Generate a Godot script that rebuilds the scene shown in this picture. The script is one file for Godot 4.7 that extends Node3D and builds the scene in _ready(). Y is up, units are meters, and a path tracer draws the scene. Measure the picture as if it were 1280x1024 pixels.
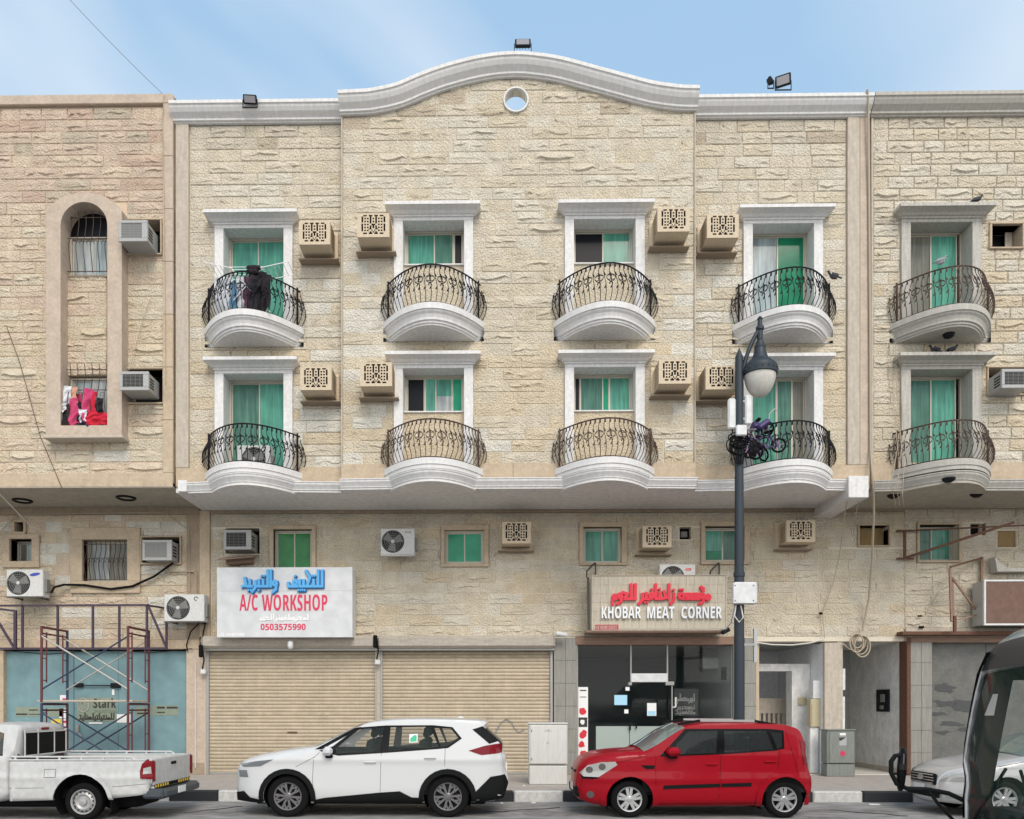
extends Node3D
# A four storey stone apartment facade over shops, seen from across the street.
# World: x to the right, y up, z towards the viewer; z = 0 is the upper stone face of the side bays.

const F := 1000.0
const CX := 602.0
const HY := 882.0
const CAMY := 1.88
const CAMZ := 17.64
const TURN := 0.0147
const ZC := 0.22
const ZL := -1.64
const ZK := 2.02
const WALK := 0.21
var FLOORS := [7.01, 10.22]

var rng := RandomNumberGenerator.new()
var taken := {}
var mats := {}
var tex := {}


# Position on the plane z of the survey point (px, py) of the photograph's 1280 x 1024 measuring grid.
func W(px: float, py: float, z: float) -> Vector3:
	var d := Vector3(cos(TURN), 0, -sin(TURN)) * ((px - CX) / F) + Vector3(0, (HY - py) / F, 0) + Vector3(-sin(TURN), 0, -cos(TURN))
	return Vector3(0, CAMY, CAMZ) + d * ((z - CAMZ) / d.z)


func R(x0: float, y0: float, x1: float, y1: float, z: float) -> Rect2:
	var a := W(x0, y1, z)
	var b := W(x1, y0, z)
	return Rect2(a.x, a.y, b.x - a.x, b.y - a.y)


class M:
	var v := PackedVector3Array()
	var n := PackedVector3Array()

	func tri(a: Vector3, b: Vector3, c: Vector3) -> void:
		var k := (b - a).cross(c - a)
		if k.length_squared() < 1e-18:
			return
		k = k.normalized()
		v.append(a); v.append(c); v.append(b)
		n.append(k); n.append(k); n.append(k)

	func trin(a: Vector3, b: Vector3, c: Vector3, na: Vector3, nb: Vector3, nc: Vector3) -> void:
		if (b - a).cross(c - a).length_squared() < 1e-18:
			return
		v.append(a); v.append(c); v.append(b)
		n.append(na); n.append(nc); n.append(nb)

	func quad(a: Vector3, b: Vector3, c: Vector3, d: Vector3) -> void:
		tri(a, b, c)
		tri(a, c, d)

	func quadn(a: Vector3, b: Vector3, c: Vector3, d: Vector3, na: Vector3, nb: Vector3, nc: Vector3, nd: Vector3) -> void:
		trin(a, b, c, na, nb, nc)
		trin(a, c, d, na, nc, nd)

	# box with chamfered edges; c centre, s full size
	func box(c: Vector3, s: Vector3, bev := 0.0, bs := Basis()) -> M:
		var h := s * 0.5
		var b := minf(bev, minf(h.x, minf(h.y, h.z)) * 0.8)
		for ax in 3:
			for sg in [-1.0, 1.0]:
				var u := (ax + 1) % 3
				var w := (ax + 2) % 3
				var q := []
				for k in [[-1, -1], [1, -1], [1, 1], [-1, 1]]:
					var p := Vector3()
					p[ax] = sg * h[ax]
					p[u] = k[0] * (h[u] - b)
					p[w] = k[1] * (h[w] - b)
					q.append(c + bs * p)
				if sg > 0:
					quad(q[0], q[1], q[2], q[3])
				else:
					quad(q[3], q[2], q[1], q[0])
		if b <= 0.0:
			return self
		for ax in 3:
			var u := (ax + 1) % 3
			var w := (ax + 2) % 3
			for su in [-1.0, 1.0]:
				for sw in [-1.0, 1.0]:
					var q := []
					for k in [[-1, 0], [1, 0], [1, 1], [-1, 1]]:
						var p := Vector3()
						p[ax] = k[0] * (h[ax] - b)
						p[u] = su * (h[u] - (b if k[1] else 0.0))
						p[w] = sw * (h[w] - (0.0 if k[1] else b))
						q.append(c + bs * p)
					if su * sw > 0:
						quad(q[0], q[1], q[2], q[3])
					else:
						quad(q[3], q[2], q[1], q[0])
		for sx in [-1.0, 1.0]:
			for sy in [-1.0, 1.0]:
				for sz in [-1.0, 1.0]:
					var g := Vector3(sx, sy, sz)
					var a := c + bs * (Vector3(h.x, h.y - b, h.z - b) * g)
					var d := c + bs * (Vector3(h.x - b, h.y, h.z - b) * g)
					var e := c + bs * (Vector3(h.x - b, h.y - b, h.z) * g)
					if sx * sy * sz > 0:
						tri(a, d, e)
					else:
						tri(a, e, d)
		return self

	# box from a rect in the facade plane, between two depths
	func slab(r: Rect2, z0: float, z1: float, bev := 0.0) -> M:
		return box(Vector3(r.position.x + r.size.x / 2, r.position.y + r.size.y / 2, (z0 + z1) / 2), Vector3(r.size.x, r.size.y, z1 - z0), bev)

	# bar of square section between two points
	func bar(a: Vector3, b: Vector3, w: float, h := 0.0) -> M:
		var d := b - a
		var y := d.normalized()
		var x := y.cross(Vector3(0, 0, 1))
		if x.length() < 0.05:
			x = y.cross(Vector3(1, 0, 0))
		x = x.normalized()
		var z := x.cross(y)
		return box((a + b) / 2, Vector3(w, d.length(), h if h > 0 else w), 0.0, Basis(x, y, z))

	func tube(p: Array, r: float, k := 6, closed := false) -> M:
		var rows := []
		var cnt := p.size()
		var side := Vector3()
		for i in cnt:
			var a: Vector3 = p[(i - 1 + cnt) % cnt] if closed else p[maxi(i - 1, 0)]
			var b: Vector3 = p[(i + 1) % cnt] if closed else p[mini(i + 1, cnt - 1)]
			var t := (b - a).normalized()
			if i == 0:
				side = t.cross(Vector3(0, 0, 1))
				if side.length() < 0.1:
					side = t.cross(Vector3(1, 0, 0))
			side = (side - t * side.dot(t)).normalized()
			var up := t.cross(side)
			var row := []
			for j in k:
				var g := TAU * j / k
				row.append(side * cos(g) + up * sin(g))
			rows.append(row)
		var last := cnt if closed else cnt - 1
		for i in last:
			var i2 := (i + 1) % cnt
			for j in k:
				var j2 := (j + 1) % k
				var A: Vector3 = rows[i][j]
				var B: Vector3 = rows[i][j2]
				var C: Vector3 = rows[i2][j2]
				var D: Vector3 = rows[i2][j]
				quadn(p[i] + A * r, p[i] + B * r, p[i2] + C * r, p[i2] + D * r, A, B, C, D)
		if not closed:
			for e in [0, cnt - 1]:
				for j in range(1, k - 1):
					var a: Vector3 = p[e] + rows[e][0] * r
					var b: Vector3 = p[e] + rows[e][j] * r
					var c: Vector3 = p[e] + rows[e][j + 1] * r
					if e == 0:
						tri(a, c, b)
					else:
						tri(a, b, c)
		return self

	# surface of revolution; profile points (radius, along); axis by basis y
	func lathe(prof: Array, k := 20, at := Vector3(), bs := Basis()) -> M:
		if prof[0].y > prof[-1].y:
			prof = prof.duplicate()
			prof.reverse()
		for i in prof.size() - 1:
			var p: Vector2 = prof[i]
			var q: Vector2 = prof[i + 1]
			var d := q - p
			if d.length() < 1e-6:
				continue
			var nn := Vector2(d.y, -d.x).normalized()
			for j in k:
				var g := TAU * j / k
				var h := TAU * (j + 1) / k
				var e := Vector3(cos(g), 0, -sin(g))
				var f := Vector3(cos(h), 0, -sin(h))
				var n1 := bs * (e * nn.x + Vector3.UP * nn.y)
				var n2 := bs * (f * nn.x + Vector3.UP * nn.y)
				quadn(at + bs * (e * p.x + Vector3.UP * p.y), at + bs * (f * p.x + Vector3.UP * p.y), at + bs * (f * q.x + Vector3.UP * q.y), at + bs * (e * q.x + Vector3.UP * q.y), n1, n2, n2, n1)
		return self

	# polygon (counter-clockwise in x,y) extruded from z0 to z1, optional basis
	func prism(poly: PackedVector2Array, z0: float, z1: float, at := Vector3(), bs := Basis()) -> M:
		if Geometry2D.is_polygon_clockwise(poly):
			poly.reverse()
		var idx := Geometry2D.triangulate_polygon(poly)
		for i in range(0, idx.size(), 3):
			var a := poly[idx[i]]
			var b := poly[idx[i + 1]]
			var c := poly[idx[i + 2]]
			if (b - a).cross(c - a) < 0:
				var t := b
				b = c
				c = t
			tri(at + bs * Vector3(a.x, a.y, z1), at + bs * Vector3(b.x, b.y, z1), at + bs * Vector3(c.x, c.y, z1))
			tri(at + bs * Vector3(a.x, a.y, z0), at + bs * Vector3(c.x, c.y, z0), at + bs * Vector3(b.x, b.y, z0))
		for i in poly.size():
			var a := poly[i]
			var b := poly[(i + 1) % poly.size()]
			quad(at + bs * Vector3(a.x, a.y, z0), at + bs * Vector3(b.x, b.y, z0), at + bs * Vector3(b.x, b.y, z1), at + bs * Vector3(a.x, a.y, z1))
		return self

	# moulding: rows of points, each row the profile at one station of a path
	func strip(rows: Array, cap := true) -> M:
		for i in rows.size() - 1:
			var A: Array = rows[i]
			var B: Array = rows[i + 1]
			for j in A.size() - 1:
				quad(A[j], A[j + 1], B[j + 1], B[j])
		return self

	func add(o: M, t := Transform3D()) -> M:
		var nb := t.basis.inverse().transposed()
		for i in o.v.size():
			v.append(t * o.v[i])
			n.append((nb * o.n[i]).normalized())
		return self

	func flipped() -> M:   # mirrored in z
		var o := M.new()
		for i in range(0, v.size(), 3):
			for k in [0, 2, 1]:
				o.v.append(v[i + k] * Vector3(1, 1, -1))
				o.n.append(n[i + k] * Vector3(1, 1, -1))
		return o

	func mesh() -> ArrayMesh:
		var am := ArrayMesh.new()
		if v.is_empty():
			return am
		var a := []
		a.resize(Mesh.ARRAY_MAX)
		a[Mesh.ARRAY_VERTEX] = v
		a[Mesh.ARRAY_NORMAL] = n
		am.add_surface_from_arrays(Mesh.PRIMITIVE_TRIANGLES, a)
		return am


func numbered(called: String) -> String:
	if not taken.has(called):
		taken[called] = 0
		return called
	taken[called] += 1
	return "%s_%03d" % [called, taken[called]]


func tag(o: Node3D, label: String, category: String, group := "") -> Node3D:
	o.set_meta("label", label)
	o.set_meta("category", category)
	if group:
		o.set_meta("group", group)
	return o


func thing(called: String, label: String, category: String, at := Vector3(), group := "") -> Node3D:
	var o := Node3D.new()
	o.name = numbered(called)
	add_child(o)
	o.position = at
	return tag(o, label, category, group)


func origin(p: Node) -> Vector3:
	var s := Vector3()
	while p != self and p is Node3D:
		s += p.position
		p = p.get_parent()
	return s


# one named mesh under a parent; a mesh in world coordinates unless local
func part(called: String, m, mt: Material, parent: Node3D, local := false) -> MeshInstance3D:
	var o := MeshInstance3D.new()
	o.name = called
	o.mesh = m.mesh() if m is M else m
	o.material_override = mt
	parent.add_child(o, true)
	if not local:
		o.position = -origin(parent)
	return o


func single(called: String, m, mt: Material, label: String, category: String, group := "") -> MeshInstance3D:
	var o := MeshInstance3D.new()
	o.name = numbered(called)
	o.mesh = m.mesh() if m is M else m
	o.material_override = mt
	add_child(o)
	tag(o, label, category, group)
	return o


func struct(called: String, m, mt: Material, parent: Node3D = self) -> MeshInstance3D:
	var o := part(called if parent != self else numbered(called), m, mt, parent)
	o.set_meta("kind", "structure")
	return o


func holder(called: String, parent: Node3D, at: Vector3) -> Node3D:
	var o := Node3D.new()
	o.name = called
	parent.add_child(o, true)
	o.position = at - origin(parent)
	return o


func noise_tex(key: String, freq: float, lo: float, hi: float, oct := 5, kind := FastNoiseLite.TYPE_SIMPLEX_SMOOTH, sd := 1, size := 512) -> void:
	var f := FastNoiseLite.new()
	f.seed = sd
	f.noise_type = kind
	f.frequency = freq
	f.fractal_octaves = oct
	var t := NoiseTexture2D.new()
	t.width = size
	t.height = size
	t.seamless = true
	t.noise = f
	var g := Gradient.new()
	g.set_color(0, Color(lo, lo, lo))
	g.set_color(1, Color(hi, hi, hi))
	t.color_ramp = g
	tex[key] = t


# a material: linear base colour, roughness and options
func mk(key: String, c: Color, rough := 0.8, o := {}) -> StandardMaterial3D:
	if mats.has(key):
		return mats[key]
	var m := StandardMaterial3D.new()
	m.resource_name = key
	m.albedo_color = c.linear_to_srgb()
	m.roughness = rough
	m.metallic = o.get("metal", 0.0)
	m.metallic_specular = o.get("spec", 0.5)
	m.uv1_triplanar = true
	m.uv1_world_triplanar = true
	var sc = o.get("scale", 1.0)
	m.uv1_scale = sc if sc is Vector3 else Vector3(sc, sc, sc)
	m.uv2_triplanar = true
	m.uv2_world_triplanar = true
	var s2 = o.get("scale2", 0.2)
	m.uv2_scale = s2 if s2 is Vector3 else Vector3(s2, s2, s2)
	if o.has("tex"):
		m.albedo_texture = tex[o.tex]
	if o.has("tex2"):
		m.detail_enabled = true
		m.detail_blend_mode = BaseMaterial3D.BLEND_MODE_MUL
		m.detail_albedo = tex[o.tex2]
		m.detail_uv_layer = BaseMaterial3D.DETAIL_UV_2
	if o.has("bump"):
		m.heightmap_enabled = true
		m.heightmap_texture = tex[o.bump]
		m.heightmap_scale = o.get("depth", 1.0)
	if o.has("coat"):
		m.clearcoat_enabled = true
		m.clearcoat = o.coat
		m.clearcoat_roughness = o.get("coat_rough", 0.05)
	if o.has("alpha"):
		m.transparency = BaseMaterial3D.TRANSPARENCY_ALPHA
		m.albedo_color.a = o.alpha
	mats[key] = m
	return m


func L(r: float, g: float, b: float) -> Color:   # an sRGB swatch (0..255) as a linear base colour
	return Color(r / 255.0, g / 255.0, b / 255.0).srgb_to_linear()


# what is left of a list of rects when others are cut out
func cut(rects: Array, holes: Array) -> Array:
	var out := rects
	for h: Rect2 in holes:
		var next := []
		for r: Rect2 in out:
			if not r.intersects(h):
				next.append(r)
				continue
			var x0 := maxf(r.position.x, h.position.x)
			var x1 := minf(r.end.x, h.end.x)
			if h.position.y > r.position.y:
				next.append(Rect2(r.position.x, r.position.y, r.size.x, h.position.y - r.position.y))
			if h.end.y < r.end.y:
				next.append(Rect2(r.position.x, h.end.y, r.size.x, r.end.y - h.end.y))
			var y0 := maxf(r.position.y, h.position.y)
			var y1 := minf(r.end.y, h.end.y)
			if x0 > r.position.x:
				next.append(Rect2(r.position.x, y0, x0 - r.position.x, y1 - y0))
			if x1 < r.end.x:
				next.append(Rect2(x1, y0, r.end.x - x1, y1 - y0))
		out = next
	return out


# ---------------------------------------------------------------- the place
var b_left: Node3D
var b_mid: Node3D
var b_right: Node3D


func sky_image() -> ImageTexture:
	var a := FastNoiseLite.new()
	a.seed = 11
	a.frequency = 1.1
	a.fractal_octaves = 5
	var b := FastNoiseLite.new()
	b.seed = 5
	b.frequency = 0.5
	b.fractal_octaves = 3
	var w := 896
	var h := 448
	var im := Image.create(w, h, false, Image.FORMAT_RGBF)
	var top := Color(0.215, 0.36, 0.55)
	var mid := Color(0.285, 0.435, 0.61)
	var low := Color(1.62, 1.58, 1.52)
	var cloud := Color(0.60, 0.66, 0.72)
	var ground := Color(0.26, 0.24, 0.21)
	for j in h:
		var el := PI / 2 - PI * (j + 0.5) / h
		var y := sin(el)
		var base := low.lerp(mid, smoothstep(0.0, 0.56, y)) if y < 0.6 else mid.lerp(top, clampf((y - 0.6) / 0.4, 0, 1))
		for i in w:
			if y < 0:
				im.set_pixel(i, j, low.lerp(ground, clampf(-y * 12.0, 0, 1)))
				continue
			var az := TAU * ((i + 0.5) / w - 0.5)
			var px := sin(az) * cos(el) / (y + 0.25)
			var pz := -cos(az) * cos(el) / (y + 0.25)
			# thin high cloud, drawn out along one direction
			var u := px * 0.8 + pz * 0.5
			var v := pz * 0.8 - px * 0.5
			var big := b.get_noise_2d(u * 1.3 + 3.0, v * 1.0)
			var wisp := a.get_noise_2d(u * 2.2 + big, v * 0.9)
			var k := clampf(0.34 + big * 1.3 + wisp * 0.8, 0, 1)
			im.set_pixel(i, j, base.lerp(cloud, k * 0.85 * smoothstep(0.1, 0.45, y)))
	return ImageTexture.create_from_image(im)


func _ready() -> void:
	var cam := Camera3D.new()
	cam.name = "camera"
	cam.projection = Camera3D.PROJECTION_FRUSTUM
	cam.near = 0.1
	cam.far = 500.0
	cam.size = 1024.0 / F * cam.near
	cam.frustum_offset = Vector2((640.0 - CX) / F * cam.near, (HY - 512.0) / F * cam.near)
	cam.position = Vector3(0, CAMY, CAMZ)
	cam.rotation.y = TURN
	add_child(cam)
	cam.current = true
	var env := Environment.new()
	env.background_mode = Environment.BG_SKY
	var sky := Sky.new()
	var sm := PanoramaSkyMaterial.new()
	sm.panorama = sky_image()
	sky.sky_material = sm
	env.sky = sky
	env.background_energy_multiplier = 0.37
	env.tonemap_mode = Environment.TONE_MAPPER_LINEAR
	env.tonemap_exposure = 3.75
	env.sdfgi_enabled = true
	env.ssao_enabled = true
	env.ssil_enabled = true
	var we := WorldEnvironment.new()
	we.name = "environment"
	we.environment = env
	add_child(we)
	var sun := DirectionalLight3D.new()
	sun.name = "sun"
	sun.light_energy = 0.24
	sun.light_color = Color(1.0, 0.955, 0.9)
	sun.light_angular_distance = 32.0
	sun.shadow_enabled = true
	sun.rotation = Vector3(deg_to_rad(-43), deg_to_rad(14), 0)
	add_child(sun)

	rng.seed = 20240
	make_materials()
	for i in 36:
		variants.append(stone_variant())
	make_iron()
	ground()
	left_building()
	middle_building()
	right_building()
	shop_fronts()
	facade_equipment()
	signs()
	street_furniture()
	lines_and_frames()
	laundry()
	white_pickup()
	white_suv()
	red_hatchback()
	silver_sedan()
	dark_bus()


func make_materials() -> void:
	noise_tex("mottle", 0.02, 0.9, 1.0, 5)
	noise_tex("cloud", 0.012, 0.9, 1.0, 4, FastNoiseLite.TYPE_SIMPLEX_SMOOTH, 7)
	noise_tex("rough", 0.05, 0.0, 1.0, 6, FastNoiseLite.TYPE_SIMPLEX, 3)
	noise_tex("fine", 0.2, 0.93, 1.0, 3, FastNoiseLite.TYPE_SIMPLEX, 9)
	noise_tex("streak", 0.01, 0.86, 1.0, 4, FastNoiseLite.TYPE_SIMPLEX_SMOOTH, 13)
	noise_tex("grain", 0.06, 0.86, 1.0, 5, FastNoiseLite.TYPE_SIMPLEX, 17)
	noise_tex("road", 0.012, 0.72, 1.0, 5, FastNoiseLite.TYPE_SIMPLEX_SMOOTH, 19)
	noise_tex("drip", 0.011, 0.945, 1.0, 4, FastNoiseLite.TYPE_SIMPLEX_SMOOTH, 31)
	noise_tex("curtain", 0.02, 0.74, 1.0, 3, FastNoiseLite.TYPE_SIMPLEX_SMOOTH, 41)
	noise_tex("soft", 0.006, 0.84, 1.0, 3, FastNoiseLite.TYPE_SIMPLEX_SMOOTH, 21)
	stone_tone("cream", Color(0.76, 0.68, 0.54))
	stone_tone("pale", Color(0.78, 0.715, 0.59))
	stone_tone("sand", Color(0.75, 0.66, 0.505))
	stone_tone("honey", Color(0.745, 0.63, 0.455))
	stone_tone("grey", Color(0.69, 0.62, 0.50))
	stone_tone("brown", Color(0.61, 0.52, 0.40))
	stone_tone("rose", Color(0.71, 0.565, 0.44))
	stone_tone("peach", Color(0.755, 0.62, 0.47))
	stone_tone("red", Color(0.65, 0.49, 0.375))
	stone_tone("chalk", Color(0.82, 0.78, 0.68))
	mk("mortar", Color(0.78, 0.71, 0.575), 0.95, {"tex": "mottle", "scale": 2.0, "bump": "rough", "depth": 0.4})
	mk("mortar_rose", Color(0.68, 0.54, 0.40), 0.95, {"tex": "mottle", "scale": 2.0, "bump": "rough", "depth": 0.4})
	mk("band", Color(0.60, 0.48, 0.34), 0.8, {"tex": "mottle", "scale": 0.9, "tex2": "cloud", "scale2": 0.4})
	mk("band_pink", Color(0.60, 0.49, 0.39), 0.8, {"tex": "mottle", "scale": 0.9, "tex2": "cloud", "scale2": 0.4})
	mk("pilaster", Color(0.58, 0.51, 0.42), 0.8, {"tex": "mottle", "scale": 0.7, "tex2": "cloud", "scale2": Vector3(1.5, 0.25, 1.5)})
	mk("brown_band", Color(0.42, 0.33, 0.235), 0.85, {"tex": "mottle", "scale": 0.9, "tex2": "cloud", "scale2": 0.5})
	mk("white_plaster", Color(0.80, 0.79, 0.775), 0.75, {"tex2": "drip", "scale2": Vector3(1.3, 0.2, 1.3), "tex": "mottle", "scale": 0.9})
	mk("old_plaster", Color(0.58, 0.555, 0.50), 0.85, {"tex2": "streak", "scale2": Vector3(2.2, 0.25, 2.2), "tex": "mottle", "scale": 1.1})
	mk("soffit", Color(0.78, 0.765, 0.74), 0.85, {"tex": "mottle", "scale": 0.5})
	mk("soffit_old", Color(0.50, 0.46, 0.38), 0.85, {"tex": "mottle", "scale": 0.6, "tex2": "cloud", "scale2": 0.5})
	mk("aluminium", Color(0.46, 0.43, 0.36), 0.45, {"metal": 0.3})
	mk("iron_black", Color(0.012, 0.012, 0.015), 0.55, {"spec": 0.25})
	mk("iron_rust", Color(0.075, 0.045, 0.032), 0.65, {"metal": 0.2, "tex": "mottle", "scale": 5.0})
	mk("g_mint", Color(0.14, 0.47, 0.35), 0.1, {"spec": 0.36, "tex2": "curtain", "tex": "soft", "scale": 0.4, "scale2": Vector3(1.1, 0.07, 1.1)})
	mk("g_green", Color(0.025, 0.36, 0.20), 0.1, {"spec": 0.36, "tex2": "soft", "scale2": 0.5})
	mk("g_deep", Color(0.012, 0.22, 0.11), 0.1, {"spec": 0.36, "tex2": "soft", "scale2": 0.9})
	mk("g_dull", Color(0.13, 0.31, 0.24), 0.1, {"spec": 0.36, "tex2": "curtain", "tex": "soft", "scale": 0.4, "scale2": Vector3(1.1, 0.07, 1.1)})
	mk("g_leaf", Color(0.03, 0.25, 0.07), 0.1, {"spec": 0.36, "tex2": "soft", "scale2": 1.0})
	mk("g_pale", Color(0.50, 0.60, 0.62), 0.1, {"spec": 0.36, "tex2": "curtain", "tex": "soft", "scale": 0.4, "scale2": Vector3(1.1, 0.07, 1.1)})
	mk("g_grey", Color(0.30, 0.30, 0.25), 0.1, {"spec": 0.36, "tex2": "curtain", "tex": "soft", "scale": 0.4, "scale2": Vector3(1.1, 0.07, 1.1)})
	mk("g_black", Color(0.008, 0.009, 0.012), 0.3, {"spec": 0.28})
	mk("g_white", Color(0.55, 0.60, 0.60), 0.1, {"spec": 0.36, "tex2": "curtain", "tex": "soft", "scale": 0.4, "scale2": Vector3(1.1, 0.07, 1.1)})
	mk("cover", Color(0.63, 0.52, 0.375), 0.7, {"tex": "mottle", "scale": 1.5})
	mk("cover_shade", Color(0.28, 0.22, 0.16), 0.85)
	mk("dark_metal", Color(0.01, 0.01, 0.01), 0.7, {"spec": 0.2})
	mk("ac_white", Color(0.62, 0.62, 0.60), 0.4, {"tex": "mottle", "scale": 1.2})
	mk("ac_front", Color(0.42, 0.42, 0.41), 0.5, {"tex": "mottle", "scale": 2.0})
	mk("ac_metal", Color(0.40, 0.40, 0.39), 0.5, {"tex": "mottle", "scale": 2.0, "metal": 0.2})
	mk("ac_grey", Color(0.20, 0.20, 0.19), 0.6)
	mk("ac_dark", Color(0.02, 0.021, 0.02), 0.7, {"spec": 0.25})
	mk("ac_wire", Color(0.26, 0.26, 0.25), 0.5)
	mk("ac_bracket", Color(0.06, 0.055, 0.05), 0.7)
	mk("badge_blue", Color(0.03, 0.06, 0.35), 0.4)
	mk("print_red", Color(0.62, 0.02, 0.035), 0.5)
	mk("print_crimson", Color(0.60, 0.03, 0.09), 0.5)
	mk("print_white", Color(0.78, 0.78, 0.77), 0.5)
	mk("print_green", Color(0.05, 0.45, 0.25), 0.5)
	mk("print_yellow", Color(0.75, 0.52, 0.05), 0.5)
	mk("print_blue", Color(0.04, 0.26, 0.62), 0.45)
	mk("print_sky", Color(0.35, 0.62, 0.78), 0.5)
	mk("print_grey", Color(0.42, 0.40, 0.40), 0.6)
	mk("print_black", Color(0.03, 0.03, 0.03), 0.6)
	mk("print_faint", Color(0.77, 0.775, 0.78), 0.6)
	mk("black_paint", Color(0.012, 0.013, 0.015), 0.5, {"spec": 0.25})
	mk("lens", Color(0.28, 0.27, 0.29), 0.15)
	mk("galvanised", Color(0.42, 0.43, 0.43), 0.5, {"metal": 0.4})
	mk("asphalt", Color(0.46, 0.45, 0.435), 0.95, {"tex": "grain", "scale": 1.1, "tex2": "road", "scale2": Vector3(0.22, 0.22, 0.5), "bump": "rough", "depth": 0.8})
	mk("asphalt_stain", Color(0.33, 0.32, 0.31), 0.85, {"tex": "grain", "scale": 1.1, "tex2": "road", "scale2": 0.5})
	mk("earth", Color(0.40, 0.36, 0.30), 0.95, {"tex": "mottle", "scale": 0.2})
	mk("paving", Color(0.50, 0.45, 0.405), 0.9, {"tex": "mottle", "scale": 1.1, "tex2": "cloud", "scale2": 0.4, "bump": "fine", "depth": 0.4})
	mk("kerb_white", Color(0.72, 0.715, 0.69), 0.85, {"tex": "mottle", "scale": 2.5, "tex2": "streak", "scale2": 1.3})
	mk("kerb_black", Color(0.022, 0.024, 0.027), 0.85, {"tex": "mottle", "scale": 2.5})
	mk("shutter_worn", Color(0.57, 0.475, 0.34), 0.6, {"tex2": "streak", "scale2": Vector3(0.7, 0.7, 0.7), "tex": "mottle", "scale": Vector3(1.0, 3.0, 1.0)})
	mk("shutter", Color(0.60, 0.505, 0.37), 0.6, {"tex2": "streak", "scale2": Vector3(0.5, 0.5, 0.5), "tex": "mottle", "scale": Vector3(1.0, 3.0, 1.0)})
	mk("shutter_box", Color(0.50, 0.45, 0.38), 0.6, {"tex2": "streak", "scale2": Vector3(0.5, 2.0, 2.0), "tex": "mottle", "scale": 1.0})
	mk("steel_rail", Color(0.40, 0.40, 0.38), 0.5, {"metal": 0.4, "tex": "mottle", "scale": 2.0})
	mk("teal_board", Color(0.20, 0.345, 0.375), 0.5, {"tex2": "cloud", "scale2": 0.4, "tex": "fine", "scale": 0.3})
	mk("gold_plate", Color(0.26, 0.31, 0.235), 0.5, {"tex": "mottle", "scale": 1.0})
	mk("grey_tile", Color(0.33, 0.32, 0.285), 0.6, {"tex2": "streak", "scale2": Vector3(2.5, 0.2, 2.5), "tex": "mottle", "scale": 2.0})
	mk("concrete", Color(0.19, 0.192, 0.18), 0.9, {"tex2": "streak", "scale2": 0.45, "tex": "mottle", "scale": 1.0, "bump": "rough", "depth": 0.6})
	mk("concrete_dark", Color(0.085, 0.09, 0.09), 0.95, {"tex": "mottle", "scale": 2.0})
	mk("pale_floor", Color(0.66, 0.63, 0.57), 0.6, {"tex": "mottle", "scale": 1.0})  # floor tone lightened so its bounce adds fill in the passages
	mk("white_wall", Color(0.90, 0.90, 0.88), 0.85, {"tex2": "streak", "scale2": Vector3(0.8, 0.3, 0.5), "tex": "mottle", "scale": 0.6})
	mk("blue_white_wall", Color(0.86, 0.88, 0.91), 0.8, {"tex": "mottle", "scale": 0.6})
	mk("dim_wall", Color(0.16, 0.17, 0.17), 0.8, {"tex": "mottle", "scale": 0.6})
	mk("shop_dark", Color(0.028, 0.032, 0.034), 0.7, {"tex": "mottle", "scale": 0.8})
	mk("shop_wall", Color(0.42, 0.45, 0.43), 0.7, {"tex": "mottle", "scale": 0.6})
	mk("glass", Color(0.03, 0.05, 0.05), 0.03, {"alpha": 0.06, "spec": 0.24})
	mk("glass_frost", Color(0.34, 0.40, 0.37), 0.35)
	mk("rust", Color(0.16, 0.075, 0.045), 0.85, {"tex": "mottle", "scale": 4.0, "tex2": "streak", "scale2": 1.5})
	mk("rust_beam", Color(0.34, 0.22, 0.16), 0.85, {"tex": "mottle", "scale": 2.0, "tex2": "streak", "scale2": Vector3(0.6, 2, 2)})
	mk("pipe_maroon", Color(0.13, 0.03, 0.035), 0.55, {"tex": "mottle", "scale": 4.0})
	mk("pipe_navy", Color(0.03, 0.04, 0.09), 0.55, {"tex": "mottle", "scale": 4.0})
	mk("pipe_bare", Color(0.45, 0.43, 0.40), 0.45, {"metal": 0.3})
	mk("frame_purple", Color(0.055, 0.035, 0.06), 0.6, {"tex": "mottle", "scale": 3.0})
	mk("plank", Color(0.50, 0.44, 0.35), 0.8, {"tex": "streak", "scale": Vector3(0.5, 6, 6)})
	mk("sign_white", Color(0.70, 0.72, 0.735), 0.4, {"tex2": "cloud", "scale2": 0.35, "tex": "fine", "scale": 0.4})
	mk("sign_cream", Color(0.62, 0.56, 0.44), 0.6, {"tex2": "streak", "scale2": Vector3(3.0, 0.4, 3.0), "tex": "mottle", "scale": 2.0})
	mk("sign_rust", Color(0.19, 0.105, 0.075), 0.6, {"tex2": "streak", "scale2": 0.8, "tex": "mottle", "scale": 1.5})
	mk("letter_red", Color(0.66, 0.012, 0.04), 0.4)
	mk("letter_white", Color(0.74, 0.76, 0.78), 0.4)
	mk("letter_blue", Color(0.07, 0.36, 0.70), 0.35)
	mk("letter_edge", Color(0.02, 0.12, 0.33), 0.4)
	mk("lamp_blue", Color(0.018, 0.030, 0.042), 0.55, {"tex": "mottle", "scale": 3.0})
	mk("globe", Color(0.60, 0.58, 0.53), 0.3, {"tex": "mottle", "scale": 1.0})
	mk("box_white", Color(0.70, 0.71, 0.71), 0.5, {"tex2": "cloud", "scale2": 0.8})
	mk("cabinet_white", Color(0.70, 0.69, 0.65), 0.6, {"tex2": "drip", "scale2": Vector3(3, 0.4, 3), "tex": "fine", "scale": 0.7})
	mk("cabinet_grey", Color(0.26, 0.28, 0.255), 0.6, {"tex2": "streak", "scale2": Vector3(3, 0.4, 3), "tex": "mottle", "scale": 2.0})
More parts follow.
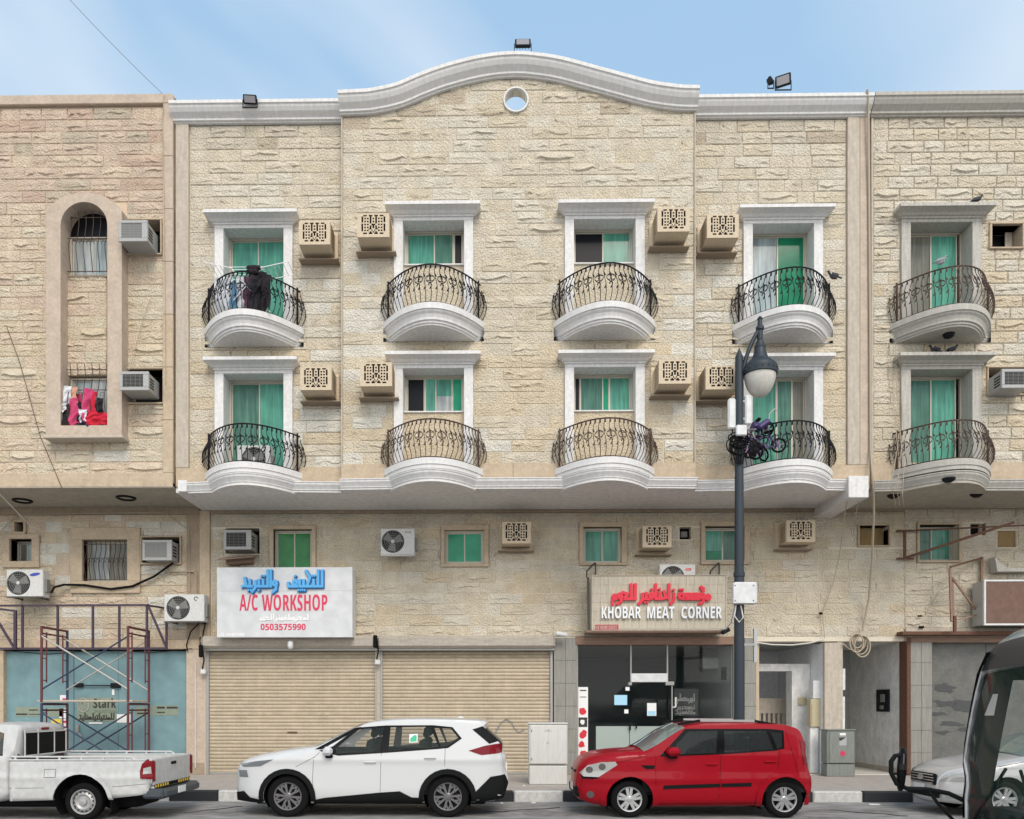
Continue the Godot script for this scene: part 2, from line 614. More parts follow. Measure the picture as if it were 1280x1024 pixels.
	mk("meter_yellow", Color(0.52, 0.46, 0.30), 0.5, {"tex": "mottle", "scale": 3.0})
	mk("wire_black", Color(0.008, 0.008, 0.009), 0.7, {"spec": 0.2})
	mk("wire_tan", Color(0.40, 0.34, 0.25), 0.7)
	mk("wire_white", Color(0.62, 0.60, 0.56), 0.6)
	mk("wood_board", Color(0.34, 0.23, 0.10), 0.8, {"tex": "streak", "scale": Vector3(3, 0.6, 3)})
	mk("pigeon_dark", Color(0.025, 0.028, 0.035), 0.7)
	mk("pigeon_grey", Color(0.24, 0.26, 0.28), 0.7)
	mk("cloth_black", Color(0.014, 0.012, 0.016), 0.95)
	mk("cloth_plum", Color(0.10, 0.045, 0.075), 0.95)
	mk("cloth_white", Color(0.66, 0.68, 0.72), 0.95)
	mk("cloth_blue", Color(0.10, 0.22, 0.34), 0.95)
	mk("cloth_red", Color(0.50, 0.012, 0.035), 0.95)
	mk("cloth_pink", Color(0.50, 0.05, 0.14), 0.95)
	mk("cloth_peach", Color(0.62, 0.32, 0.22), 0.95)
	mk("cloth_navy", Color(0.02, 0.03, 0.09), 0.95)
	mk("toy_violet", Color(0.07, 0.05, 0.16), 0.45)
	mk("toy_pink", Color(0.48, 0.26, 0.42), 0.45)
	mk("rubber", Color(0.009, 0.009, 0.0095), 0.9, {"spec": 0.2})
	mk("rim_dark", Color(0.012, 0.012, 0.013), 0.6)
	mk("rim_silver", Color(0.55, 0.55, 0.55), 0.28, {"metal": 0.75})
	mk("rim_two_tone", Color(0.16, 0.155, 0.16), 0.35, {"metal": 0.6})
	mk("rim_steel", Color(0.42, 0.42, 0.41), 0.45, {"metal": 0.4, "tex": "mottle", "scale": 6.0})
	mk("paint_white", Color(0.57, 0.575, 0.57), 0.35, {"coat": 1.0})
	mk("paint_white_old", Color(0.56, 0.56, 0.545), 0.45, {"coat": 0.4, "coat_rough": 0.2, "tex2": "cloud", "scale2": 0.9})
	mk("paint_red", Color(0.29, 0.002, 0.010), 0.4, {"coat": 0.3, "spec": 0.25})
	mk("paint_silver", Color(0.56, 0.56, 0.55), 0.35, {"metal": 0.25, "coat": 0.7})
	mk("panel_gap", Color(0.01, 0.01, 0.01), 0.95, {"spec": 0.05})
	mk("panel_shade", Color(0.16, 0.16, 0.16), 0.8)
	mk("black_plastic", Color(0.009, 0.0095, 0.01), 0.65, {"spec": 0.22})
	mk("bumper_dark", Color(0.055, 0.065, 0.075), 0.45, {"tex": "mottle", "scale": 2.0})
	mk("black_gloss", Color(0.005, 0.005, 0.006), 0.15, {"spec": 0.3})
	mk("black_cap", Color(0.03, 0.03, 0.031), 0.4, {"tex": "mottle", "scale": 2.0})
	mk("bus_trim", Color(0.025, 0.024, 0.022), 0.7)
	mk("car_glass", Color(0.05, 0.08, 0.07), 0.02, {"alpha": 0.2, "spec": 0.3})
	mk("windscreen_glass", Color(0.30, 0.38, 0.35), 0.03, {"alpha": 0.5, "spec": 0.4})  # pale green: reflected sky put into the glass colour
	mk("glass_tint", Color(0.03, 0.035, 0.035), 0.04, {"alpha": 0.7, "spec": 0.3})
	mk("bus_glass", Color(0.04, 0.16, 0.12), 0.02, {"alpha": 0.08, "spec": 0.3})
	mk("glass_dark", Color(0.006, 0.007, 0.008), 0.05, {"spec": 0.32})
	mk("lamp_red", Color(0.17, 0.004, 0.010), 0.2, {"coat": 0.2, "spec": 0.3})
	mk("lamp_clear", Color(0.36, 0.36, 0.34), 0.12, {"coat": 1.0})
	mk("lamp_smoke", Color(0.15, 0.16, 0.17), 0.1, {"coat": 1.0})
	mk("lamp_amber", Color(0.10, 0.09, 0.085), 0.15)
	mk("interior", Color(0.02, 0.02, 0.02), 0.9, {"spec": 0.2})
	mk("brown_board", Color(0.085, 0.045, 0.032), 0.85, {"tex": "mottle", "scale": 4.0})
	mk("chrome", Color(0.6, 0.6, 0.6), 0.15, {"metal": 0.9})


func ground() -> void:
	struct("ground", M.new().slab(Rect2(-150, -0.5, 300, 0.49), -150, 150), mats["earth"])
	struct("road", M.new().slab(Rect2(-80, -0.2, 160, 0.2), ZK - 0.02, 60), mats["asphalt"])
	struct("sidewalk", M.new().slab(Rect2(-60, -0.2, 120, WALK + 0.2), ZL - 0.5, ZK - 0.16), mats["paving"])
	var g := RandomNumberGenerator.new()
	g.seed = 12
	for q in [[690, 1016, 0.7, 0.3], [655, 1012, 0.4, 0.2], [1060, 1012, 0.8, 0.25], [262, 1015, 0.6, 0.25], [1040, 1020, 0.5, 0.2], [640, 1022, 0.9, 0.2]]:
		var c := W(q[0], HY, 2.0 - (q[1] - 1001.0) * -0.12)
		var poly := PackedVector2Array()
		for i in 16:
			poly.append(Vector2(cos(TAU * i / 16) * q[2], sin(TAU * i / 16) * q[3]) * g.randf_range(0.7, 1.2))
		struct("road_stain", M.new().prism(poly, 0.0, 0.004, Vector3(c.x, 0.0005, c.z), Basis(Vector3(1, 0, 0), Vector3(0, 0, -1), Vector3(0, 1, 0))), mats["asphalt_stain"])
	for q in [[560, 1019, 700, 1010], [250, 1018, 300, 1008], [1030, 1012, 1100, 1020]]:
		var pts := []
		for i in 9:
			var t := i / 8.0
			pts.append(Vector3(W(lerpf(q[0], q[2], t), HY, 3.0).x, 0.003, lerpf(2.3 + (q[1] - 1003) * 0.1, 2.3 + (q[3] - 1003) * 0.1, t) + g.randf_range(-0.08, 0.08)))
		var cr := M.new()
		for i in 8:
			cr.bar(pts[i], pts[i + 1], 0.02, 0.006)
		struct("road_crack", cr, mats["kerb_black"])
	var k := thing("kerb", "", "")
	k.remove_meta("label")
	k.remove_meta("category")
	k.set_meta("kind", "structure")
	var x0: float = W(272, 1000, ZK).x
	for i in range(-11, 15):
		var x := x0 + 0.968 * i
		var o := part("kerb_stone", M.new().box(Vector3(x + 0.484, 0.085, ZK - 0.08 + rng.randf_range(-0.006, 0.006)), Vector3(0.956, 0.25, 0.16), 0.025), mats["kerb_black" if posmod(i, 2) else "kerb_white"], k)
		o.set_meta("kind", "structure")


func tone_list(names: Array) -> String:
	return names[rng.randi() % names.size()]


func left_building() -> void:
	var z := 0.05
	var x1: float = W(217.5, 400, z).x
	var x0 := x1 - 7.2
	var b := thing("left_building", "rosy sandstone building on the left with a tall arched niche and a teal shop wall", "building", Vector3((x0 + x1) / 2, 0, z))
	var yb: float = 6.70
	var yt: float = W(100, 121, z).y
	# arched niche measures
	var fo := R(57, 240, 152, 545, z + 0.3)
	var fi := R(75.5, 252, 134, 532, z + 0.3)
	var ac1 := R(152, 276, 201, 318, z)
	var ac2 := R(152, 462, 204, 504, z)
	wall("wall", Rect2(x0, yb, x1 - x0, yt - yb), [fi, ac1, ac2], z - 0.45, z - 0.03, mats["mortar_rose"], b)
	var band := 0.26
	var inner := Rect2(x0, R(0, 133, 10, 593, z).position.y, R(0, 0, 205, 10, z).end.x - x0, W(0, 134, z).y - W(0, 593, z).y)
	part("coping", M.new().slab(Rect2(x0, inner.end.y, x1 - x0, yt - inner.end.y), z - 0.4, z + 0.075, 0.012), mats["band_pink"], b)
	part("bottom_band", M.new().slab(Rect2(x0, yb, x1 - x0, inner.position.y - yb), z - 0.4, z + 0.075, 0.012), mats["band"], b)
	for k in 7:
		var h: float = inner.size.y / 7.0
		part("corner_slab", M.new().slab(Rect2(inner.end.x, inner.position.y + k * h + 0.003, x1 - inner.end.x, h - 0.006), z - 0.4, z + 0.07, 0.008), mats["band_pink" if k > 2 else "band"], b)
	var pick := func(x: float, y: float) -> String:
		if y > 12.6:
			return tone_list(["rose", "rose", "peach", "red", "rose", "brown"])
		if y > 10.5:
			return tone_list(["peach", "rose", "peach", "sand", "peach"])
		return tone_list(["peach", "sand", "honey", "peach", "sand"]) if rng.randf() > (0.07 if y < 8.6 else 0.0) else "chalk"
	lay(inner, [fo.grow(-0.03), ac1.grow(0.02), ac2.grow(0.02)], z - 0.02, pick)
	# stone panel between the two windows of the niche
	var panel := R(75.5, 347, 134, 470, z - 0.05)
	part("niche_panel", M.new().slab(panel, z - 0.5, z - 0.03), mats["mortar_rose"], b)
	lay(panel, [], z - 0.02, pick)
	# frame of the niche: arch and uprights, standing proud of the wall
	var pts := PackedVector2Array()
	var cx := fo.position.x + fo.size.x / 2
	var spring := fo.end.y - 0.4
	pts.append(Vector2(fo.position.x, fo.position.y))
	pts.append(Vector2(fo.end.x, fo.position.y))
	for i in 17:
		var a := PI * i / 16.0
		pts.append(Vector2(cx + cos(a) * fo.size.x / 2 * (1.0 if absf(cos(a)) < 0.999 else 1.0), spring + 0.4 * pow(sin(a), 1.6)))
	var hole := PackedVector2Array([Vector2(fi.position.x, fi.position.y), Vector2(fi.end.x, fi.position.y)])
	for i in 17:
		var a := PI * i / 16.0
		hole.append(Vector2(fi.position.x + fi.size.x / 2 + cos(a) * fi.size.x / 2, fi.end.y - fi.size.x / 2 + fi.size.x / 2 * sin(a)))
	var fm := M.new()
	for s in [0, 1]:   # two halves so that each is a plain polygon
		var clip := PackedVector2Array([Vector2(cx - 5 + 5 * s, 0), Vector2(cx + 5 * s, 0), Vector2(cx + 5 * s, 30), Vector2(cx - 5 + 5 * s, 30)])
		for q in Geometry2D.intersect_polygons(pts, clip):
			for p: PackedVector2Array in Geometry2D.clip_polygons(q, hole):
				fm.prism(p, z - 0.45, z + 0.3)
	part("niche_frame", fm, mats["band_pink"], b)
	var ledge := M.new().box(Vector3(cx, fo.position.y - 0.03, z + 0.14), Vector3(fo.size.x + 0.08, 0.06, 0.4), 0.01)
	part("niche_sill", ledge, mats["pilaster"], b)
	# upper arched window, lower square window
	var wu := Rect2(fi.position.x, panel.end.y, fi.size.x, fi.end.y - panel.end.y)
	window(b, Rect2(wu.position.x, wu.position.y + 0.02, wu.size.x, wu.size.y * 0.62), z - 0.12, [[0.0, 0.55, 0.0, 1.0, mats["g_white"]], [0.53, 1.0, 0.0, 1.0, mats["g_pale"]]], mats["aluminium"])
	part("arch_light", M.new().slab(Rect2(wu.position.x, wu.position.y + 0.02 + wu.size.y * 0.62, wu.size.x, wu.size.y * 0.4), z - 0.16, z - 0.12), mats["g_black"], b)
	part("niche_sill", M.new().slab(Rect2(wu.position.x, wu.position.y - 0.02, wu.size.x, 0.04), z - 0.4, z + 0.02, 0.006), mats["brown_band"], b)
	var wl := R(75.5, 470, 134, 532, z)
	window(b, Rect2(fi.position.x, wl.position.y, fi.size.x, wl.size.y), z - 0.14, [[0.0, 0.5, 0.0, 1.0, mats["g_pale"]], [0.48, 1.0, 0.0, 1.0, mats["g_white"]]], mats["aluminium"])
	grille(b, Rect2(fi.position.x + 0.03, wu.position.y + 0.04, fi.size.x - 0.06, wu.size.y * 0.92), z + 0.08, 6, mats["iron_rust"])
	grille(b, Rect2(fi.position.x + 0.03, wl.position.y + 0.0, fi.size.x - 0.06, wl.size.y + 0.22), z + 0.12, 6, mats["iron_rust"])
	for r in [ac1, ac2]:
		surround(b, r.grow(0.035), r, z - 0.4, z + 0.05, mats["band"], "sleeve")
		part("sleeve_back", M.new().slab(r, z - 0.45, z - 0.4), mats["dark_metal"], b)
	# soffit and the lower wall
	var zl := ZL
	part("soffit", M.new().slab(Rect2(x0, yb - 0.012, x1 - x0, 0.1), zl - 0.2, z + 0.068), mats["soffit_old"], b)
	var xr: float = W(250, 700, zl).x
	for p in [[28, 622.5], [157.5, 619.5]]:
		var tz: float = CAMZ - (yb - CAMY) * F / (HY - p[1])
		var v := W(p[0], p[1], tz)
		var q := []
		for k in 20:
			q.append(Vector3(v.x + cos(TAU * k / 20) * 0.19, yb - 0.02, v.z + sin(TAU * k / 20) * 0.19))
		var lamp_o := part("ceiling_lamp", M.new().tube(q, 0.035, 6, true), mats["black_paint"], b)
		part("diffuser", M.new().lathe([Vector2(0, -0.02), Vector2(0.17, -0.015), Vector2(0.17, 0.0)], 18, Vector3(v.x, yb, v.z)), mats["soffit_old"], lamp_o)
	var low := Rect2(x0 - 0.6, W(0, 812, zl).y, xr - x0 + 0.6, yb - W(0, 812, zl).y)
	var o_big := R(104, 675, 160, 727, zl)
	var f_big := R(89, 660, 176, 742, zl)
	var o_sm := R(13, 674, 40.5, 702, zl)
	var f_sm := R(4.5, 668, 50, 710, zl)
	var o_ti := R(19, 653, 30, 665, zl)
	var f_ti := R(15, 650, 33, 668, zl)
	var o_ac := R(178, 672, 225, 704, zl)
	wall("lower_wall", low, [o_big, o_sm, o_ti, o_ac], zl - 0.45, zl - 0.03, mats["mortar_rose"], b)
	var pan := R(-60, 643, 234, 757, zl)
	var xl: float = low.position.x
	part("top_band", M.new().slab(Rect2(xl, pan.end.y, xr - xl, yb - pan.end.y), zl - 0.1, zl + 0.045, 0.008), mats["brown_band"], b)
	part("base_band", M.new().slab(Rect2(xl, low.position.y, xr - xl, W(0, 800, zl).y - low.position.y), zl - 0.1, zl + 0.05, 0.01), mats["band"], b)
	part("pilaster", M.new().slab(Rect2(pan.end.x, W(0, 800, zl).y, xr - pan.end.x, pan.end.y - W(0, 800, zl).y), zl - 0.1, zl + 0.04, 0.008), mats["brown_band"], b)
	lay(Rect2(xl, W(0, 800, zl).y, pan.end.x - xl, pan.end.y - W(0, 800, zl).y), [f_big.grow(-0.02), f_sm.grow(-0.02), f_ti, o_ac.grow(0.05)], zl - 0.02, func(x: float, y: float) -> String: return tone_list(["peach", "sand", "honey", "sand", "peach", "chalk"]))
	surround(b, f_big, o_big, zl - 0.4, zl + 0.06, mats["band"])
	surround(b, f_sm, o_sm, zl - 0.4, zl + 0.055, mats["band"])
	surround(b, f_ti, o_ti, zl - 0.4, zl + 0.05, mats["band"])
	surround(b, o_ac.grow(0.04), o_ac, zl - 0.4, zl + 0.05, mats["band"], "sleeve")
	part("sleeve_back", M.new().slab(o_ac, zl - 0.45, zl - 0.4), mats["dark_metal"], b)
	part("vent_back", M.new().slab(o_ti, zl - 0.45, zl - 0.3), mats["dark_metal"], b)
	window(b, o_big, zl - 0.22, [[0.0, 0.5, 0.0, 1.0, mats["g_white"]], [0.46, 1.0, 0.0, 1.0, mats["g_grey"]]], mats["aluminium"])
	window(b, o_sm, zl - 0.3, [[0.0, 0.45, 0.0, 1.0, mats["g_grey"]], [0.4, 1.0, 0.0, 1.0, mats["g_pale"]]], mats["aluminium"])
	grille(b, o_big.grow(-0.02), zl + 0.02, 9, mats["iron_rust"])
	# mass behind
	part("roof", M.new().slab(Rect2(x0, 13.9, x1 - x0, 0.3), -11, z - 0.45), mats["soffit_old"], b)
	part("back_wall", M.new().slab(Rect2(x0, 0, x1 - x0, 13.9), -11.3, -11), mats["band"], b)
	part("side_wall", M.new().slab(Rect2(x0 - 0.3, 0, 0.3, 14.4), -11.3, z - 0.46), mats["band"], b)
	set_stones(b)
	b_left = b


# window grille of bellied bars with scrolls
func grille(parent: Node3D, r: Rect2, z: float, n: int, mt: Material) -> void:
	var g := holder("window_grille", parent, Vector3(r.position.x + r.size.x / 2, r.position.y, z))
	for i in n:
		var x := r.position.x + r.size.x * (i + 0.5) / n
		var q := []
		for k in 13:
			var t := k / 12.0
			q.append(Vector3(x + 0.02 * sin(t * TAU * 1.5), r.position.y + t * r.size.y, z + 0.1 * sin(PI * clampf(t * 1.8, 0, 1)) * (1 if t < 0.56 else 0)))
		part("bar", M.new().tube(q, 0.0085, 5), mt, g)
	var m := M.new()
	for k in [0.02, 0.56, 0.9]:
		m.bar(Vector3(r.position.x, r.position.y + r.size.y * k, z), Vector3(r.end.x, r.position.y + r.size.y * k, z), 0.014)
	part("cross_bar", m, mt, g)
	for i in n - 1:
		var c := Vector3(r.position.x + r.size.x * (i + 1.0) / n, r.position.y + r.size.y * 0.48, z + 0.02)
		var q := []
		for k in 9:
			var a := -0.8 + 4.6 * k / 8.0
			q.append(c + Vector3(cos(a) * 0.045, sin(a) * 0.05, 0))
		part("scroll", M.new().tube(q, 0.006, 4), mt, g)


func middle_building() -> void:
	var xa: float = W(219, 400, 0).x
	var xb: float = W(426.5, 300, ZC).x
	var xc: float = W(869.5, 300, ZC).x
	var xd: float = W(1088, 300, 0).x
	var b := thing("middle_building", "cream split stone apartment building with curved gable, white balconies and two shop signs", "building", Vector3((xb + xc) / 2, 0, 0))
	var white: Material = mats["white_plaster"]
	var yb := 6.62
	var y_band: float = W(640, 580, ZC).y
	var y_left: float = W(320, 136, 0).y
	var y_right: float = W(980, 128, 0).y
	var cols := [W(317.6, 400, 0).x, W(542.0, 400, ZC).x, W(755.6, 400, ZC).x, W(978.2, 400, 0).x]
	var zs := [0.0, ZC, ZC, 0.0]
	var open := []
	for i in 4:
		for f in FLOORS:
			open.append(opening_rect(cols[i], f))
	# gable curve, survey points of the cornice's top edge
	var crest := []
	for p in [[426, 112], [445, 111], [465, 109.3], [495, 102.5], [520, 92], [545, 82.5], [570, 75], [595, 69], [620, 65], [645, 63.5], [670, 65], [702, 70], [740, 80], [777, 90], [815, 100], [840, 104], [855, 105.5], [870, 106]]:
		var v := W(p[0], p[1], ZC + 0.3)
		crest.append(Vector2(v.x, v.y))
	crest[0].x = xb - 0.02
	crest[-1].x = xc + 0.02
	var crest_y := func(x: float) -> float:
		for i in crest.size() - 1:
			if x <= crest[i + 1].x:
				return lerpf(crest[i].y, crest[i + 1].y, clampf((x - crest[i].x) / (crest[i + 1].x - crest[i].x), 0, 1))
		return crest[-1].y
	# walls
	var ytop: float = 14.3
	wall("wall", Rect2(xb, yb, xc - xb, ytop - yb), open, ZC - 0.45, ZC - 0.03, mats["mortar"], b)
	wall("left_bay_wall", Rect2(xa, yb, xb - xa, y_left - yb), open, -0.45, -0.036, mats["mortar"], b)
	wall("right_bay_wall", Rect2(xc, yb, xd - xc, y_right - yb), open, -0.45, -0.036, mats["mortar"], b)
	var hc3 := W(645, 125.5, ZC)
	var hc := Vector2(hc3.x, hc3.y)
	var hr := 0.245
	var par := M.new()
	var full := PackedVector2Array([Vector2(xb, ytop), Vector2(xc, ytop)])
	for i in crest.size():
		var q: Vector2 = crest[crest.size() - 1 - i]
		full.append(Vector2(clampf(q.x, xb, xc), q.y - 0.06))
	for s in [0, 1]:
		var clip := PackedVector2Array([Vector2(hc.x - 20 + 20 * s, 0), Vector2(hc.x + 20 * s, 0), Vector2(hc.x + 20 * s, 40), Vector2(hc.x - 20 + 20 * s, 40)])
		for q in Geometry2D.intersect_polygons(full, clip):
			for p: PackedVector2Array in Geometry2D.clip_polygons(q, circle(hc, hr, 32)):
				par.prism(p, ZC - 0.22, ZC - 0.03)
	part("gable_wall", par, mats["mortar"], b)
	var ring := M.new()
	for i in 32:
		var a := TAU * i / 32
		var c2 := TAU * (i + 1) / 32
		var p0 := Vector3(hc.x + cos(a) * hr, hc.y + sin(a) * hr, ZC + 0.04)
		var p1 := Vector3(hc.x + cos(c2) * hr, hc.y + sin(c2) * hr, ZC + 0.04)
		var q0 := Vector3(hc.x + cos(a) * (hr + 0.03), hc.y + sin(a) * (hr + 0.03), ZC + 0.04)
		var q1 := Vector3(hc.x + cos(c2) * (hr + 0.03), hc.y + sin(c2) * (hr + 0.03), ZC + 0.04)
		var dz := Vector3(0, 0, -0.26)
		ring.quad(p0, q0, q1, p1)
		ring.quad(p0, p1, p1 + dz, p0 + dz)
		ring.quad(q0, q0 + dz, q1 + dz, q1)
	part("round_opening", ring, mats["soffit"], b)
	# stones
	var pick := func(x: float, y: float) -> String:
		var top: float = crest_y.call(x) if x > xb and x < xc else 14.9
		var k := rng.randf()
		if y > top - 0.75:
			return tone_list(["grey", "brown", "sand", "grey", "cream", "cream"])
		for i in 4:   # lime run-off under the cooler boxes of the side bays
			if absf(x - [W(397, 0, 0).x, W(450, 0, 0).x, W(848, 0, 0).x, W(898, 0, 0).x][i]) < 0.45 and k < 0.3 and y < 11.4:
				return "chalk"
		if y > 11.6:
			return tone_list(["cream", "pale", "cream", "pale", "cream", "sand"] if k > 0.02 else ["sand"])
		if y > 9.5:
			return tone_list(["cream", "sand", "pale", "sand", "cream"])
		return tone_list(["sand", "honey", "cream", "sand", "honey"] if k > 0.04 else ["chalk"])
	var pl: float = W(237, 300, 0).x
	var pr: float = W(1058, 300, 0).x
	var hole_rect := Rect2(hc.x - hr * 0.92, hc.y - hr * 0.92, hr * 1.84, hr * 1.84)
	lay(Rect2(xb + 0.03, y_band, xc - xb - 0.06, 16.2 - y_band), open + [hole_rect], ZC - 0.02, pick, 0.262, func(x: float) -> float: return crest_y.call(x) - 0.22)
	lay(Rect2(pl, y_band, xb - pl - 0.01, y_left - y_band - 0.1), open, -0.02, pick)
	lay(Rect2(xc + 0.01, y_band, pr - xc - 0.01, y_right - y_band - 0.1), open, -0.02, pick)
	part("pilaster", M.new().slab(Rect2(xa + 0.02, y_band, pl - xa - 0.03, y_left - y_band), -0.3, 0.05, 0.01), mats["pilaster"], b)
	var pm: float = W(1074, 300, 0).x
	part("pilaster", M.new().slab(Rect2(pr + 0.01, y_band, pm - pr - 0.015, y_right - y_band), -0.3, 0.05, 0.01), mats["pilaster"], b)
	part("pilaster", M.new().slab(Rect2(pm, y_band, xd - pm - 0.03, y_right - y_band), -0.3, 0.042, 0.01), mats["band_pink"], b)
	for q in [[xb - 0.002, xb + 0.03], [xc - 0.03, xc + 0.002]]:
		part("corner_bead", M.new().slab(Rect2(q[0], y_band, q[1] - q[0], 14.85 - y_band), ZC - 0.4, ZC + 0.02, 0.006), mats["pilaster"], b)
	# plain band of stone slabs over the soffit
	for seg in [[xa + 0.02, xb - 0.002, 0.0], [xb, xc, ZC], [xc + 0.002, xd - 0.03, 0.0]]:
		var x: float = seg[0]
		while x < seg[1] - 0.05:
			var x2: float = minf(x + 1.25, seg[1])
			if seg[1] - x2 < 0.4:
				x2 = seg[1]
			part("band_slab", M.new().slab(Rect2(x + 0.002, yb + 0.1, x2 - x - 0.004, y_band - yb - 0.1), seg[2] - 0.3, seg[2] + 0.04, 0.006), mats["band"], b)
			x = x2
	# white moulding along the soffit edge, round the lower balconies
	soffit_edge(b, xa + 0.3, xb - 0.012, [cols[0]], 0.0, yb - 0.05, white)
	soffit_edge(b, xb - 0.01, xc + 0.01, [cols[1], cols[2]], ZC, yb - 0.05, white)
	soffit_edge(b, xc + 0.012, W(1061, 600, 0).x, [cols[3]], 0.0, yb - 0.05, white)
	part("moulding_stop", M.new().slab(Rect2(xa + 0.12, yb - 0.04, 0.2, 0.25), -0.4, 0.17, 0.006), white, b)
	part("soffit", M.new().slab(Rect2(xa + 0.02, yb - 0.025, xd - xa - 0.05, 0.1), ZL - 0.2, 0.0), mats["soffit"], b)
	part("soffit_front", M.new().slab(Rect2(xb, yb - 0.022, xc - xb, 0.1), 0.0, ZC), mats["soffit"], b)
	part("soffit_beam", M.new().slab(Rect2(W(1061, 600, 0.25).x, 6.37, 0.43, 0.47), ZL - 0.1, 0.25, 0.01), white, b)
	for p in [[318, 606], [318, 622], [541, 601], [540, 625], [430, 625], [758, 599], [756, 622], [985, 602], [996, 620], [640, 622], [880, 622]]:
		var v := W(p[0], p[1], -0.4)
		v.y = yb - 0.03
		var tz: float = CAMZ - (yb - 0.03 - CAMY) * F / (HY - p[1])
		v = W(p[0], p[1], tz)
		part("ceiling_spot", M.new().lathe([Vector2(0.0, -0.014), Vector2(0.07, -0.014), Vector2(0.1, -0.01), Vector2(0.1, 0.01)], 18, Vector3(v.x, yb - (0.026 if tz < 0.2 else 0.0), minf(v.z, 0.7))), mats["soffit"], b)
	# cornices
	part("cornice", moulding([Vector3(xa - 0.03, W(300, 124, 0.3).y, 0), Vector3(xb, W(300, 124, 0.3).y, 0)], [Vector3(0, 0, 1), Vector3(0, 0, 1)], cornice_profile(0.34, 0.3)), white, b)
	part("cornice", moulding([Vector3(xc, W(980, 116.5, 0.3).y, 0), Vector3(xd - 0.04, W(980, 116.5, 0.3).y, 0)], [Vector3(0, 0, 1), Vector3(0, 0, 1)], cornice_profile(0.34, 0.3)), white, b)
	var gp := []
	var fine := Curve2D.new()
	for i in crest.size():
		var t: Vector2 = (crest[mini(i + 1, crest.size() - 1)] - crest[maxi(i - 1, 0)]) * 0.17
		fine.add_point(crest[i], -t, t)
	var pts: PackedVector2Array = fine.tessellate(4, 1.0)
	var rows := []
	for i in pts.size():
		var t := (pts[mini(i + 1, pts.size() - 1)] - pts[maxi(i - 1, 0)]).normalized()
		if i == 0 or i == pts.size() - 1:
			t = Vector2(1, 0)
		var nn := Vector2(-t.y, t.x)
		var row := []
		for p: Vector2 in cornice_profile(0.36, 0.3):
			var q := pts[i] + nn * p.y
			row.append(Vector3(q.x, q.y, ZC + p.x))
		rows.append(row)
	var gm := M.new().strip(rows)
	var flipped_rows := M.new()
	for i in rows.size() - 1:
		for j in rows[i].size() - 1:
			flipped_rows.quad(rows[i][j], rows[i][j + 1], rows[i + 1][j + 1], rows[i + 1][j])
	for e in [0, rows.size() - 1]:
		var c := Vector3(rows[e][0].x, rows[e][-1].y + 0.1, ZC - 0.1)
		for j in rows[e].size() - 1:
			if e == 0:
				flipped_rows.tri(c, rows[e][j + 1], rows[e][j])
			else:
				flipped_rows.tri(c, rows[e][j], rows[e][j + 1])
	part("gable_cornice", flipped_rows, white, b)
	# doors, windows, balconies
	var mint: Material = mats["g_mint"]
	var green: Material = mats["g_green"]
	var deep: Material = mats["g_deep"]
	var dull: Material = mats["g_dull"]
	var blk: Material = mats["g_black"]
	var pale: Material = mats["g_pale"]
	var whp: Material = mats["g_white"]
	var up := [
		[[[0.0, 0.5, 0.0, 1.0, mint], [0.48, 1.0, 0.0, 1.0, mint]], 0.0],
		[[[0.0, 0.5, 0.0, 1.0, mint], [0.48, 0.84, 0.0, 1.0, dull], [0.84, 1.0, 0.0, 1.0, blk]], 1.32],
		[[[0.0, 0.52, 0.0, 1.0, blk], [0.5, 1.0, 0.0, 1.0, mint]], 1.32],
		[[[0.0, 0.52, 0.0, 1.0, pale], [0.5, 1.0, 0.0, 1.0, deep]], 0.0]]
	var down := [
		[[[0.0, 0.52, 0.0, 1.0, dull], [0.5, 1.0, 0.0, 1.0, mint], [0.5, 1.0, 0.0, 0.56, whp, 1]], 0.0],
		[[[0.0, 0.32, 0.0, 1.0, blk], [0.32, 0.53, 0.0, 1.0, mint], [0.5, 0.82, 0.0, 1.0, mint], [0.32, 0.8, 0.0, 0.48, whp, 1], [0.81, 1.0, 0.0, 1.0, green]], 1.3],
		[[[0.0, 0.11, 0.0, 1.0, blk], [0.1, 0.52, 0.0, 1.0, dull], [0.5, 0.63, 0.0, 1.0, green], [0.62, 1.0, 0.0, 1.0, mint]], 1.3],
		[[[0.0, 0.5, 0.0, 1.0, mint], [0.49, 0.78, 0.0, 1.0, dull], [0.77, 1.0, 0.0, 1.0, mats["g_grey"]]], 0.0]]
	for i in 4:
		bay_opening(b, cols[i], FLOORS[1], zs[i], white, up[i][0], up[i][1], tones["sand"])
		bay_opening(b, cols[i], FLOORS[0], zs[i], white, down[i][0], down[i][1], tones["honey"])
		balcony(b, cols[i], FLOORS[1], zs[i], white, mats["iron_black"], false)
		balcony(b, cols[i], FLOORS[0], zs[i], white, mats["iron_rust" if i in [1, 2] else "iron_black"], true)
	# lower wall
	var zl := ZL
	var lxa: float = W(250, 700, zl).x
	var lxb: float = W(1131, 700, zl).x
	var ly: float = W(0, 803, zl).y
	var o := [R(342, 662, 390, 730, zl), R(556, 663, 605, 705, zl), R(729, 659, 777, 704, zl), R(881, 658, 930, 702, zl), R(1074, 657, 1111, 682, zl), R(850, 658.5, 864.5, 674, zl), R(281, 660, 324, 692, zl)]
	var lows := Rect2(lxa, ly, lxb - lxa, yb - ly)
	wall("lower_wall", lows, o, zl - 0.45, zl - 0.03, mats["mortar"], b)
	var yl: float = W(0, 643.5, zl).y
	var yg: float = W(0, 797, zl).y
	part("top_band", M.new().slab(Rect2(lxa + 0.26, yl, lxb - lxa - 0.26, yb - yl - 0.03), zl - 0.1, zl + 0.04, 0.008), mats["brown_band"], b)
	part("pilaster", M.new().slab(Rect2(lxa, yg, 0.25, yb - yg - 0.03), zl - 0.1, zl + 0.05, 0.008), mats["band"], b)
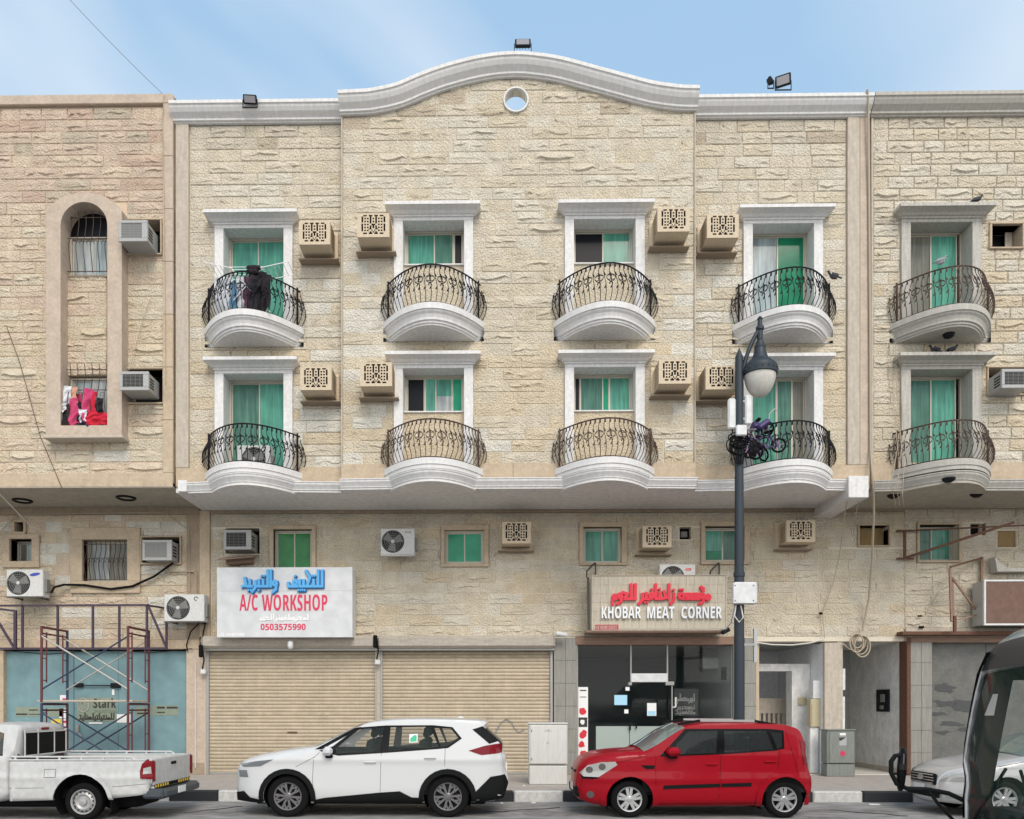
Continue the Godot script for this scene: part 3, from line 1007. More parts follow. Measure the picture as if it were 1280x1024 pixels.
	lay(Rect2(lxa + 0.27, yg, lxb - lxa - 0.27, yl - yg), [R(337, 657, 395, 735, zl), R(551, 656, 611, 709, zl), R(724, 653, 784, 707, zl), R(876, 652, 937, 706, zl), R(1072, 655, 1113, 684, zl), o[5].grow(0.02), o[6].grow(0.02)], zl - 0.02, func(x: float, y: float) -> String:
		if y > yl - 0.5:
			return tone_list(["sand", "honey", "grey", "sand"])
		return tone_list(["cream", "sand", "cream", "sand", "honey", "pale"]))
	surround(b, R(337, 657, 395, 735, zl), o[0], zl - 0.3, zl + 0.05, mats["band"])
	surround(b, R(551, 656, 611, 709, zl), o[1], zl - 0.3, zl + 0.05, mats["band"])
	surround(b, R(724, 653, 784, 707, zl), o[2], zl - 0.3, zl + 0.05, mats["band"])
	surround(b, R(876, 652, 937, 706, zl), o[3], zl - 0.3, zl + 0.05, mats["band"])
	surround(b, R(1072, 655, 1113, 684, zl), o[4], zl - 0.3, zl + 0.04, mats["band"])
	window(b, o[0], zl - 0.14, [[0.0, 0.52, 0.0, 1.0, mats["g_leaf"]], [0.5, 1.0, 0.0, 1.0, mats["g_leaf"]]], mats["aluminium"])
	window(b, o[1], zl - 0.1, [[0.0, 0.51, 0.0, 1.0, green], [0.49, 1.0, 0.0, 1.0, green]], mats["aluminium"])
	window(b, o[2], zl - 0.14, [[0.0, 0.52, 0.0, 1.0, mint], [0.5, 1.0, 0.0, 1.0, mint]], mats["aluminium"])
	window(b, o[3], zl - 0.18, [[0.0, 0.52, 0.0, 1.0, mint], [0.02, 0.5, 0.0, 0.33, deep, 1], [0.5, 1.0, 0.0, 1.0, dull]], mats["aluminium"])
	part("boarded_window", M.new().slab(o[4], zl - 0.3, zl - 0.26), mats["wood_board"], b)
	part("vent_back", M.new().slab(o[5], zl - 0.45, zl - 0.25), mats["dark_metal"], b)
	part("vent_block", M.new().box(Vector3(o[5].get_center().x, o[5].get_center().y, zl - 0.2), Vector3(0.16, 0.14, 0.08), 0.01), mats["ac_grey"], b)
	part("sleeve_back", M.new().slab(o[6], zl - 0.45, zl - 0.4), mats["dark_metal"], b)
	# mass behind
	part("roof", M.new().slab(Rect2(xa, 13.8, xd - xa, 0.3), -11, -0.45), mats["soffit_old"], b)
	part("back_wall", M.new().slab(Rect2(xa, 0, xd - xa, 13.8), -11.3, -11), mats["band"], b)
	set_stones(b)
	b_mid = b


func right_building() -> void:
	var xa: float = W(1088.5, 300, 0).x
	var xb := xa + 6.6
	var b := thing("right_building", "weathered stone building on the right with dirty grey cornice and rusty balcony railings", "building", Vector3((xa + xb) / 2, 0, 0))
	var old: Material = mats["old_plaster"]
	var yb := 6.60
	var y_band: float = W(1180, 579, 0).y
	var yt: float = W(1180, 128, 0).y
	var xc: float = W(1175.4, 400, 0).x
	var hole := R(1239, 281, 1277, 310, 0)
	var hole_f := R(1236, 278, 1280, 312, 0)
	var ac := R(1235, 460, 1284, 493, 0)
	var xc2 := xc + 3.55
	var open := [opening_rect(xc, FLOORS[0]), opening_rect(xc, FLOORS[1]), hole, ac]
	wall("wall", Rect2(xa, yb, xb - xa, yt - yb), open, -0.45, -0.036, mats["mortar"], b)
	var pick := func(x: float, y: float) -> String:
		if y > yt - 0.8:
			return tone_list(["grey", "grey", "cream", "brown"])
		if y > 11.3:
			return tone_list(["cream", "pale", "cream", "sand"])
		return tone_list(["cream", "sand", "cream", "sand", "pale", "honey"])
	lay(Rect2(xa + 0.06, y_band, xb - xa - 0.06, yt - y_band - 0.1), [opening_rect(xc, FLOORS[0]), opening_rect(xc, FLOORS[1]), hole_f.grow(-0.01), ac.grow(0.03)], -0.02, pick)
	part("edge_bead", M.new().slab(Rect2(xa, y_band, 0.05, yt - y_band), -0.3, 0.03, 0.006), mats["pilaster"], b)
	var x := xa
	while x < xb - 0.1:
		part("band_slab", M.new().slab(Rect2(x + 0.002, yb + 0.1, 1.246, y_band - yb - 0.1), -0.3, 0.04, 0.006), mats["band"], b)
		x += 1.25
	part("cornice", moulding([Vector3(xa - 0.03, W(1180, 113.5, 0.3).y, 0), Vector3(xb, W(1180, 113.5, 0.3).y, 0)], [Vector3(0, 0, 1), Vector3(0, 0, 1)], cornice_profile(0.36, 0.3)), old, b)
	soffit_edge(b, xa, xb, [xc], 0.0, yb - 0.05, old)
	part("soffit", M.new().slab(Rect2(xa, yb - 0.025, xb - xa, 0.1), ZL - 0.2, 0.0), mats["soffit_old"], b)
	for p in [[1117, 621], [1186, 602], [1221, 620]]:
		var tz: float = CAMZ - (yb - 0.03 - CAMY) * F / (HY - p[1])
		var v := W(p[0], p[1], tz)
		part("ceiling_lamp", M.new().lathe([Vector2(0.0, -0.09), Vector2(0.06, -0.085), Vector2(0.1, -0.06), Vector2(0.13, -0.03), Vector2(0.13, 0.0)], 18, Vector3(v.x, yb - (0.02 if tz < 0.2 else 0.0), v.z)), mats["black_paint"], b)
	var up := [[0.0, 0.5, 0.0, 1.0, mats["g_grey"]], [0.48, 0.96, 0.0, 1.0, mats["g_mint"]], [0.8, 0.94, 0.02, 0.98, mats["g_dull"], 1]]
	var down := [[0.0, 0.5, 0.0, 1.0, mats["g_dull"]], [0.48, 0.94, 0.0, 1.0, mats["g_mint"]], [0.8, 0.92, 0.02, 0.98, mats["g_grey"], 1]]
	bay_opening(b, xc, FLOORS[1], 0.0, old, up, 0.0, mats["mortar"])
	bay_opening(b, xc, FLOORS[0], 0.0, old, down, 0.0, mats["mortar"])
	balcony(b, xc, FLOORS[1], 0.0, old, mats["iron_rust"], false)
	balcony(b, xc, FLOORS[0], 0.0, old, mats["iron_rust"], true)
	var dome := W(1186, 414, 0.4)
	part("ceiling_lamp", M.new().lathe([Vector2(0.0, -0.09), Vector2(0.06, -0.085), Vector2(0.1, -0.06), Vector2(0.12, 0.0)], 18, Vector3(dome.x, FLOORS[1] - 0.4, 0.4)), mats["black_paint"], b)
	surround(b, hole_f, hole, -0.4, 0.05, mats["band"])
	part("window_back", M.new().slab(hole, -0.45, -0.4), mats["g_black"], b)
	part("open_sash", M.new().slab(Rect2(hole.end.x - 0.18, hole.position.y, 0.16, hole.size.y), -0.3, -0.27, 0.005), mats["pilaster"], b)
	surround(b, ac.grow(0.03), ac, -0.4, 0.04, mats["band"], "sleeve")
	part("sleeve_back", M.new().slab(ac, -0.45, -0.4), mats["dark_metal"], b)
	var zl := ZL
	var lxa: float = W(1131, 700, zl).x + 0.004
	var ly: float = W(0, 803, zl).y
	var o := [R(1149, 656, 1198, 701, zl), R(1214, 654, 1229, 668, zl), R(1248, 663, 1272, 684, zl)]
	var yl: float = W(0, 639, zl).y
	var yg: float = W(0, 787, zl).y
	wall("lower_wall", Rect2(lxa, ly, xb - lxa, yb - ly), o, zl - 0.45, zl - 0.03, mats["mortar"], b)
	part("top_band", M.new().slab(Rect2(lxa, yl, xb - lxa, yb - yl - 0.03), zl - 0.1, zl + 0.04, 0.008), mats["brown_band"], b)
	var f0 := R(1146, 653, 1201.5, 703.5, zl)
	lay(Rect2(lxa, yg, xb - lxa, yl - yg), [f0, o[1].grow(0.03), o[2].grow(0.02)], zl - 0.02, func(x: float, y: float) -> String: return tone_list(["cream", "sand", "cream", "sand", "grey", "pale"]))
	surround(b, f0, o[0], zl - 0.35, zl + 0.045, mats["band"])
	window(b, o[0], zl - 0.26, [[0.0, 0.46, 0.0, 1.0, mats["g_dull"]], [0.44, 1.0, 0.0, 1.0, mats["g_mint"]], [0.84, 0.98, 0.02, 0.98, mats["g_deep"], 1]], mats["aluminium"])
	part("vent_back", M.new().slab(o[1], zl - 0.45, zl - 0.2), mats["dark_metal"], b)
	part("boarded_window", M.new().slab(o[2], zl - 0.25, zl - 0.1), mats["wood_board"], b)
	part("ground_band", M.new().slab(Rect2(lxa, ly, xb - lxa, yg - ly), zl - 0.1, zl + 0.05, 0.01), mats["pilaster"], b)
	part("roof", M.new().slab(Rect2(xa, 13.8, xb - xa, 0.3), -11, -0.45), mats["soffit_old"], b)
	part("back_wall", M.new().slab(Rect2(xa, 0, xb - xa, 13.8), -11.3, -11), mats["band"], b)
	part("side_wall", M.new().slab(Rect2(xb, 0, 0.3, 14.8), -11.3, -0.02), mats["band"], b)
	set_stones(b)
	b_right = b


# ---------------------------------------------------------------- stone facing
var variants := []
var tones := {}
var field := []


func stone_variant() -> ArrayMesh:
	var m := M.new()
	var xs := [0.0, 0.02, 0.18, 0.34, 0.5, 0.66, 0.82, 0.98, 1.0]
	for i in range(2, 7):
		xs[i] += rng.randf_range(-0.06, 0.06)
	var amp := rng.randf_range(0.25, 1.0)
	var yr := rng.randf_range(0.3, 0.6)
	var g := []
	for i in xs.size():
		var edge: bool = i == 0 or i == xs.size() - 1
		var rim: bool = i == 1 or i == xs.size() - 2
		yr = clampf(lerpf(yr + rng.randf_range(-0.16, 0.16), rng.randf_range(0.22, 0.7), 0.35), 0.2, 0.72)
		var lip := pow(rng.randf(), 1.4) * amp
		var ys := [0.0, 0.05, yr - rng.randf_range(0.05, 0.14), yr, lerpf(yr, 0.95, rng.randf_range(0.35, 0.6)), 0.95, 1.0]
		var zs := [-0.008, 0.004 + rng.randf() * 0.01, 0.004 + rng.randf() * 0.014, 0.016 + 0.044 * lip, 0.012 + rng.randf() * 0.032 * amp, 0.006 + rng.randf() * 0.016, -0.008]
		var col := []
		for j in 7:
			var z: float = -0.008 if edge else zs[j]
			if rim:
				z = minf(z, 0.017)
			var jx := 0.0 if edge or rim or j == 0 or j == 6 else rng.randf_range(-0.05, 0.05)
			col.append(Vector3(clampf(xs[i] + jx, 0, 1), ys[j], z))
		g.append(col)
	for i in xs.size() - 1:
		for j in 6:
			if rng.randf() < 0.5:
				m.tri(g[i][j], g[i + 1][j], g[i + 1][j + 1])
				m.tri(g[i][j], g[i + 1][j + 1], g[i][j + 1])
			else:
				m.tri(g[i][j], g[i + 1][j], g[i][j + 1])
				m.tri(g[i + 1][j], g[i + 1][j + 1], g[i][j + 1])
	return m.mesh()


func stone_tone(key: String, c: Color) -> void:
	tones[key] = mk("stone_" + key, c, 0.92, {"tex": "grain", "scale": 0.6, "tex2": "cloud", "scale2": 0.33, "bump": "rough", "depth": 2.5})


# rows of split stone blocks over a region, openings cut out; top(x) limits the height
func lay(region: Rect2, holes: Array, z: float, choose: Callable, pitch := 0.262, top = null) -> void:
	var y := region.position.y
	var row := 0
	while y < region.end.y - 0.05:
		var h := minf(pitch, region.end.y - y)
		var x := region.position.x
		var first := true
		while x < region.end.x - 0.03:
			var w := rng.randf_range(0.34, 0.9)
			if first:
				w = rng.randf_range(0.2, 0.7)
			first = false
			if region.end.x - x - w < 0.25:
				w = region.end.x - x
			for q: Rect2 in cut([Rect2(x, y, w, h)], holes):
				var r := q.grow(-0.005)
				if top != null:
					var lim := minf(top.call(r.position.x), top.call(r.end.x))
					if r.end.y > lim:
						r.size.y = lim - r.position.y
				if r.size.x > 0.035 and r.size.y > 0.035:
					field.append({"r": r, "z": z, "t": choose.call(r.position.x + r.size.x / 2, y)})
			x += w
		y += pitch
		row += 1


# the blocks gathered in field become pieces of one building: the 300 largest singly, the rest as one mesh
func set_stones(parent: Node3D) -> void:
	field.sort_custom(func(a, b): return a.r.size.x * a.r.size.y > b.r.size.x * b.r.size.y)
	var rest := {}
	var o := origin(parent)
	for i in field.size():
		var s: Dictionary = field[i]
		var k := rng.randi() % variants.size()
		var t := Transform3D(Basis.from_scale(Vector3(s.r.size.x, s.r.size.y, 1.0)), Vector3(s.r.position.x, s.r.position.y, s.z))
		if i < 300:
			var p := MeshInstance3D.new()
			p.name = "stone"
			p.mesh = variants[k]
			p.material_override = tones[s.t]
			parent.add_child(p, true)
			t.origin -= o
			p.transform = t
		else:
			if not rest.has(s.t):
				rest[s.t] = SurfaceTool.new()
				rest[s.t].begin(Mesh.PRIMITIVE_TRIANGLES)
			rest[s.t].append_from(variants[k], 0, t)
	var am := ArrayMesh.new()
	for t in rest:
		rest[t].commit(am)
		am.surface_set_material(am.get_surface_count() - 1, tones[t])
	if am.get_surface_count():
		var p := part("smaller_stones", am, null, parent)
		p.set_meta("kind", "stuff")
	field = []


# ---------------------------------------------------------------- facade parts
func wall(called: String, region: Rect2, holes: Array, z0: float, z1: float, mt: Material, parent: Node3D) -> void:
	var m := M.new()
	for r: Rect2 in cut([region], holes):
		m.slab(r, z0, z1)
	part(called, m, mt, parent)


# glazed opening: outer frame, sashes, panes; pane = [u0, u1, v0, v1, material]
func window(parent: Node3D, r: Rect2, z: float, panes: Array, fr: Material, fw := 0.045) -> void:
	var w := holder("window", parent, Vector3(r.position.x + r.size.x / 2, r.position.y, z))
	var f := M.new()
	f.slab(Rect2(r.position.x, r.position.y, fw, r.size.y), z - 0.05, z + 0.03, 0.004)
	f.slab(Rect2(r.end.x - fw, r.position.y, fw, r.size.y), z - 0.05, z + 0.03, 0.004)
	f.slab(Rect2(r.position.x + fw, r.position.y, r.size.x - 2 * fw, fw), z - 0.05, z + 0.028, 0.004)
	f.slab(Rect2(r.position.x + fw, r.end.y - fw, r.size.x - 2 * fw, fw), z - 0.05, z + 0.028, 0.004)
	part("frame", f, fr, w)
	var n := r.grow(-fw)
	for k in panes.size():
		var p: Array = panes[k]
		var q := Rect2(n.position.x + n.size.x * p[0], n.position.y + n.size.y * p[2], n.size.x * (p[1] - p[0]), n.size.y * (p[3] - p[2]))
		var zz := z - 0.02 + (0.014 if k % 2 else 0.0)
		if p.size() > 5:   # without a sash of its own
			part("pane", M.new().slab(q, zz - 0.012, zz - 0.004), p[4], w)
			continue
		var s := M.new()
		var e := 0.028
		s.slab(Rect2(q.position.x, q.position.y, e, q.size.y), zz - 0.012, zz + 0.014, 0.003)
		s.slab(Rect2(q.end.x - e, q.position.y, e, q.size.y), zz - 0.012, zz + 0.014, 0.003)
		if p[2] < 0.01:
			s.slab(Rect2(q.position.x + e, q.position.y, q.size.x - 2 * e, e), zz - 0.012, zz + 0.012, 0.003)
		if p[3] > 0.99:
			s.slab(Rect2(q.position.x + e, q.end.y - e, q.size.x - 2 * e, e), zz - 0.012, zz + 0.012, 0.003)
		part("sash", s, fr, w)
		part("pane", M.new().slab(q.grow(-0.015), zz - 0.008, zz), p[4], w)


# stone border round a small opening
func surround(parent: Node3D, outer: Rect2, inner: Rect2, z0: float, z1: float, mt: Material, called := "window_surround") -> void:
	var m := M.new()
	for r: Rect2 in cut([outer], [inner]):
		m.slab(r, z0, z1, 0.008)
	part(called, m, mt, parent)


func moulding(path: Array, norm: Array, prof: Array) -> M:
	var rows := []
	for i in path.size():
		var row := []
		for p: Vector2 in prof:
			row.append(path[i] + norm[i] * p.x + Vector3(0, p.y, 0))
		rows.append(row)
	var m := M.new()
	for i in rows.size() - 1:
		for j in prof.size() - 1:
			m.quad(rows[i][j], rows[i][j + 1], rows[i + 1][j + 1], rows[i + 1][j])
	for e in [0, rows.size() - 1]:   # end faces, fanned from the wall line
		var c: Vector3 = path[e] + Vector3(0, (prof[0].y + prof[-1].y) / 2, 0) - norm[e] * 0.02
		for j in prof.size() - 1:
			if e == 0:
				m.tri(c, rows[e][j + 1], rows[e][j])
			else:
				m.tri(c, rows[e][j], rows[e][j + 1])
	return m


func cornice_profile(h: float, proj: float) -> Array:
	var o := []
	for p in [[-1.1, 0.0], [1.0, 0.0], [1.0, -0.2], [0.9, -0.24], [0.86, -0.36], [0.7, -0.56], [0.42, -0.74], [0.36, -0.78], [0.36, -0.9], [0.2, -0.93], [0.2, -1.0], [-0.05, -1.0]]:
		o.append(Vector2(p[0] * proj, p[1] * h))
	return o


func hood(parent: Node3D, xc: float, y: float, zw: float, mt: Material) -> void:
	var hw := 0.865
	var rows := []
	var prof := [[0.0, -0.19], [0.02, -0.19], [0.02, -0.155], [0.04, -0.15], [0.07, -0.11], [0.12, -0.085], [0.135, -0.08], [0.135, -0.075], [0.16, -0.07], [0.16, 0.0], [0.0, 0.015]]
	for k in 4:
		var row := []
		for p in prof:
			var sx: float = -hw - p[0] if k < 2 else hw + p[0]
			var sz: float = zw if k in [0, 3] else zw + 0.06 + p[0] * 1.7
			row.append(Vector3(xc + sx, y + p[1], sz))
		rows.append(row)
	var m := M.new()
	for i in 3:
		for j in prof.size() - 1:
			m.quad(rows[i][j], rows[i + 1][j], rows[i + 1][j + 1], rows[i][j + 1])
	part("hood_moulding", m, mt, parent)


func plan_path(xc: float, zw: float, hw: float, d: float, n := 24) -> Array:
	var p := []
	var q := []
	var pts := [Vector2(-hw, 0)]
	for i in n + 1:
		var u := -cos(PI * i / n)
		pts.append(Vector2(hw * u, d * pow(maxf(1 - u * u, 0), 0.98)))
	pts.append(Vector2(hw, 0))
	for i in pts.size():
		var a: Vector2 = pts[maxi(i - 1, 0)]
		var b: Vector2 = pts[mini(i + 1, pts.size() - 1)]
		var t := (b - a).normalized()
		p.append(Vector3(xc + pts[i].x, 0, zw + pts[i].y))
		q.append(Vector3(-t.y, 0, t.x))
	return [p, q]


var baluster_mesh: ArrayMesh
var scroll_mesh: ArrayMesh


func belly(t: float) -> float:
	return 0.13 * pow(sin(PI * clampf(pow(t, 0.75), 0, 1)), 1.5) - 0.02 * t


func make_iron() -> void:
	var m := M.new()
	var pts := []
	for i in 15:
		var t := i / 14.0
		pts.append(Vector3(0.026 * sin(t * TAU), t * 0.8, belly(t)))
	m.tube(pts, 0.0078, 5)
	m.box(Vector3(0.0, 0.752, belly(0.94) + 0.004), Vector3(0.036, 0.09, 0.012), 0.012)
	for s in [[0.66, 1.0], [0.3, -1.0]]:   # leaves
		var t: float = s[0]
		var c := Vector3(0.026 * sin(t * TAU) + 0.014 * s[1], t * 0.8, belly(t) + 0.006)
		m.box(c, Vector3(0.026, 0.075, 0.014), 0.008, Basis(Vector3(0, 0, 1), 0.5 * s[1]))
	baluster_mesh = m.mesh()
	# a ring of two facing C scrolls that curl in at the middle
	var c := M.new()
	for s in [-1.0, 1.0]:
		for v in [-1.0, 1.0]:
			var q := []
			for i in 15:
				var f := i / 14.0
				var a := PI * 0.5 * (1.0 - f) - f * PI * 1.15
				var r := 0.088 if f < 0.35 else lerpf(0.088, 0.02, (f - 0.35) / 0.65)
				var cx := 0.0 if f < 0.35 else lerpf(0.0, 0.03, (f - 0.35) / 0.65)
				var y: float = 0.43 + v * (r * sin(a) + (0.0 if f < 0.35 else lerpf(0.0, 0.035, (f - 0.35) / 0.65)))
				q.append(Vector3(s * (cx + r * cos(a)), y, belly(y / 0.8) + 0.01))
			c.tube(q, 0.0075, 4)
		c.box(Vector3(s * 0.02, 0.315, belly(0.39) + 0.01), Vector3(0.024, 0.07, 0.012), 0.008, Basis(Vector3(0, 0, 1), 0.4 * s))
	scroll_mesh = c.mesh()


func balcony(parent: Node3D, xc: float, fl: float, zw: float, slab: Material, iron: Material, lower: bool, hw := 1.1, d := 0.92) -> void:
	var b := holder("balcony", parent, Vector3(xc, fl - 0.4, zw))
	var pq := plan_path(xc, zw, hw, d)
	var path: Array = pq[0]
	var norm: Array = pq[1]
	var prof := []
	for p in [[0.0, 0.0], [0.0, -0.125], [-0.028, -0.13], [-0.034, -0.16], [-0.075, -0.2], [-0.1, -0.26], [-0.105, -0.31], [-0.14, -0.315], [-0.14, -0.36], [-0.17, -0.365], [-0.17, -0.4]]:
		prof.append(Vector2(p[0], p[1]))
	if lower:
		prof = [Vector2(0, 0), Vector2(0, -0.13), Vector2(-0.02, -0.135), Vector2(-0.02, -0.215)]
	var m := M.new()
	var rows := []
	for i in path.size():
		var row := []
		for p: Vector2 in prof:
			var v: Vector3 = path[i] + norm[i] * p.x + Vector3(0, fl + p.y, 0)
			v.z = maxf(v.z, zw + 0.0)
			row.append(v)
		rows.append(row)
	for i in rows.size() - 1:
		for j in prof.size() - 1:
			var na: Vector3 = norm[i]
			var nb: Vector3 = norm[i + 1]
			var dp: Vector2 = (prof[j + 1] - prof[j]).normalized()
			var n1 := (na * -dp.y + Vector3(0, dp.x, 0)).normalized()
			var n2 := (nb * -dp.y + Vector3(0, dp.x, 0)).normalized()
			if (rows[i + 1][j] - rows[i][j]).length() > 0.25:
				m.quad(rows[i][j], rows[i][j + 1], rows[i + 1][j + 1], rows[i + 1][j])
			else:
				m.quadn(rows[i][j], rows[i][j + 1], rows[i + 1][j + 1], rows[i + 1][j], n1, n1, n2, n2)
	var k := rows.size()
	for i in k / 2:
		for e in [0, prof.size() - 1]:
			var a: Vector3 = rows[i][e]
			var a2: Vector3 = rows[i + 1][e]
			var c: Vector3 = rows[k - 1 - i][e]
			var c2: Vector3 = rows[k - 2 - i][e]
			if e == 0:
				m.quad(a, a2, c2, c)
			else:
				m.quad(a, c, c2, a2)
	part("slab", m, slab, b)
	# wrought iron, bellied outwards, set along the edge
	var arc := [0.0]
	for i in range(1, path.size()):
		arc.append(arc[-1] + (path[i] - path[i - 1]).length())
	var at := func(s: float) -> Array:
		var i := 1
		while i < path.size() - 1 and arc[i] < s:
			i += 1
		var f: float = clampf((s - arc[i - 1]) / maxf(arc[i] - arc[i - 1], 1e-5), 0, 1)
		return [path[i - 1].lerp(path[i], f), norm[i - 1].lerp(norm[i], f).normalized()]
	var rail := []
	var foot := []
	var num := 27
	for i in num:
		var s: float = 0.02 + (arc[-1] - 0.04) * i / (num - 1)
		var pn: Array = at.call(s)
		var p: Vector3 = pn[0] - pn[1] * 0.06
		var n: Vector3 = pn[1]
		var bs := Basis(Vector3(n.z, 0, -n.x), Vector3.UP, n)
		rail.append(p + Vector3(0, fl + 0.82, 0) - n * 0.02)
		foot.append(p + Vector3(0, fl + 0.03, 0))
		var o := part("baluster", baluster_mesh, iron, b, true)
		o.transform = Transform3D(bs, p + Vector3(0, fl + 0.02, 0) - origin(b))
		if i % 2 == 1:
			var q := part("scroll", scroll_mesh, iron, b, true)
			q.transform = o.transform
	part("top_rail", M.new().tube(rail, 0.017, 6), iron, b)
	part("bottom_rail", M.new().tube(foot, 0.011, 5), iron, b)
	for e in [1, num - 2]:
		part("end_post", M.new().bar(foot[e] + Vector3(0, -0.03, 0), foot[e] + Vector3(0, 0.83, 0), 0.035), iron, b)


# door or window with white surround behind a balcony
func bay_opening(parent: Node3D, xc: float, fl: float, zw: float, white: Material, panes: Array, sill: float, apron: Material) -> void:
	var top := fl + 2.20
	var m := M.new()
	for s in [-1, 1]:
		m.slab(Rect2(xc - 0.865 if s < 0 else xc + 0.665, fl, 0.2, 2.2), zw - 0.42, zw + 0.06, 0.006)
	m.slab(Rect2(xc - 0.865, top, 1.73, 0.075), zw - 0.42, zw + 0.063, 0.006)
	part("door_surround", m, white, parent)
	hood(parent, xc, fl + 2.46, zw, white)
	var z := zw - 0.36
	if sill > 0:
		part("sill_wall", M.new().slab(Rect2(xc - 0.665, fl, 1.33, sill), zw - 0.45, zw - 0.14), apron, parent)
		part("sill", M.new().slab(Rect2(xc - 0.663, fl + sill, 1.326, 0.03), zw - 0.45, zw - 0.1, 0.004), white, parent)
	window(parent, Rect2(xc - 0.664, fl + sill + 0.035, 1.328, 2.2 - sill - 0.037), z, panes, mats["aluminium"])


func opening_rect(xc: float, fl: float) -> Rect2:
	return Rect2(xc - 0.86, fl, 1.72, 2.27)


# white moulding that runs along the soffit edge and swings out round the lower balconies
func soffit_edge(parent: Node3D, x0: float, x1: float, bows: Array, z: float, y: float, mt: Material) -> void:
	var path := [Vector3(x0, 0, z + 0.19)]
	for xc: float in bows:
		var pq := plan_path(xc, z, 1.1, 0.92)
		for p: Vector3 in pq[0]:
			if p.z > z + 0.19:
				path.append(p)
		var q := []
		for p: Vector3 in pq[0]:
			if p.z > z + 0.15:
				q.append(Vector2(p.x, p.z))
		var fill := M.new()
		var poly := PackedVector2Array()
		for k in q.size():
			var c := Vector2(xc, z)
			poly.append(c + (q[k] - c) * 0.9)
		poly.append(Vector2(xc + 0.98, z - 0.05))
		poly.append(Vector2(xc - 0.98, z - 0.05))
		fill.prism(poly, -y, -y - 0.03 + 0.06, Vector3(), Basis(Vector3(1, 0, 0), Vector3(0, 0, 1), Vector3(0, -1, 0)))
		part("balcony_soffit", fill, mats["soffit"] if mt == mats["white_plaster"] else mats["soffit_old"], parent)
	path.append(Vector3(x1, 0, z + 0.19))
	var norm := []
	for i in path.size():
		var a: Vector3 = path[maxi(i - 1, 0)]
		var b: Vector3 = path[mini(i + 1, path.size() - 1)]
		var t1: Vector3 = (path[i] - a).normalized() if i > 0 else (b - path[i]).normalized()
		var t2: Vector3 = (b - path[i]).normalized() if i < path.size() - 1 else t1
		var n1 := Vector3(-t1.z, 0, t1.x)
		var n2 := Vector3(-t2.z, 0, t2.x)
		var n := (n1 + n2).normalized()
		norm.append(n / maxf(n.dot(n1), 0.5))
	var prof := []
	for p in [[-0.12, 0.215], [-0.02, 0.215], [-0.02, 0.195], [-0.035, 0.185], [-0.04, 0.15], [-0.075, 0.1], [-0.1, 0.06], [-0.1, 0.045], [-0.125, 0.04], [-0.125, 0.0], [-0.17, -0.004]]:
		prof.append(Vector2(p[0], p[1] + y))
	part("soffit_moulding", moulding(path, norm, prof), mt, parent)


# ---------------------------------------------------------------- air conditioning
const LATTICE := ["..###.###.###.###..", ".#.....#...#.....#.", ".#.#.#.#.#.#.#.#.#.", ".#.....#...#.....#.", ".#.#.#.#.#.#.#.#.#.", ".......#...#.......", ".#.#.#..###..#.#.#.", ".#.....#.#.#.....#.", ".#.#.#.#.#.#.#.#.#.", ".#....##...##....#.", ".#.#.#..#.#..#.#.#.", ".......#.#.#.......", "..###.###.###.###.."]
var cover0: Node3D


func lattice(w: float, h: float, t: float) -> M:
	var m := M.new()
	var nx := 23
	var ny := 16
	var solid := func(i: int, j: int) -> bool:
		if i < 0 or j < 0 or i >= nx or j >= ny:
			return false
		var c := i - 2
		var r := j - 1
		if c < 0 or r < 0 or c >= 19 or r >= 13:
			return true
		return LATTICE[r][c] == "."
	var xs := []
	var ys := []
	for i in nx + 1:
		xs.append(w * (i / float(nx) - 0.5))
	for j in ny + 1:
		ys.append(h * (0.5 - j / float(ny)))
	# holes are drawn a little wider than the bars between them
	for i in range(3, 21):
		var left: bool = (i - 2) % 2 == 1
		xs[i] += (-0.004 if left else 0.004)
	for j in range(2, 14):
		ys[j] += 0.003 if (j - 1) % 2 == 0 else -0.003
	for j in ny:
		for i in nx:
			if not solid.call(i, j):
				continue
			var a := Vector3(xs[i], ys[j + 1], 0)
			var b := Vector3(xs[i + 1], ys[j + 1], 0)
			var c := Vector3(xs[i + 1], ys[j], 0)
			var d := Vector3(xs[i], ys[j], 0)
			var k := Vector3(0, 0, -t)
			m.quad(a, b, c, d)
			if not solid.call(i - 1, j):
				m.quad(a + k, a, d, d + k)
			if not solid.call(i + 1, j):
				m.quad(b, b + k, c + k, c)
			if not solid.call(i, j - 1):
				m.quad(d, c, c + k, d + k)
			if not solid.call(i, j + 1):
				m.quad(a + k, b + k, b, a)
	return m


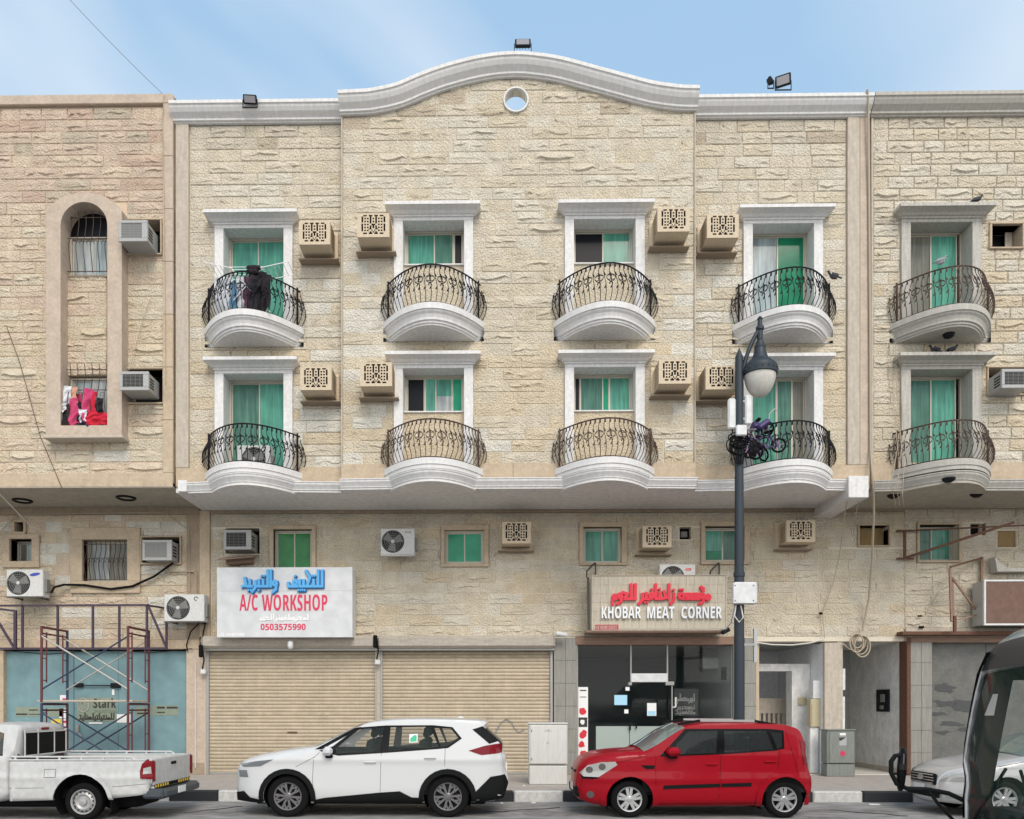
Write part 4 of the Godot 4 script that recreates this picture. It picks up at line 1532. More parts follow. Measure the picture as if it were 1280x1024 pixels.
func make_cover() -> Node3D:
	var o := Node3D.new()
	var w := 0.67
	var h := 0.5
	var d := 0.6
	var t := 0.018
	part("lattice_front", lattice(w, h, 0.02).add(M.new(), Transform3D()), mats["cover"], o, true).position = Vector3(0, 0, d)
	var c := M.new()
	c.box(Vector3(0, h / 2 - t / 2, d / 2 - 0.012), Vector3(w, t, d - 0.024))
	c.box(Vector3(0, -h / 2 + t / 2, d / 2 - 0.012), Vector3(w, t, d - 0.024))
	for s in [-1.0, 1.0]:
		var x: float = s * (w / 2 - t / 2)
		var hh := h - 2 * t
		c.box(Vector3(x, 0, 0.07), Vector3(t, hh, 0.14))
		c.box(Vector3(x, 0, d - 0.06), Vector3(t, hh, 0.072))
		for k in 10:
			c.box(Vector3(x, -hh / 2 + 0.024 + k * (hh - 0.048) / 9.0, 0.32), Vector3(t, 0.026, 0.362), 0.0, Basis(Vector3(0, 0, 1), 0.35 * s))
	part("casing", c, mats["cover"], o, true)
	part("inner_unit", M.new().box(Vector3(0, 0, 0.26), Vector3(0.58, 0.4, 0.5)), mats["dark_metal"], o, true)
	var f := M.new()
	for r in cut([Rect2(-0.4, -0.33, 0.8, 0.66)], [Rect2(-0.325, -0.24, 0.65, 0.48)]):
		f.slab(r, -0.05, 0.045, 0.006)
	part("flange", f, mats["cover"], o, true)
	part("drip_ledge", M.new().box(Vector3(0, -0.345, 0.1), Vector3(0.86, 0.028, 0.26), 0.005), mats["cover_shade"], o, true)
	return o


func cover(px: float, py: float, zw: float, label: String) -> void:
	if cover0 == null:
		cover0 = make_cover()
	var o: Node3D = cover0.duplicate()
	o.name = numbered("air_conditioner_cover")
	add_child(o)
	o.position = W(px, py, zw + 0.6) - Vector3(0, 0, 0.6)
	tag(o, label, "air conditioner cover", "beige lattice air conditioner covers")


func condenser(px: float, py: float, zf: float, w: float, h: float, fan: float, label: String, emblem: int) -> void:
	var p := W(px, py, zf)
	var o := thing("air_conditioner_condenser", label, "air conditioner", p - Vector3(0, h / 2, 0), "split air conditioner outdoor units")
	var d := 0.3
	var c := Vector3(0, h / 2, -d / 2)
	part("casing", M.new().box(c, Vector3(w, h, d), 0.012), mats["ac_white"], o, true)
	var r := h * 0.4
	var fc := Vector3(-w / 2 + w * fan, h / 2, 0.0)
	var bs := Basis(Vector3(1, 0, 0), PI / 2)
	part("fan_opening", M.new().lathe([Vector2(0.0, 0.003), Vector2(r, 0.003), Vector2(r + 0.012, 0.012), Vector2(r + 0.022, 0.003), Vector2(r + 0.022, 0)], 28, fc, bs), mats["ac_dark"], o, true)
	var bl := M.new()
	for k in 3:
		var a := TAU * k / 3.0 + 0.4
		bl.prism(PackedVector2Array([Vector2(0.05, -0.05), Vector2(r * 0.9, -0.1), Vector2(r * 0.92, 0.1), Vector2(0.05, 0.06)]), 0.004, 0.006 + k * 0.001, fc, Basis(Vector3(0, 0, 1), a))
	part("fan_blades", bl, mats["ac_grey"], o, true)
	var g := M.new()
	for k in 5:
		var q := []
		for i in 28:
			q.append(fc + Vector3(cos(TAU * i / 28) * r * (k + 1) / 5.0, sin(TAU * i / 28) * r * (k + 1) / 5.0, 0.016))
		g.tube(q, 0.0035, 4, true)
	for k in 30:
		var a := TAU * k / 30.0
		g.bar(fc + Vector3(cos(a) * 0.04, sin(a) * 0.04, 0.02), fc + Vector3(cos(a + 0.15) * r, sin(a + 0.15) * r, 0.016), 0.0035)
	part("fan_grille", g, mats["ac_wire"], o, true)
	part("fan_hub", M.new().lathe([Vector2(0, 0.034), Vector2(0.03, 0.034), Vector2(0.042, 0.024), Vector2(0.042, 0.01)], 16, fc, bs), mats["ac_white"], o, true)
	part("side_valves", M.new().box(Vector3(w / 2 + 0.025, h * 0.42, -d * 0.5), Vector3(0.05, h * 0.5, 0.16), 0.01), mats["ac_grey"], o, true)
	if emblem == 1:   # blue tilted oval badge
		var q := PackedVector2Array()
		for i in 20:
			q.append(Vector2(cos(TAU * i / 20) * 0.125, sin(TAU * i / 20) * 0.036).rotated(0.16))
		part("badge", M.new().prism(q, 0, 0.006, Vector3(w * 0.28, h * 0.82, 0)), mats["badge_blue"], o, true)
	elif emblem == 2:
		part("badge", M.new().lathe([Vector2(0, 0.005), Vector2(0.017, 0.005), Vector2(0.017, 0)], 14, Vector3(w * 0.24, h * 0.86, 0), bs), mats["ac_grey"], o, true)
		words("lettering", "LG", 0.05, 0.004, mats["ac_grey"], o, Vector3(w * 0.34, h * 0.86, 0.002))
	elif emblem == 3:
		var q := PackedVector2Array([Vector2(-0.07, -0.02), Vector2(0.05, -0.03), Vector2(0.075, 0.0), Vector2(0.06, 0.03), Vector2(-0.06, 0.025)])
		part("badge", M.new().prism(q, 0, 0.005, Vector3(w * 0.3, h * 0.8, 0)), mats["print_red"], o, true)
		part("badge_stripe", M.new().box(Vector3(w * 0.3, h * 0.8, 0.006), Vector3(0.09, 0.012, 0.004)), mats["ac_white"], o, true)
	else:
		var ring := []
		for i in 14:
			ring.append(Vector3(w * 0.3 + cos(TAU * i / 16) * 0.045, h * 0.84 + sin(TAU * i / 16) * 0.04, 0.003))
		part("badge", M.new().tube(ring, 0.008, 5), mats["ac_dark"], o, true)
	var b := M.new()
	for s in [-1.0, 1.0]:
		b.bar(Vector3(s * w * 0.34, -0.015, 0.02), Vector3(s * w * 0.34, -0.015, -d - 0.12), 0.03)
		b.bar(Vector3(s * w * 0.34, -0.03, -d - 0.11), Vector3(s * w * 0.34, h * 0.5, -d - 0.11), 0.03)
	b.bar(Vector3(-w * 0.5, -0.018, 0.0), Vector3(w * 0.5, -0.018, 0.0), 0.024)
	part("bracket", b, mats["ac_bracket" if emblem != 2 else "ac_white"], o, true)


func window_unit(px: float, py: float, zf: float, w: float, h: float, d: float, label: String, dark: bool) -> void:
	var o := thing("window_air_conditioner", label, "air conditioner", W(px, py, zf) - Vector3(0, h / 2, 0), "window air conditioners sticking out of the wall")
	part("casing", M.new().box(Vector3(0, h / 2, -d / 2), Vector3(w, h, d), 0.012), mats["ac_metal"], o, true)
	var fr := M.new()
	for r in cut([Rect2(-w / 2 - 0.012, -0.012, w + 0.024, h + 0.024)], [Rect2(-w / 2 + 0.05, 0.06, w - 0.16, h - 0.11)]):
		fr.slab(r, -0.03, 0.02, 0.006)
	part("front_frame", fr, mats["ac_front"], o, true)
	part("coil", M.new().slab(Rect2(-w / 2 + 0.045, 0.055, w - 0.15, h - 0.1), -0.01, 0.004), mats["ac_dark" if dark else "ac_grey"], o, true)
	var g := M.new()
	for k in 9:
		g.slab(Rect2(-w / 2 + 0.05, 0.07 + k * (h - 0.13) / 8.5, w - 0.16, 0.008), 0.004, 0.01)
	for k in 4:
		g.slab(Rect2(-w / 2 + 0.12 + k * (w - 0.2) / 4.0, 0.06, 0.006, h - 0.11), 0.01, 0.014)
	part("coil_guard", g, mats["ac_grey" if dark else "ac_wire"], o, true)
	var v := M.new()
	for s in [-1.0, 1.0]:
		for k in 4:
			v.box(Vector3(s * (w / 2 + 0.002), h * 0.25 + k * h * 0.16, -d * 0.3), Vector3(0.006, h * 0.08, d * 0.35))
	part("side_louvres", v, mats["ac_dark"], o, true)


# ---------------------------------------------------------------- lettering
var latin: SystemFont


func words(called: String, text: String, size: float, depth: float, mt: Material, parent: Node3D, at: Vector3, width := 0.0) -> void:
	if latin == null:
		latin = SystemFont.new()
		latin.font_names = PackedStringArray(["Droid Sans"])
		latin.font_weight = 700
	var tm := TextMesh.new()
	tm.text = text
	tm.font = latin
	tm.font_size = 64
	tm.pixel_size = size / 64.0 / 0.72
	tm.depth = depth
	tm.curve_step = 2.0
	var o := part(called, tm, mt, parent, true)
	o.position = at + Vector3(0, 0, depth / 2)
	if width > 0:
		o.scale = Vector3(width / maxf(tm.get_aabb().size.x, 0.01), 1, 1)


# strokes of joined Arabic letters: [advance leftwards, strokes, dots]; x runs leftwards, baseline 0, tall letters 1
func glyph(k: String) -> Array:
	var ring := func(cx: float, cy: float, r: float) -> Array:
		var q := []
		for i in 9:
			q.append(Vector2(cx + r * cos(TAU * i / 8.0), cy + r * sin(TAU * i / 8.0)))
		return q
	var V := func(a: Array) -> Array:
		var q := []
		for i in range(0, a.size(), 2):
			q.append(Vector2(a[i], a[i + 1]))
		return q
	match k:
		"lam": return [0.34, [V.call([0.12, 1.0, 0.12, 0.0]), V.call([0.0, 0.0, 0.34, 0.0])], []]
		"lam_start": return [0.3, [V.call([0.08, 1.0, 0.08, 0.0, 0.3, 0.0])], []]
		"alef": return [0.26, [V.call([0.1, 1.0, 0.1, 0.0])], []]
		"alef_end": return [0.24, [V.call([0.0, 0.0, 0.1, 0.0, 0.1, 1.0])], []]
		"ta": return [0.34, [V.call([0.0, 0.0, 0.34, 0.0]), V.call([0.16, 0.0, 0.16, 0.4])], [Vector2(0.08, 0.66), Vector2(0.26, 0.66)]]
		"ya": return [0.34, [V.call([0.0, 0.0, 0.34, 0.0]), V.call([0.16, 0.0, 0.16, 0.4])], [Vector2(0.08, -0.24), Vector2(0.26, -0.24)]]
		"ba": return [0.34, [V.call([0.0, 0.0, 0.34, 0.0]), V.call([0.16, 0.0, 0.16, 0.4])], [Vector2(0.17, -0.24)]]
		"nun_start": return [0.3, [V.call([0.1, 0.4, 0.1, 0.0, 0.3, 0.0])], [Vector2(0.1, 0.68)]]
		"kaf": return [0.5, [V.call([0.0, 0.0, 0.5, 0.0]), V.call([0.38, 0.0, 0.12, 0.55, 0.46, 0.98])], []]
		"fa_end": return [0.86, [ring.call(0.2, 0.24, 0.15), V.call([0.0, 0.0, 0.72, 0.0, 0.8, 0.22])], [Vector2(0.2, 0.66)]]
		"fa_start": return [0.42, [ring.call(0.17, 0.24, 0.15), V.call([0.17, 0.02, 0.42, 0.0])], [Vector2(0.17, 0.66)]]
		"waw": return [0.4, [ring.call(0.16, 0.2, 0.14), V.call([0.03, 0.15, 0.1, -0.2, 0.34, -0.36])], []]
		"waw_end": return [0.42, [ring.call(0.2, 0.2, 0.14), V.call([0.0, 0.0, 0.1, 0.05]), V.call([0.07, 0.15, 0.12, -0.2, 0.38, -0.36])], []]
		"waw_hamza": return [0.42, [ring.call(0.2, 0.2, 0.14), V.call([0.0, 0.0, 0.1, 0.05]), V.call([0.07, 0.15, 0.12, -0.2, 0.38, -0.36]), V.call([0.1, 0.55, 0.2, 0.68, 0.1, 0.72, 0.26, 0.82])], []]
		"ra": return [0.36, [V.call([0.06, 0.34, 0.08, -0.08, 0.34, -0.34])], []]
		"ra_end": return [0.4, [V.call([0.0, 0.0, 0.1, 0.0]), V.call([0.1, 0.34, 0.12, -0.08, 0.38, -0.34])], []]
		"zay": return [0.36, [V.call([0.06, 0.34, 0.08, -0.08, 0.34, -0.34])], [Vector2(0.1, 0.62)]]
		"dal": return [0.44, [V.call([0.22, 0.52, 0.06, 0.08, 0.4, 0.0])], []]
		"dal_end": return [0.46, [V.call([0.0, 0.0, 0.1, 0.02]), V.call([0.24, 0.52, 0.1, 0.08, 0.42, 0.0])], []]
		"mim_start": return [0.4, [ring.call(0.16, 0.1, 0.14), V.call([0.2, 0.0, 0.4, 0.0])], []]
		"mim": return [0.44, [ring.call(0.16, 0.12, 0.14), V.call([0.26, 0.0, 0.34, -0.1, 0.34, -0.42])], []]
		"sin": return [0.56, [V.call([0.0, 0.0, 0.56, 0.0]), V.call([0.08, 0.0, 0.08, 0.34]), V.call([0.24, 0.0, 0.24, 0.34]), V.call([0.42, 0.0, 0.42, 0.34])], []]
		"marbuta": return [0.44, [ring.call(0.2, 0.2, 0.17), V.call([0.0, 0.0, 0.1, 0.03])], [Vector2(0.1, 0.64), Vector2(0.3, 0.64)]]
		"hah": return [0.46, [V.call([0.0, 0.0, 0.46, 0.0]), V.call([0.42, 0.44, 0.06, 0.34, 0.34, 0.02])], []]
	return [0.5, [], []]


# a line of joined letters, right to left, centred on at; height is that of the tall letters
func arabic(called: String, letters: String, height: float, width: float, pen: float, depth: float, mt: Material, parent: Node3D, at: Vector3) -> void:
	var list := letters.split(" ")
	var total := 0.0
	for k in list:
		total += glyph(k)[0]
	var sx := width / total
	var x := 0.0
	var m := M.new()
	var step := 0
	for k in list:
		var g := glyph(k)
		for st: Array in g[1]:
			for i in st.size() - 1:
				var a := Vector2(width / 2 - (x + st[i].x) * sx, st[i].y * height)
				var b := Vector2(width / 2 - (x + st[i + 1].x) * sx, st[i + 1].y * height)
				var d := (b - a).normalized() * pen * 0.45
				var e := Vector2(-d.y, d.x) * 1.1
				step += 1
				m.prism(PackedVector2Array([a - d + e * 0.7, a - d * 0.6 + e, b + d * 0.6 + e, b + d + e * 0.7, b + d - e * 0.7, b + d * 0.6 - e, a - d * 0.6 - e, a - d - e * 0.7]), 0, depth + (step % 9) * 0.0012, at)
		for q: Vector2 in g[2]:
			var c := Vector2(width / 2 - (x + q.x) * sx, q.y * height)
			var s := pen * 0.55
			m.prism(PackedVector2Array([c + Vector2(-s, 0), c + Vector2(0, -s), c + Vector2(s, 0), c + Vector2(0, s)]), 0, depth + 0.012, at)
		x += g[0]
	part(called, m, mt, parent, true)


# ---------------------------------------------------------------- small things
func pigeon(px: float, y: float, z: float, face: float, label: String, mt: Material, tilt := 0.0) -> void:
	var o := thing("pigeon", label, "bird", Vector3(W(px, HY, z).x, y, z), "pigeons perched on the facade")
	o.rotation.y = 0.0 if face > 0 else PI
	var b := M.new()
	var prof := []
	for i in 11:
		var t := i / 10.0
		prof.append(Vector2(0.062 * pow(sin(PI * clampf(0.04 + t * 0.96, 0, 1)), 0.75) * (1.0 - 0.25 * t), t * 0.24))
	b.lathe(prof, 12, Vector3(0.09, 0.11, 0), Basis(Vector3(0, 0, 1), PI / 2 + 0.25 + tilt) * Basis.from_scale(Vector3(1, 1, 0.85)))
	var neck := []
	for i in 5:
		neck.append(Vector3(0.06 + 0.013 * i, 0.12 + 0.022 * i, 0))
	b.tube(neck, 0.03, 8)
	b.lathe([Vector2(0, -0.032), Vector2(0.022, -0.022), Vector2(0.032, 0), Vector2(0.022, 0.022), Vector2(0, 0.032)], 10, Vector3(0.118, 0.215, 0))
	part("body", b, mt, o, true)
	part("tail", M.new().box(Vector3(-0.19, 0.05, 0), Vector3(0.14, 0.012, 0.06), 0.004, Basis(Vector3(0, 0, 1), 0.35)), mt, o, true)
	for s in [-1.0, 1.0]:
		part("wing", M.new().box(Vector3(-0.05, 0.115, s * 0.052), Vector3(0.2, 0.075, 0.014), 0.006, Basis(Vector3(0, 0, 1), 0.28)), mt, o, true)
		part("leg", M.new().bar(Vector3(0.0, 0.0, s * 0.02), Vector3(0.0, 0.08, s * 0.02), 0.008), mats["print_red"], o, true)
	o.scale = Vector3(0.78, 0.78, 0.78)
	part("beak", M.new().bar(Vector3(0.14, 0.212, 0), Vector3(0.172, 0.203, 0), 0.01), mats["dark_metal"], o, true)


func flood_lamp(px: float, py: float, z: float, w: float, h: float, tilt: float, turn: float, label: String) -> void:
	var o := thing("flood_lamp", label, "floodlight", W(px, py, z), "floodlights on the parapet")
	var bs := Basis(Vector3(0, 1, 0), turn) * Basis(Vector3(1, 0, 0), tilt)
	var c := Vector3(0, 0.1 + h / 2, 0)
	part("housing", M.new().box(c, Vector3(w, h, 0.07), 0.015, bs), mats["black_paint"], o, true)
	part("lens", M.new().box(c + bs * Vector3(0, 0, 0.037), Vector3(w * 0.8, h * 0.72, 0.006), 0.0, bs), mats["lens"], o, true)
	var f := M.new()
	for k in 5:
		f.box(c + bs * Vector3(-w * 0.36 + k * w * 0.18, 0, -0.05), Vector3(0.012, h * 0.7, 0.04), 0.0, bs)
	part("cooling_fins", f, mats["black_paint"], o, true)
	var b := M.new()
	for s in [-1.0, 1.0]:
		b.bar(Vector3(s * (w / 2 + 0.012), 0.02, 0), c + Vector3(s * (w / 2 + 0.012), 0, 0), 0.016)
	b.bar(Vector3(-w / 2 - 0.02, 0.01, 0), Vector3(w / 2 + 0.02, 0.01, 0), 0.02)
	part("yoke", b, mats["black_paint"], o, true)


# a hanging or stretched line through survey points [px, py, z]
func cable(called: String, pts: Array, r: float, mt: Material, label: String, sag := 0.0, category := "cable") -> void:
	var q := []
	for i in pts.size() - 1:
		var a: Vector3 = W(pts[i][0], pts[i][1], pts[i][2])
		var b: Vector3 = W(pts[i + 1][0], pts[i + 1][1], pts[i + 1][2])
		var n := 8 if sag > 0 or pts.size() == 2 else 3
		for k in n:
			var t := k / float(n)
			q.append(a.lerp(b, t) - Vector3(0, sag * 4 * t * (1 - t), 0))
	var e: Array = pts[-1]
	q.append(W(e[0], e[1], e[2]))
	single(called, M.new().tube(q, r, 5), mt, label, category)


# folded cloth hung over a line: a wavy sheet with thickness
func garment(called: String, label: String, at: Vector3, w: float, h: float, mt: Material, seed_: int, taper := 0.0) -> void:
	var g := RandomNumberGenerator.new()
	g.seed = seed_
	var ph := g.randf() * TAU
	var f := g.randf_range(14.0, 26.0)
	var m := M.new()
	var nx := 12
	var ny := 9
	var P := func(i: int, j: int, s: float) -> Vector3:
		var u := i / float(nx)
		var v := j / float(ny)
		var ww := w * (1.0 - taper * (1 - v) + 0.12 * sin(v * 5.0 + ph) * u)
		return at + Vector3((u - 0.5) * ww + 0.015 * sin(v * 9 + ph * 2), -v * h * (1.0 + 0.1 * sin(u * 7.0 + ph)), 0.045 * (0.4 + v) * sin(u * f * w + ph + v * 2.0) + 0.012 * sin(v * 17.0 + u * 5.0 + ph) + s)
	for i in nx:
		for j in ny:
			m.quad(P.call(i, j + 1, 0.006), P.call(i + 1, j + 1, 0.006), P.call(i + 1, j, 0.006), P.call(i, j, 0.006))
			m.quad(P.call(i, j, -0.006), P.call(i + 1, j, -0.006), P.call(i + 1, j + 1, -0.006), P.call(i, j + 1, -0.006))
	for j in ny:
		m.quad(P.call(0, j + 1, -0.006), P.call(0, j + 1, 0.006), P.call(0, j, 0.006), P.call(0, j, -0.006))
		m.quad(P.call(nx, j + 1, 0.006), P.call(nx, j + 1, -0.006), P.call(nx, j, -0.006), P.call(nx, j, 0.006))
	single(called, m, mt, label, "clothes", "washing hung out to dry")


func room(called: String, parent: Node3D, r: Rect2, z: float, depth: float, left: Material, right: Material, back: Material, ceil: Material, floor_: Material) -> void:
	var h := holder(called, parent, Vector3(r.get_center().x, r.position.y, z - depth / 2))
	var t := 0.08
	part("left_wall", M.new().slab(Rect2(r.position.x - t, r.position.y, t, r.size.y), z - depth, z - 0.02), left, h)
	part("right_wall", M.new().slab(Rect2(r.end.x, r.position.y, t, r.size.y), z - depth, z - 0.02), right, h)
	part("back_wall", M.new().slab(r, z - depth - t, z - depth), back, h)
	part("ceiling", M.new().slab(Rect2(r.position.x, r.end.y, r.size.x, t), z - depth, z - 0.46), ceil, h)
	part("floor", M.new().slab(Rect2(r.position.x, r.position.y - t, r.size.x, t + 0.004), z - depth, z - 0.01), floor_, h)


func shutter(x0: float, x1: float, label: String) -> void:
	var z := ZL
	var r := R(x0, 812, x1, 968.5, z)
	var o := holder("roller_shutter", b_mid, Vector3(r.get_center().x, WALK, z))
	o.set_meta("label", label)
	var p := 0.087
	var n := int((r.size.y + 0.1) / p)
	var m := M.new()
	var pts := [[0.0, -0.012], [0.004, 0.0], [0.02, 0.012], [0.05, 0.018], [0.07, 0.012], [0.082, 0.002], [0.087, -0.012]]
	var hw := r.size.x / 2 - 0.05
	for i in pts.size() - 1:
		var a: Array = pts[i]
		var b: Array = pts[i + 1]
		m.quad(Vector3(-hw, a[0], a[1]), Vector3(hw, a[0], a[1]), Vector3(hw, b[0], b[1]), Vector3(-hw, b[0], b[1]))
	var slat := m.mesh()
	for i in n:
		var s := part("slat", slat, mats["shutter_worn" if rng.randf() < 0.3 else "shutter"], o, true)
		s.position = Vector3(0, 0.03 + i * p, -0.06 + rng.randf_range(-0.003, 0.003))
	part("bottom_bar", M.new().slab(Rect2(r.position.x + 0.05, WALK, r.size.x - 0.1, 0.05), z - 0.09, z - 0.03, 0.006), mats["steel_rail"], o)
	for x in [r.position.x, r.end.x - 0.065]:
		part("guide_rail", M.new().slab(Rect2(x, WALK, 0.065, r.size.y), z - 0.12, z + 0.03, 0.008), mats["steel_rail"], o)
	var hb: float = W(0, 812, z).y
	var box := M.new()
	box.slab(Rect2(r.position.x - 0.04, hb, r.size.x + 0.08, 0.3), z - 0.05, z + 0.3, 0.06)
	part("shutter_box", box, mats["shutter_box"], o)
	part("box_lip", M.new().slab(Rect2(r.position.x - 0.02, hb - 0.05, r.size.x + 0.04, 0.06), z + 0.02, z + 0.2, 0.01), mats["steel_rail"], o)
	part("lift_handle", M.new().box(Vector3(r.get_center().x + 0.0, WALK + 1.02, z - 0.035), Vector3(0.24, 0.035, 0.03), 0.006), mats["rust"], o)


func shop_fronts() -> void:
	var z := ZL
	var top: float = W(0, 812, z).y
	# left shop: teal boarding with a door, between stone piers
	var t := R(5, 815, 233, 968.5, z)
	part("pier", M.new().slab(Rect2(t.position.x - 2.5, WALK - 0.1, 2.5, t.size.y + 0.2), z - 0.3, z + 0.03, 0.01), mats["band"], b_left)
	part("pier", M.new().slab(Rect2(t.end.x, WALK - 0.1, R(233, 0, 258, 1, z).size.x, t.size.y + 0.2), z - 0.3, z + 0.03, 0.01), mats["band_pink"], b_left)
	part("pier_foot", M.new().slab(Rect2(t.end.x + 0.03, WALK, 0.42, 0.28), z + 0.02, z + 0.045, 0.006), mats["brown_band"], b_left)
	var s := holder("shop_boarding", b_left, Vector3(t.get_center().x, WALK, z - 0.1))
	var xs := [5.0, 92.0, 148.0, 233.0]
	for i in 3:
		var q := R(xs[i], 815, xs[i + 1], 968.5, z - 0.1)
		part("board" if i != 1 else "door", M.new().slab(Rect2(q.position.x + 0.004, WALK, q.size.x - 0.008, q.size.y), z - 0.16, z - 0.1 - (0.012 if i == 1 else 0.0), 0.006), mats["teal_board"], s)
	part("door_closer", M.new().slab(R(93, 854, 103, 859.5, z - 0.05), z - 0.11, z - 0.04, 0.006).slab(R(138, 854, 150, 860, z - 0.05), z - 0.11, z - 0.04, 0.006).bar(W(103, 857, z - 0.05), W(138, 857, z - 0.05), 0.025), mats["black_paint"], s)
	part("door_handle", M.new().box(W(96.5, 911, z - 0.07), Vector3(0.08, 0.2, 0.05), 0.02).tube([W(98, 916, z - 0.06), W(101, 920, z - 0.02), W(101, 926, z - 0.02)], 0.02, 6), mats["steel_rail"], s)
	var gp := R(96, 872, 145, 902, z - 0.1)
	part("door_plate", M.new().slab(gp, z - 0.11, z - 0.106), mats["gold_plate"], s)
	for q in [[19, 884, 53, 896], [60, 885, 78, 896], [170, 884, 189, 895], [190, 882, 223, 894.5]]:
		part("name_plate", M.new().slab(R(q[0], q[1], q[2], q[3], z - 0.1), z - 0.098, z - 0.094), mats["gold_plate"], s)
	for q in [[20, 892, 34, 894], [36, 887, 47, 888.5], [36, 892.6, 52, 893.6], [196, 883.5, 206, 886], [208, 883.5, 222, 886], [196, 890, 206, 891.5], [171, 891, 184, 893]]:
		part("plate_line", M.new().slab(R(q[0], q[1], q[2], q[3], z - 0.09), z - 0.094, z - 0.0915), mats["print_black"], s)
	# shutters in the middle building
	shutter(258, 472, "beige roller shutter under the air conditioning workshop sign")
	shutter(475, 691, "beige roller shutter beside the grey tiled pillar with a dark scrawl low on it")
	part("pier", M.new().slab(R(471.8, 797, 475.2, 968.5, z), z - 0.3, z + 0.05), mats["band"], b_mid)
	part("shutter_lintel", M.new().slab(R(258, 796, 691, 812, z), z - 0.4, z - 0.06), mats["mortar"], b_mid)
	for q in [[692, 721], [916, 944]]:
		var r := R(q[0], 797, q[1], 968.5, z)
		var o := holder("tiled_pillar", b_mid, Vector3(r.get_center().x, WALK, z))
		part("core", M.new().slab(r.grow(-0.01), z - 0.4, z + 0.03), mats["ac_grey"], o)
		for k in 6:
			for c in 2:
				part("tile", M.new().slab(Rect2(r.position.x + c * r.size.x / 2 + 0.003, WALK + k * r.size.y / 6 + 0.003, r.size.x / 2 - 0.006, r.size.y / 6 - 0.006), z + 0.02, z + 0.05, 0.004), mats["grey_tile"], o)
	# the meat shop
	var m := R(721, 806, 916, 968.5, z)
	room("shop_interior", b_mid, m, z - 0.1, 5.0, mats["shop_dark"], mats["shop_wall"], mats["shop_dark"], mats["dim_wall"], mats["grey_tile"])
	var f := holder("shop_glazing", b_mid, Vector3(m.get_center().x, WALK, z - 0.1))
	part("transom_beam", M.new().slab(R(719, 796, 917, 806.5, z), z - 0.35, z + 0.06, 0.01), mats["rust_beam"], f)
	var fr := M.new()
	for x in [721.6, 788.6, 834.2, 914.5]:
		fr.slab(R(x - 0.9, 806, x + 0.9, 968.5, z - 0.08) if x < 730 or x > 900 else R(x - 0.9, 806, x + 0.9, 853, z - 0.08), z - 0.12, z - 0.06, 0.004)
	fr.slab(R(839.4, 853, 840.8, 968.5, z - 0.08), z - 0.11, z - 0.07, 0.003)
	part("mullion", fr, mats["steel_rail"], f)
	part("white_panel", M.new().slab(R(788.5, 842, 834.5, 853, z - 0.08), z - 0.13, z - 0.04, 0.01), mats["box_white"], f)
	for q in [[722.5, 806.5, 787.6, 968.5], [789.6, 806.5, 833.4, 842], [835.2, 806.5, 913.6, 968.5], [788, 853.5, 834, 908]]:
		part("pane", M.new().slab(R(q[0], q[1], q[2], q[3], z - 0.09), z - 0.098, z - 0.09), mats["glass"], f)
	part("frosted_panel", M.new().slab(R(745, 908, 786.6, 968, z - 0.085), z - 0.088, z - 0.084), mats["glass_frost"], f)
	part("frosted_panel", M.new().slab(R(787.4, 908, 833, 968, z - 0.085), z - 0.088, z - 0.084), mats["glass_frost"], f)
	part("door_handle", M.new().bar(W(787.5, 902, z - 0.03), W(787.5, 913, z - 0.03), 0.04).bar(W(795.5, 902, z - 0.03), W(795.5, 911, z - 0.03), 0.03), mats["black_paint"], f)
	part("door_pivot", M.new().slab(R(785.5, 853, 790, 857, z - 0.05), z - 0.13, z - 0.04, 0.01).slab(R(832, 852, 843, 857, z - 0.05), z - 0.13, z - 0.04, 0.01), mats["steel_rail"], f)
	# things standing in the shop
	var x0 := m.position.x
	var ib := M.new()
	ib.box(Vector3(x0 + 1.0, WALK + 0.6, z - 2.6), Vector3(1.6, 1.2, 0.8), 0.03)
	single("meat_counter", ib, mats["shop_dark"], "dark counter inside the meat shop behind the left pane", "counter")
	single("menu_board", M.new().slab(R(843, 861, 873, 895, z - 0.3), z - 0.32, z - 0.3), mats["shop_dark"], "dark board with pale lettering behind the meat shop's right pane", "board")
	var mt := Node3D.new()
	mt.name = "menu_lettering"
	add_child(mt)
	tag(mt, "pale Arabic lettering on the dark board inside the meat shop", "lettering")
	mt.position = W(857, 876, z - 0.3)
	arabic("letters", "lam_start ya ra_end mim_start hah sin lam mim", 0.16, 0.44, 0.03, 0.006, mats["ac_grey"], mt, Vector3(0, 0.0, 0))
	arabic("letters", "nun_start ya sin hah ba ya ra_end", 0.13, 0.46, 0.025, 0.006, mats["ac_grey"], mt, Vector3(0, -0.2, 0))
	arabic("letters", "mim_start hah lam fa_start sin ya dal_end", 0.13, 0.46, 0.025, 0.006, mats["ac_grey"], mt, Vector3(0, -0.32, 0))
	words("initial", "J", 0.2, 0.006, mats["print_white"], mt, Vector3(-0.24, -0.02, 0.0))
	var ac := M.new().slab(R(879, 822, 905, 836, z - 1.2), z - 1.6, z - 1.2, 0.03)
	single("indoor_air_conditioner", ac, mats["shop_wall"], "indoor wall air conditioner seen through the meat shop's right pane", "air conditioner")
	single("shop_screen", M.new().slab(R(903, 834, 914, 850, z - 0.5), z - 0.62, z - 0.5, 0.01), mats["black_paint"], "black screen hung behind the meat shop's right pane", "screen")
	# papers and picture strip on the glass
	single("paper_notice", M.new().slab(R(768, 869, 784, 881.5, z - 0.08), z - 0.088, z - 0.084), mats["print_sky"], "pale blue paper notice on the left shop door", "notice")
	single("paper_notice", M.new().slab(R(809, 879, 820.5, 895, z - 0.08), z - 0.088, z - 0.084), mats["print_white"], "upright white and blue paper notice on the right shop door", "notice")
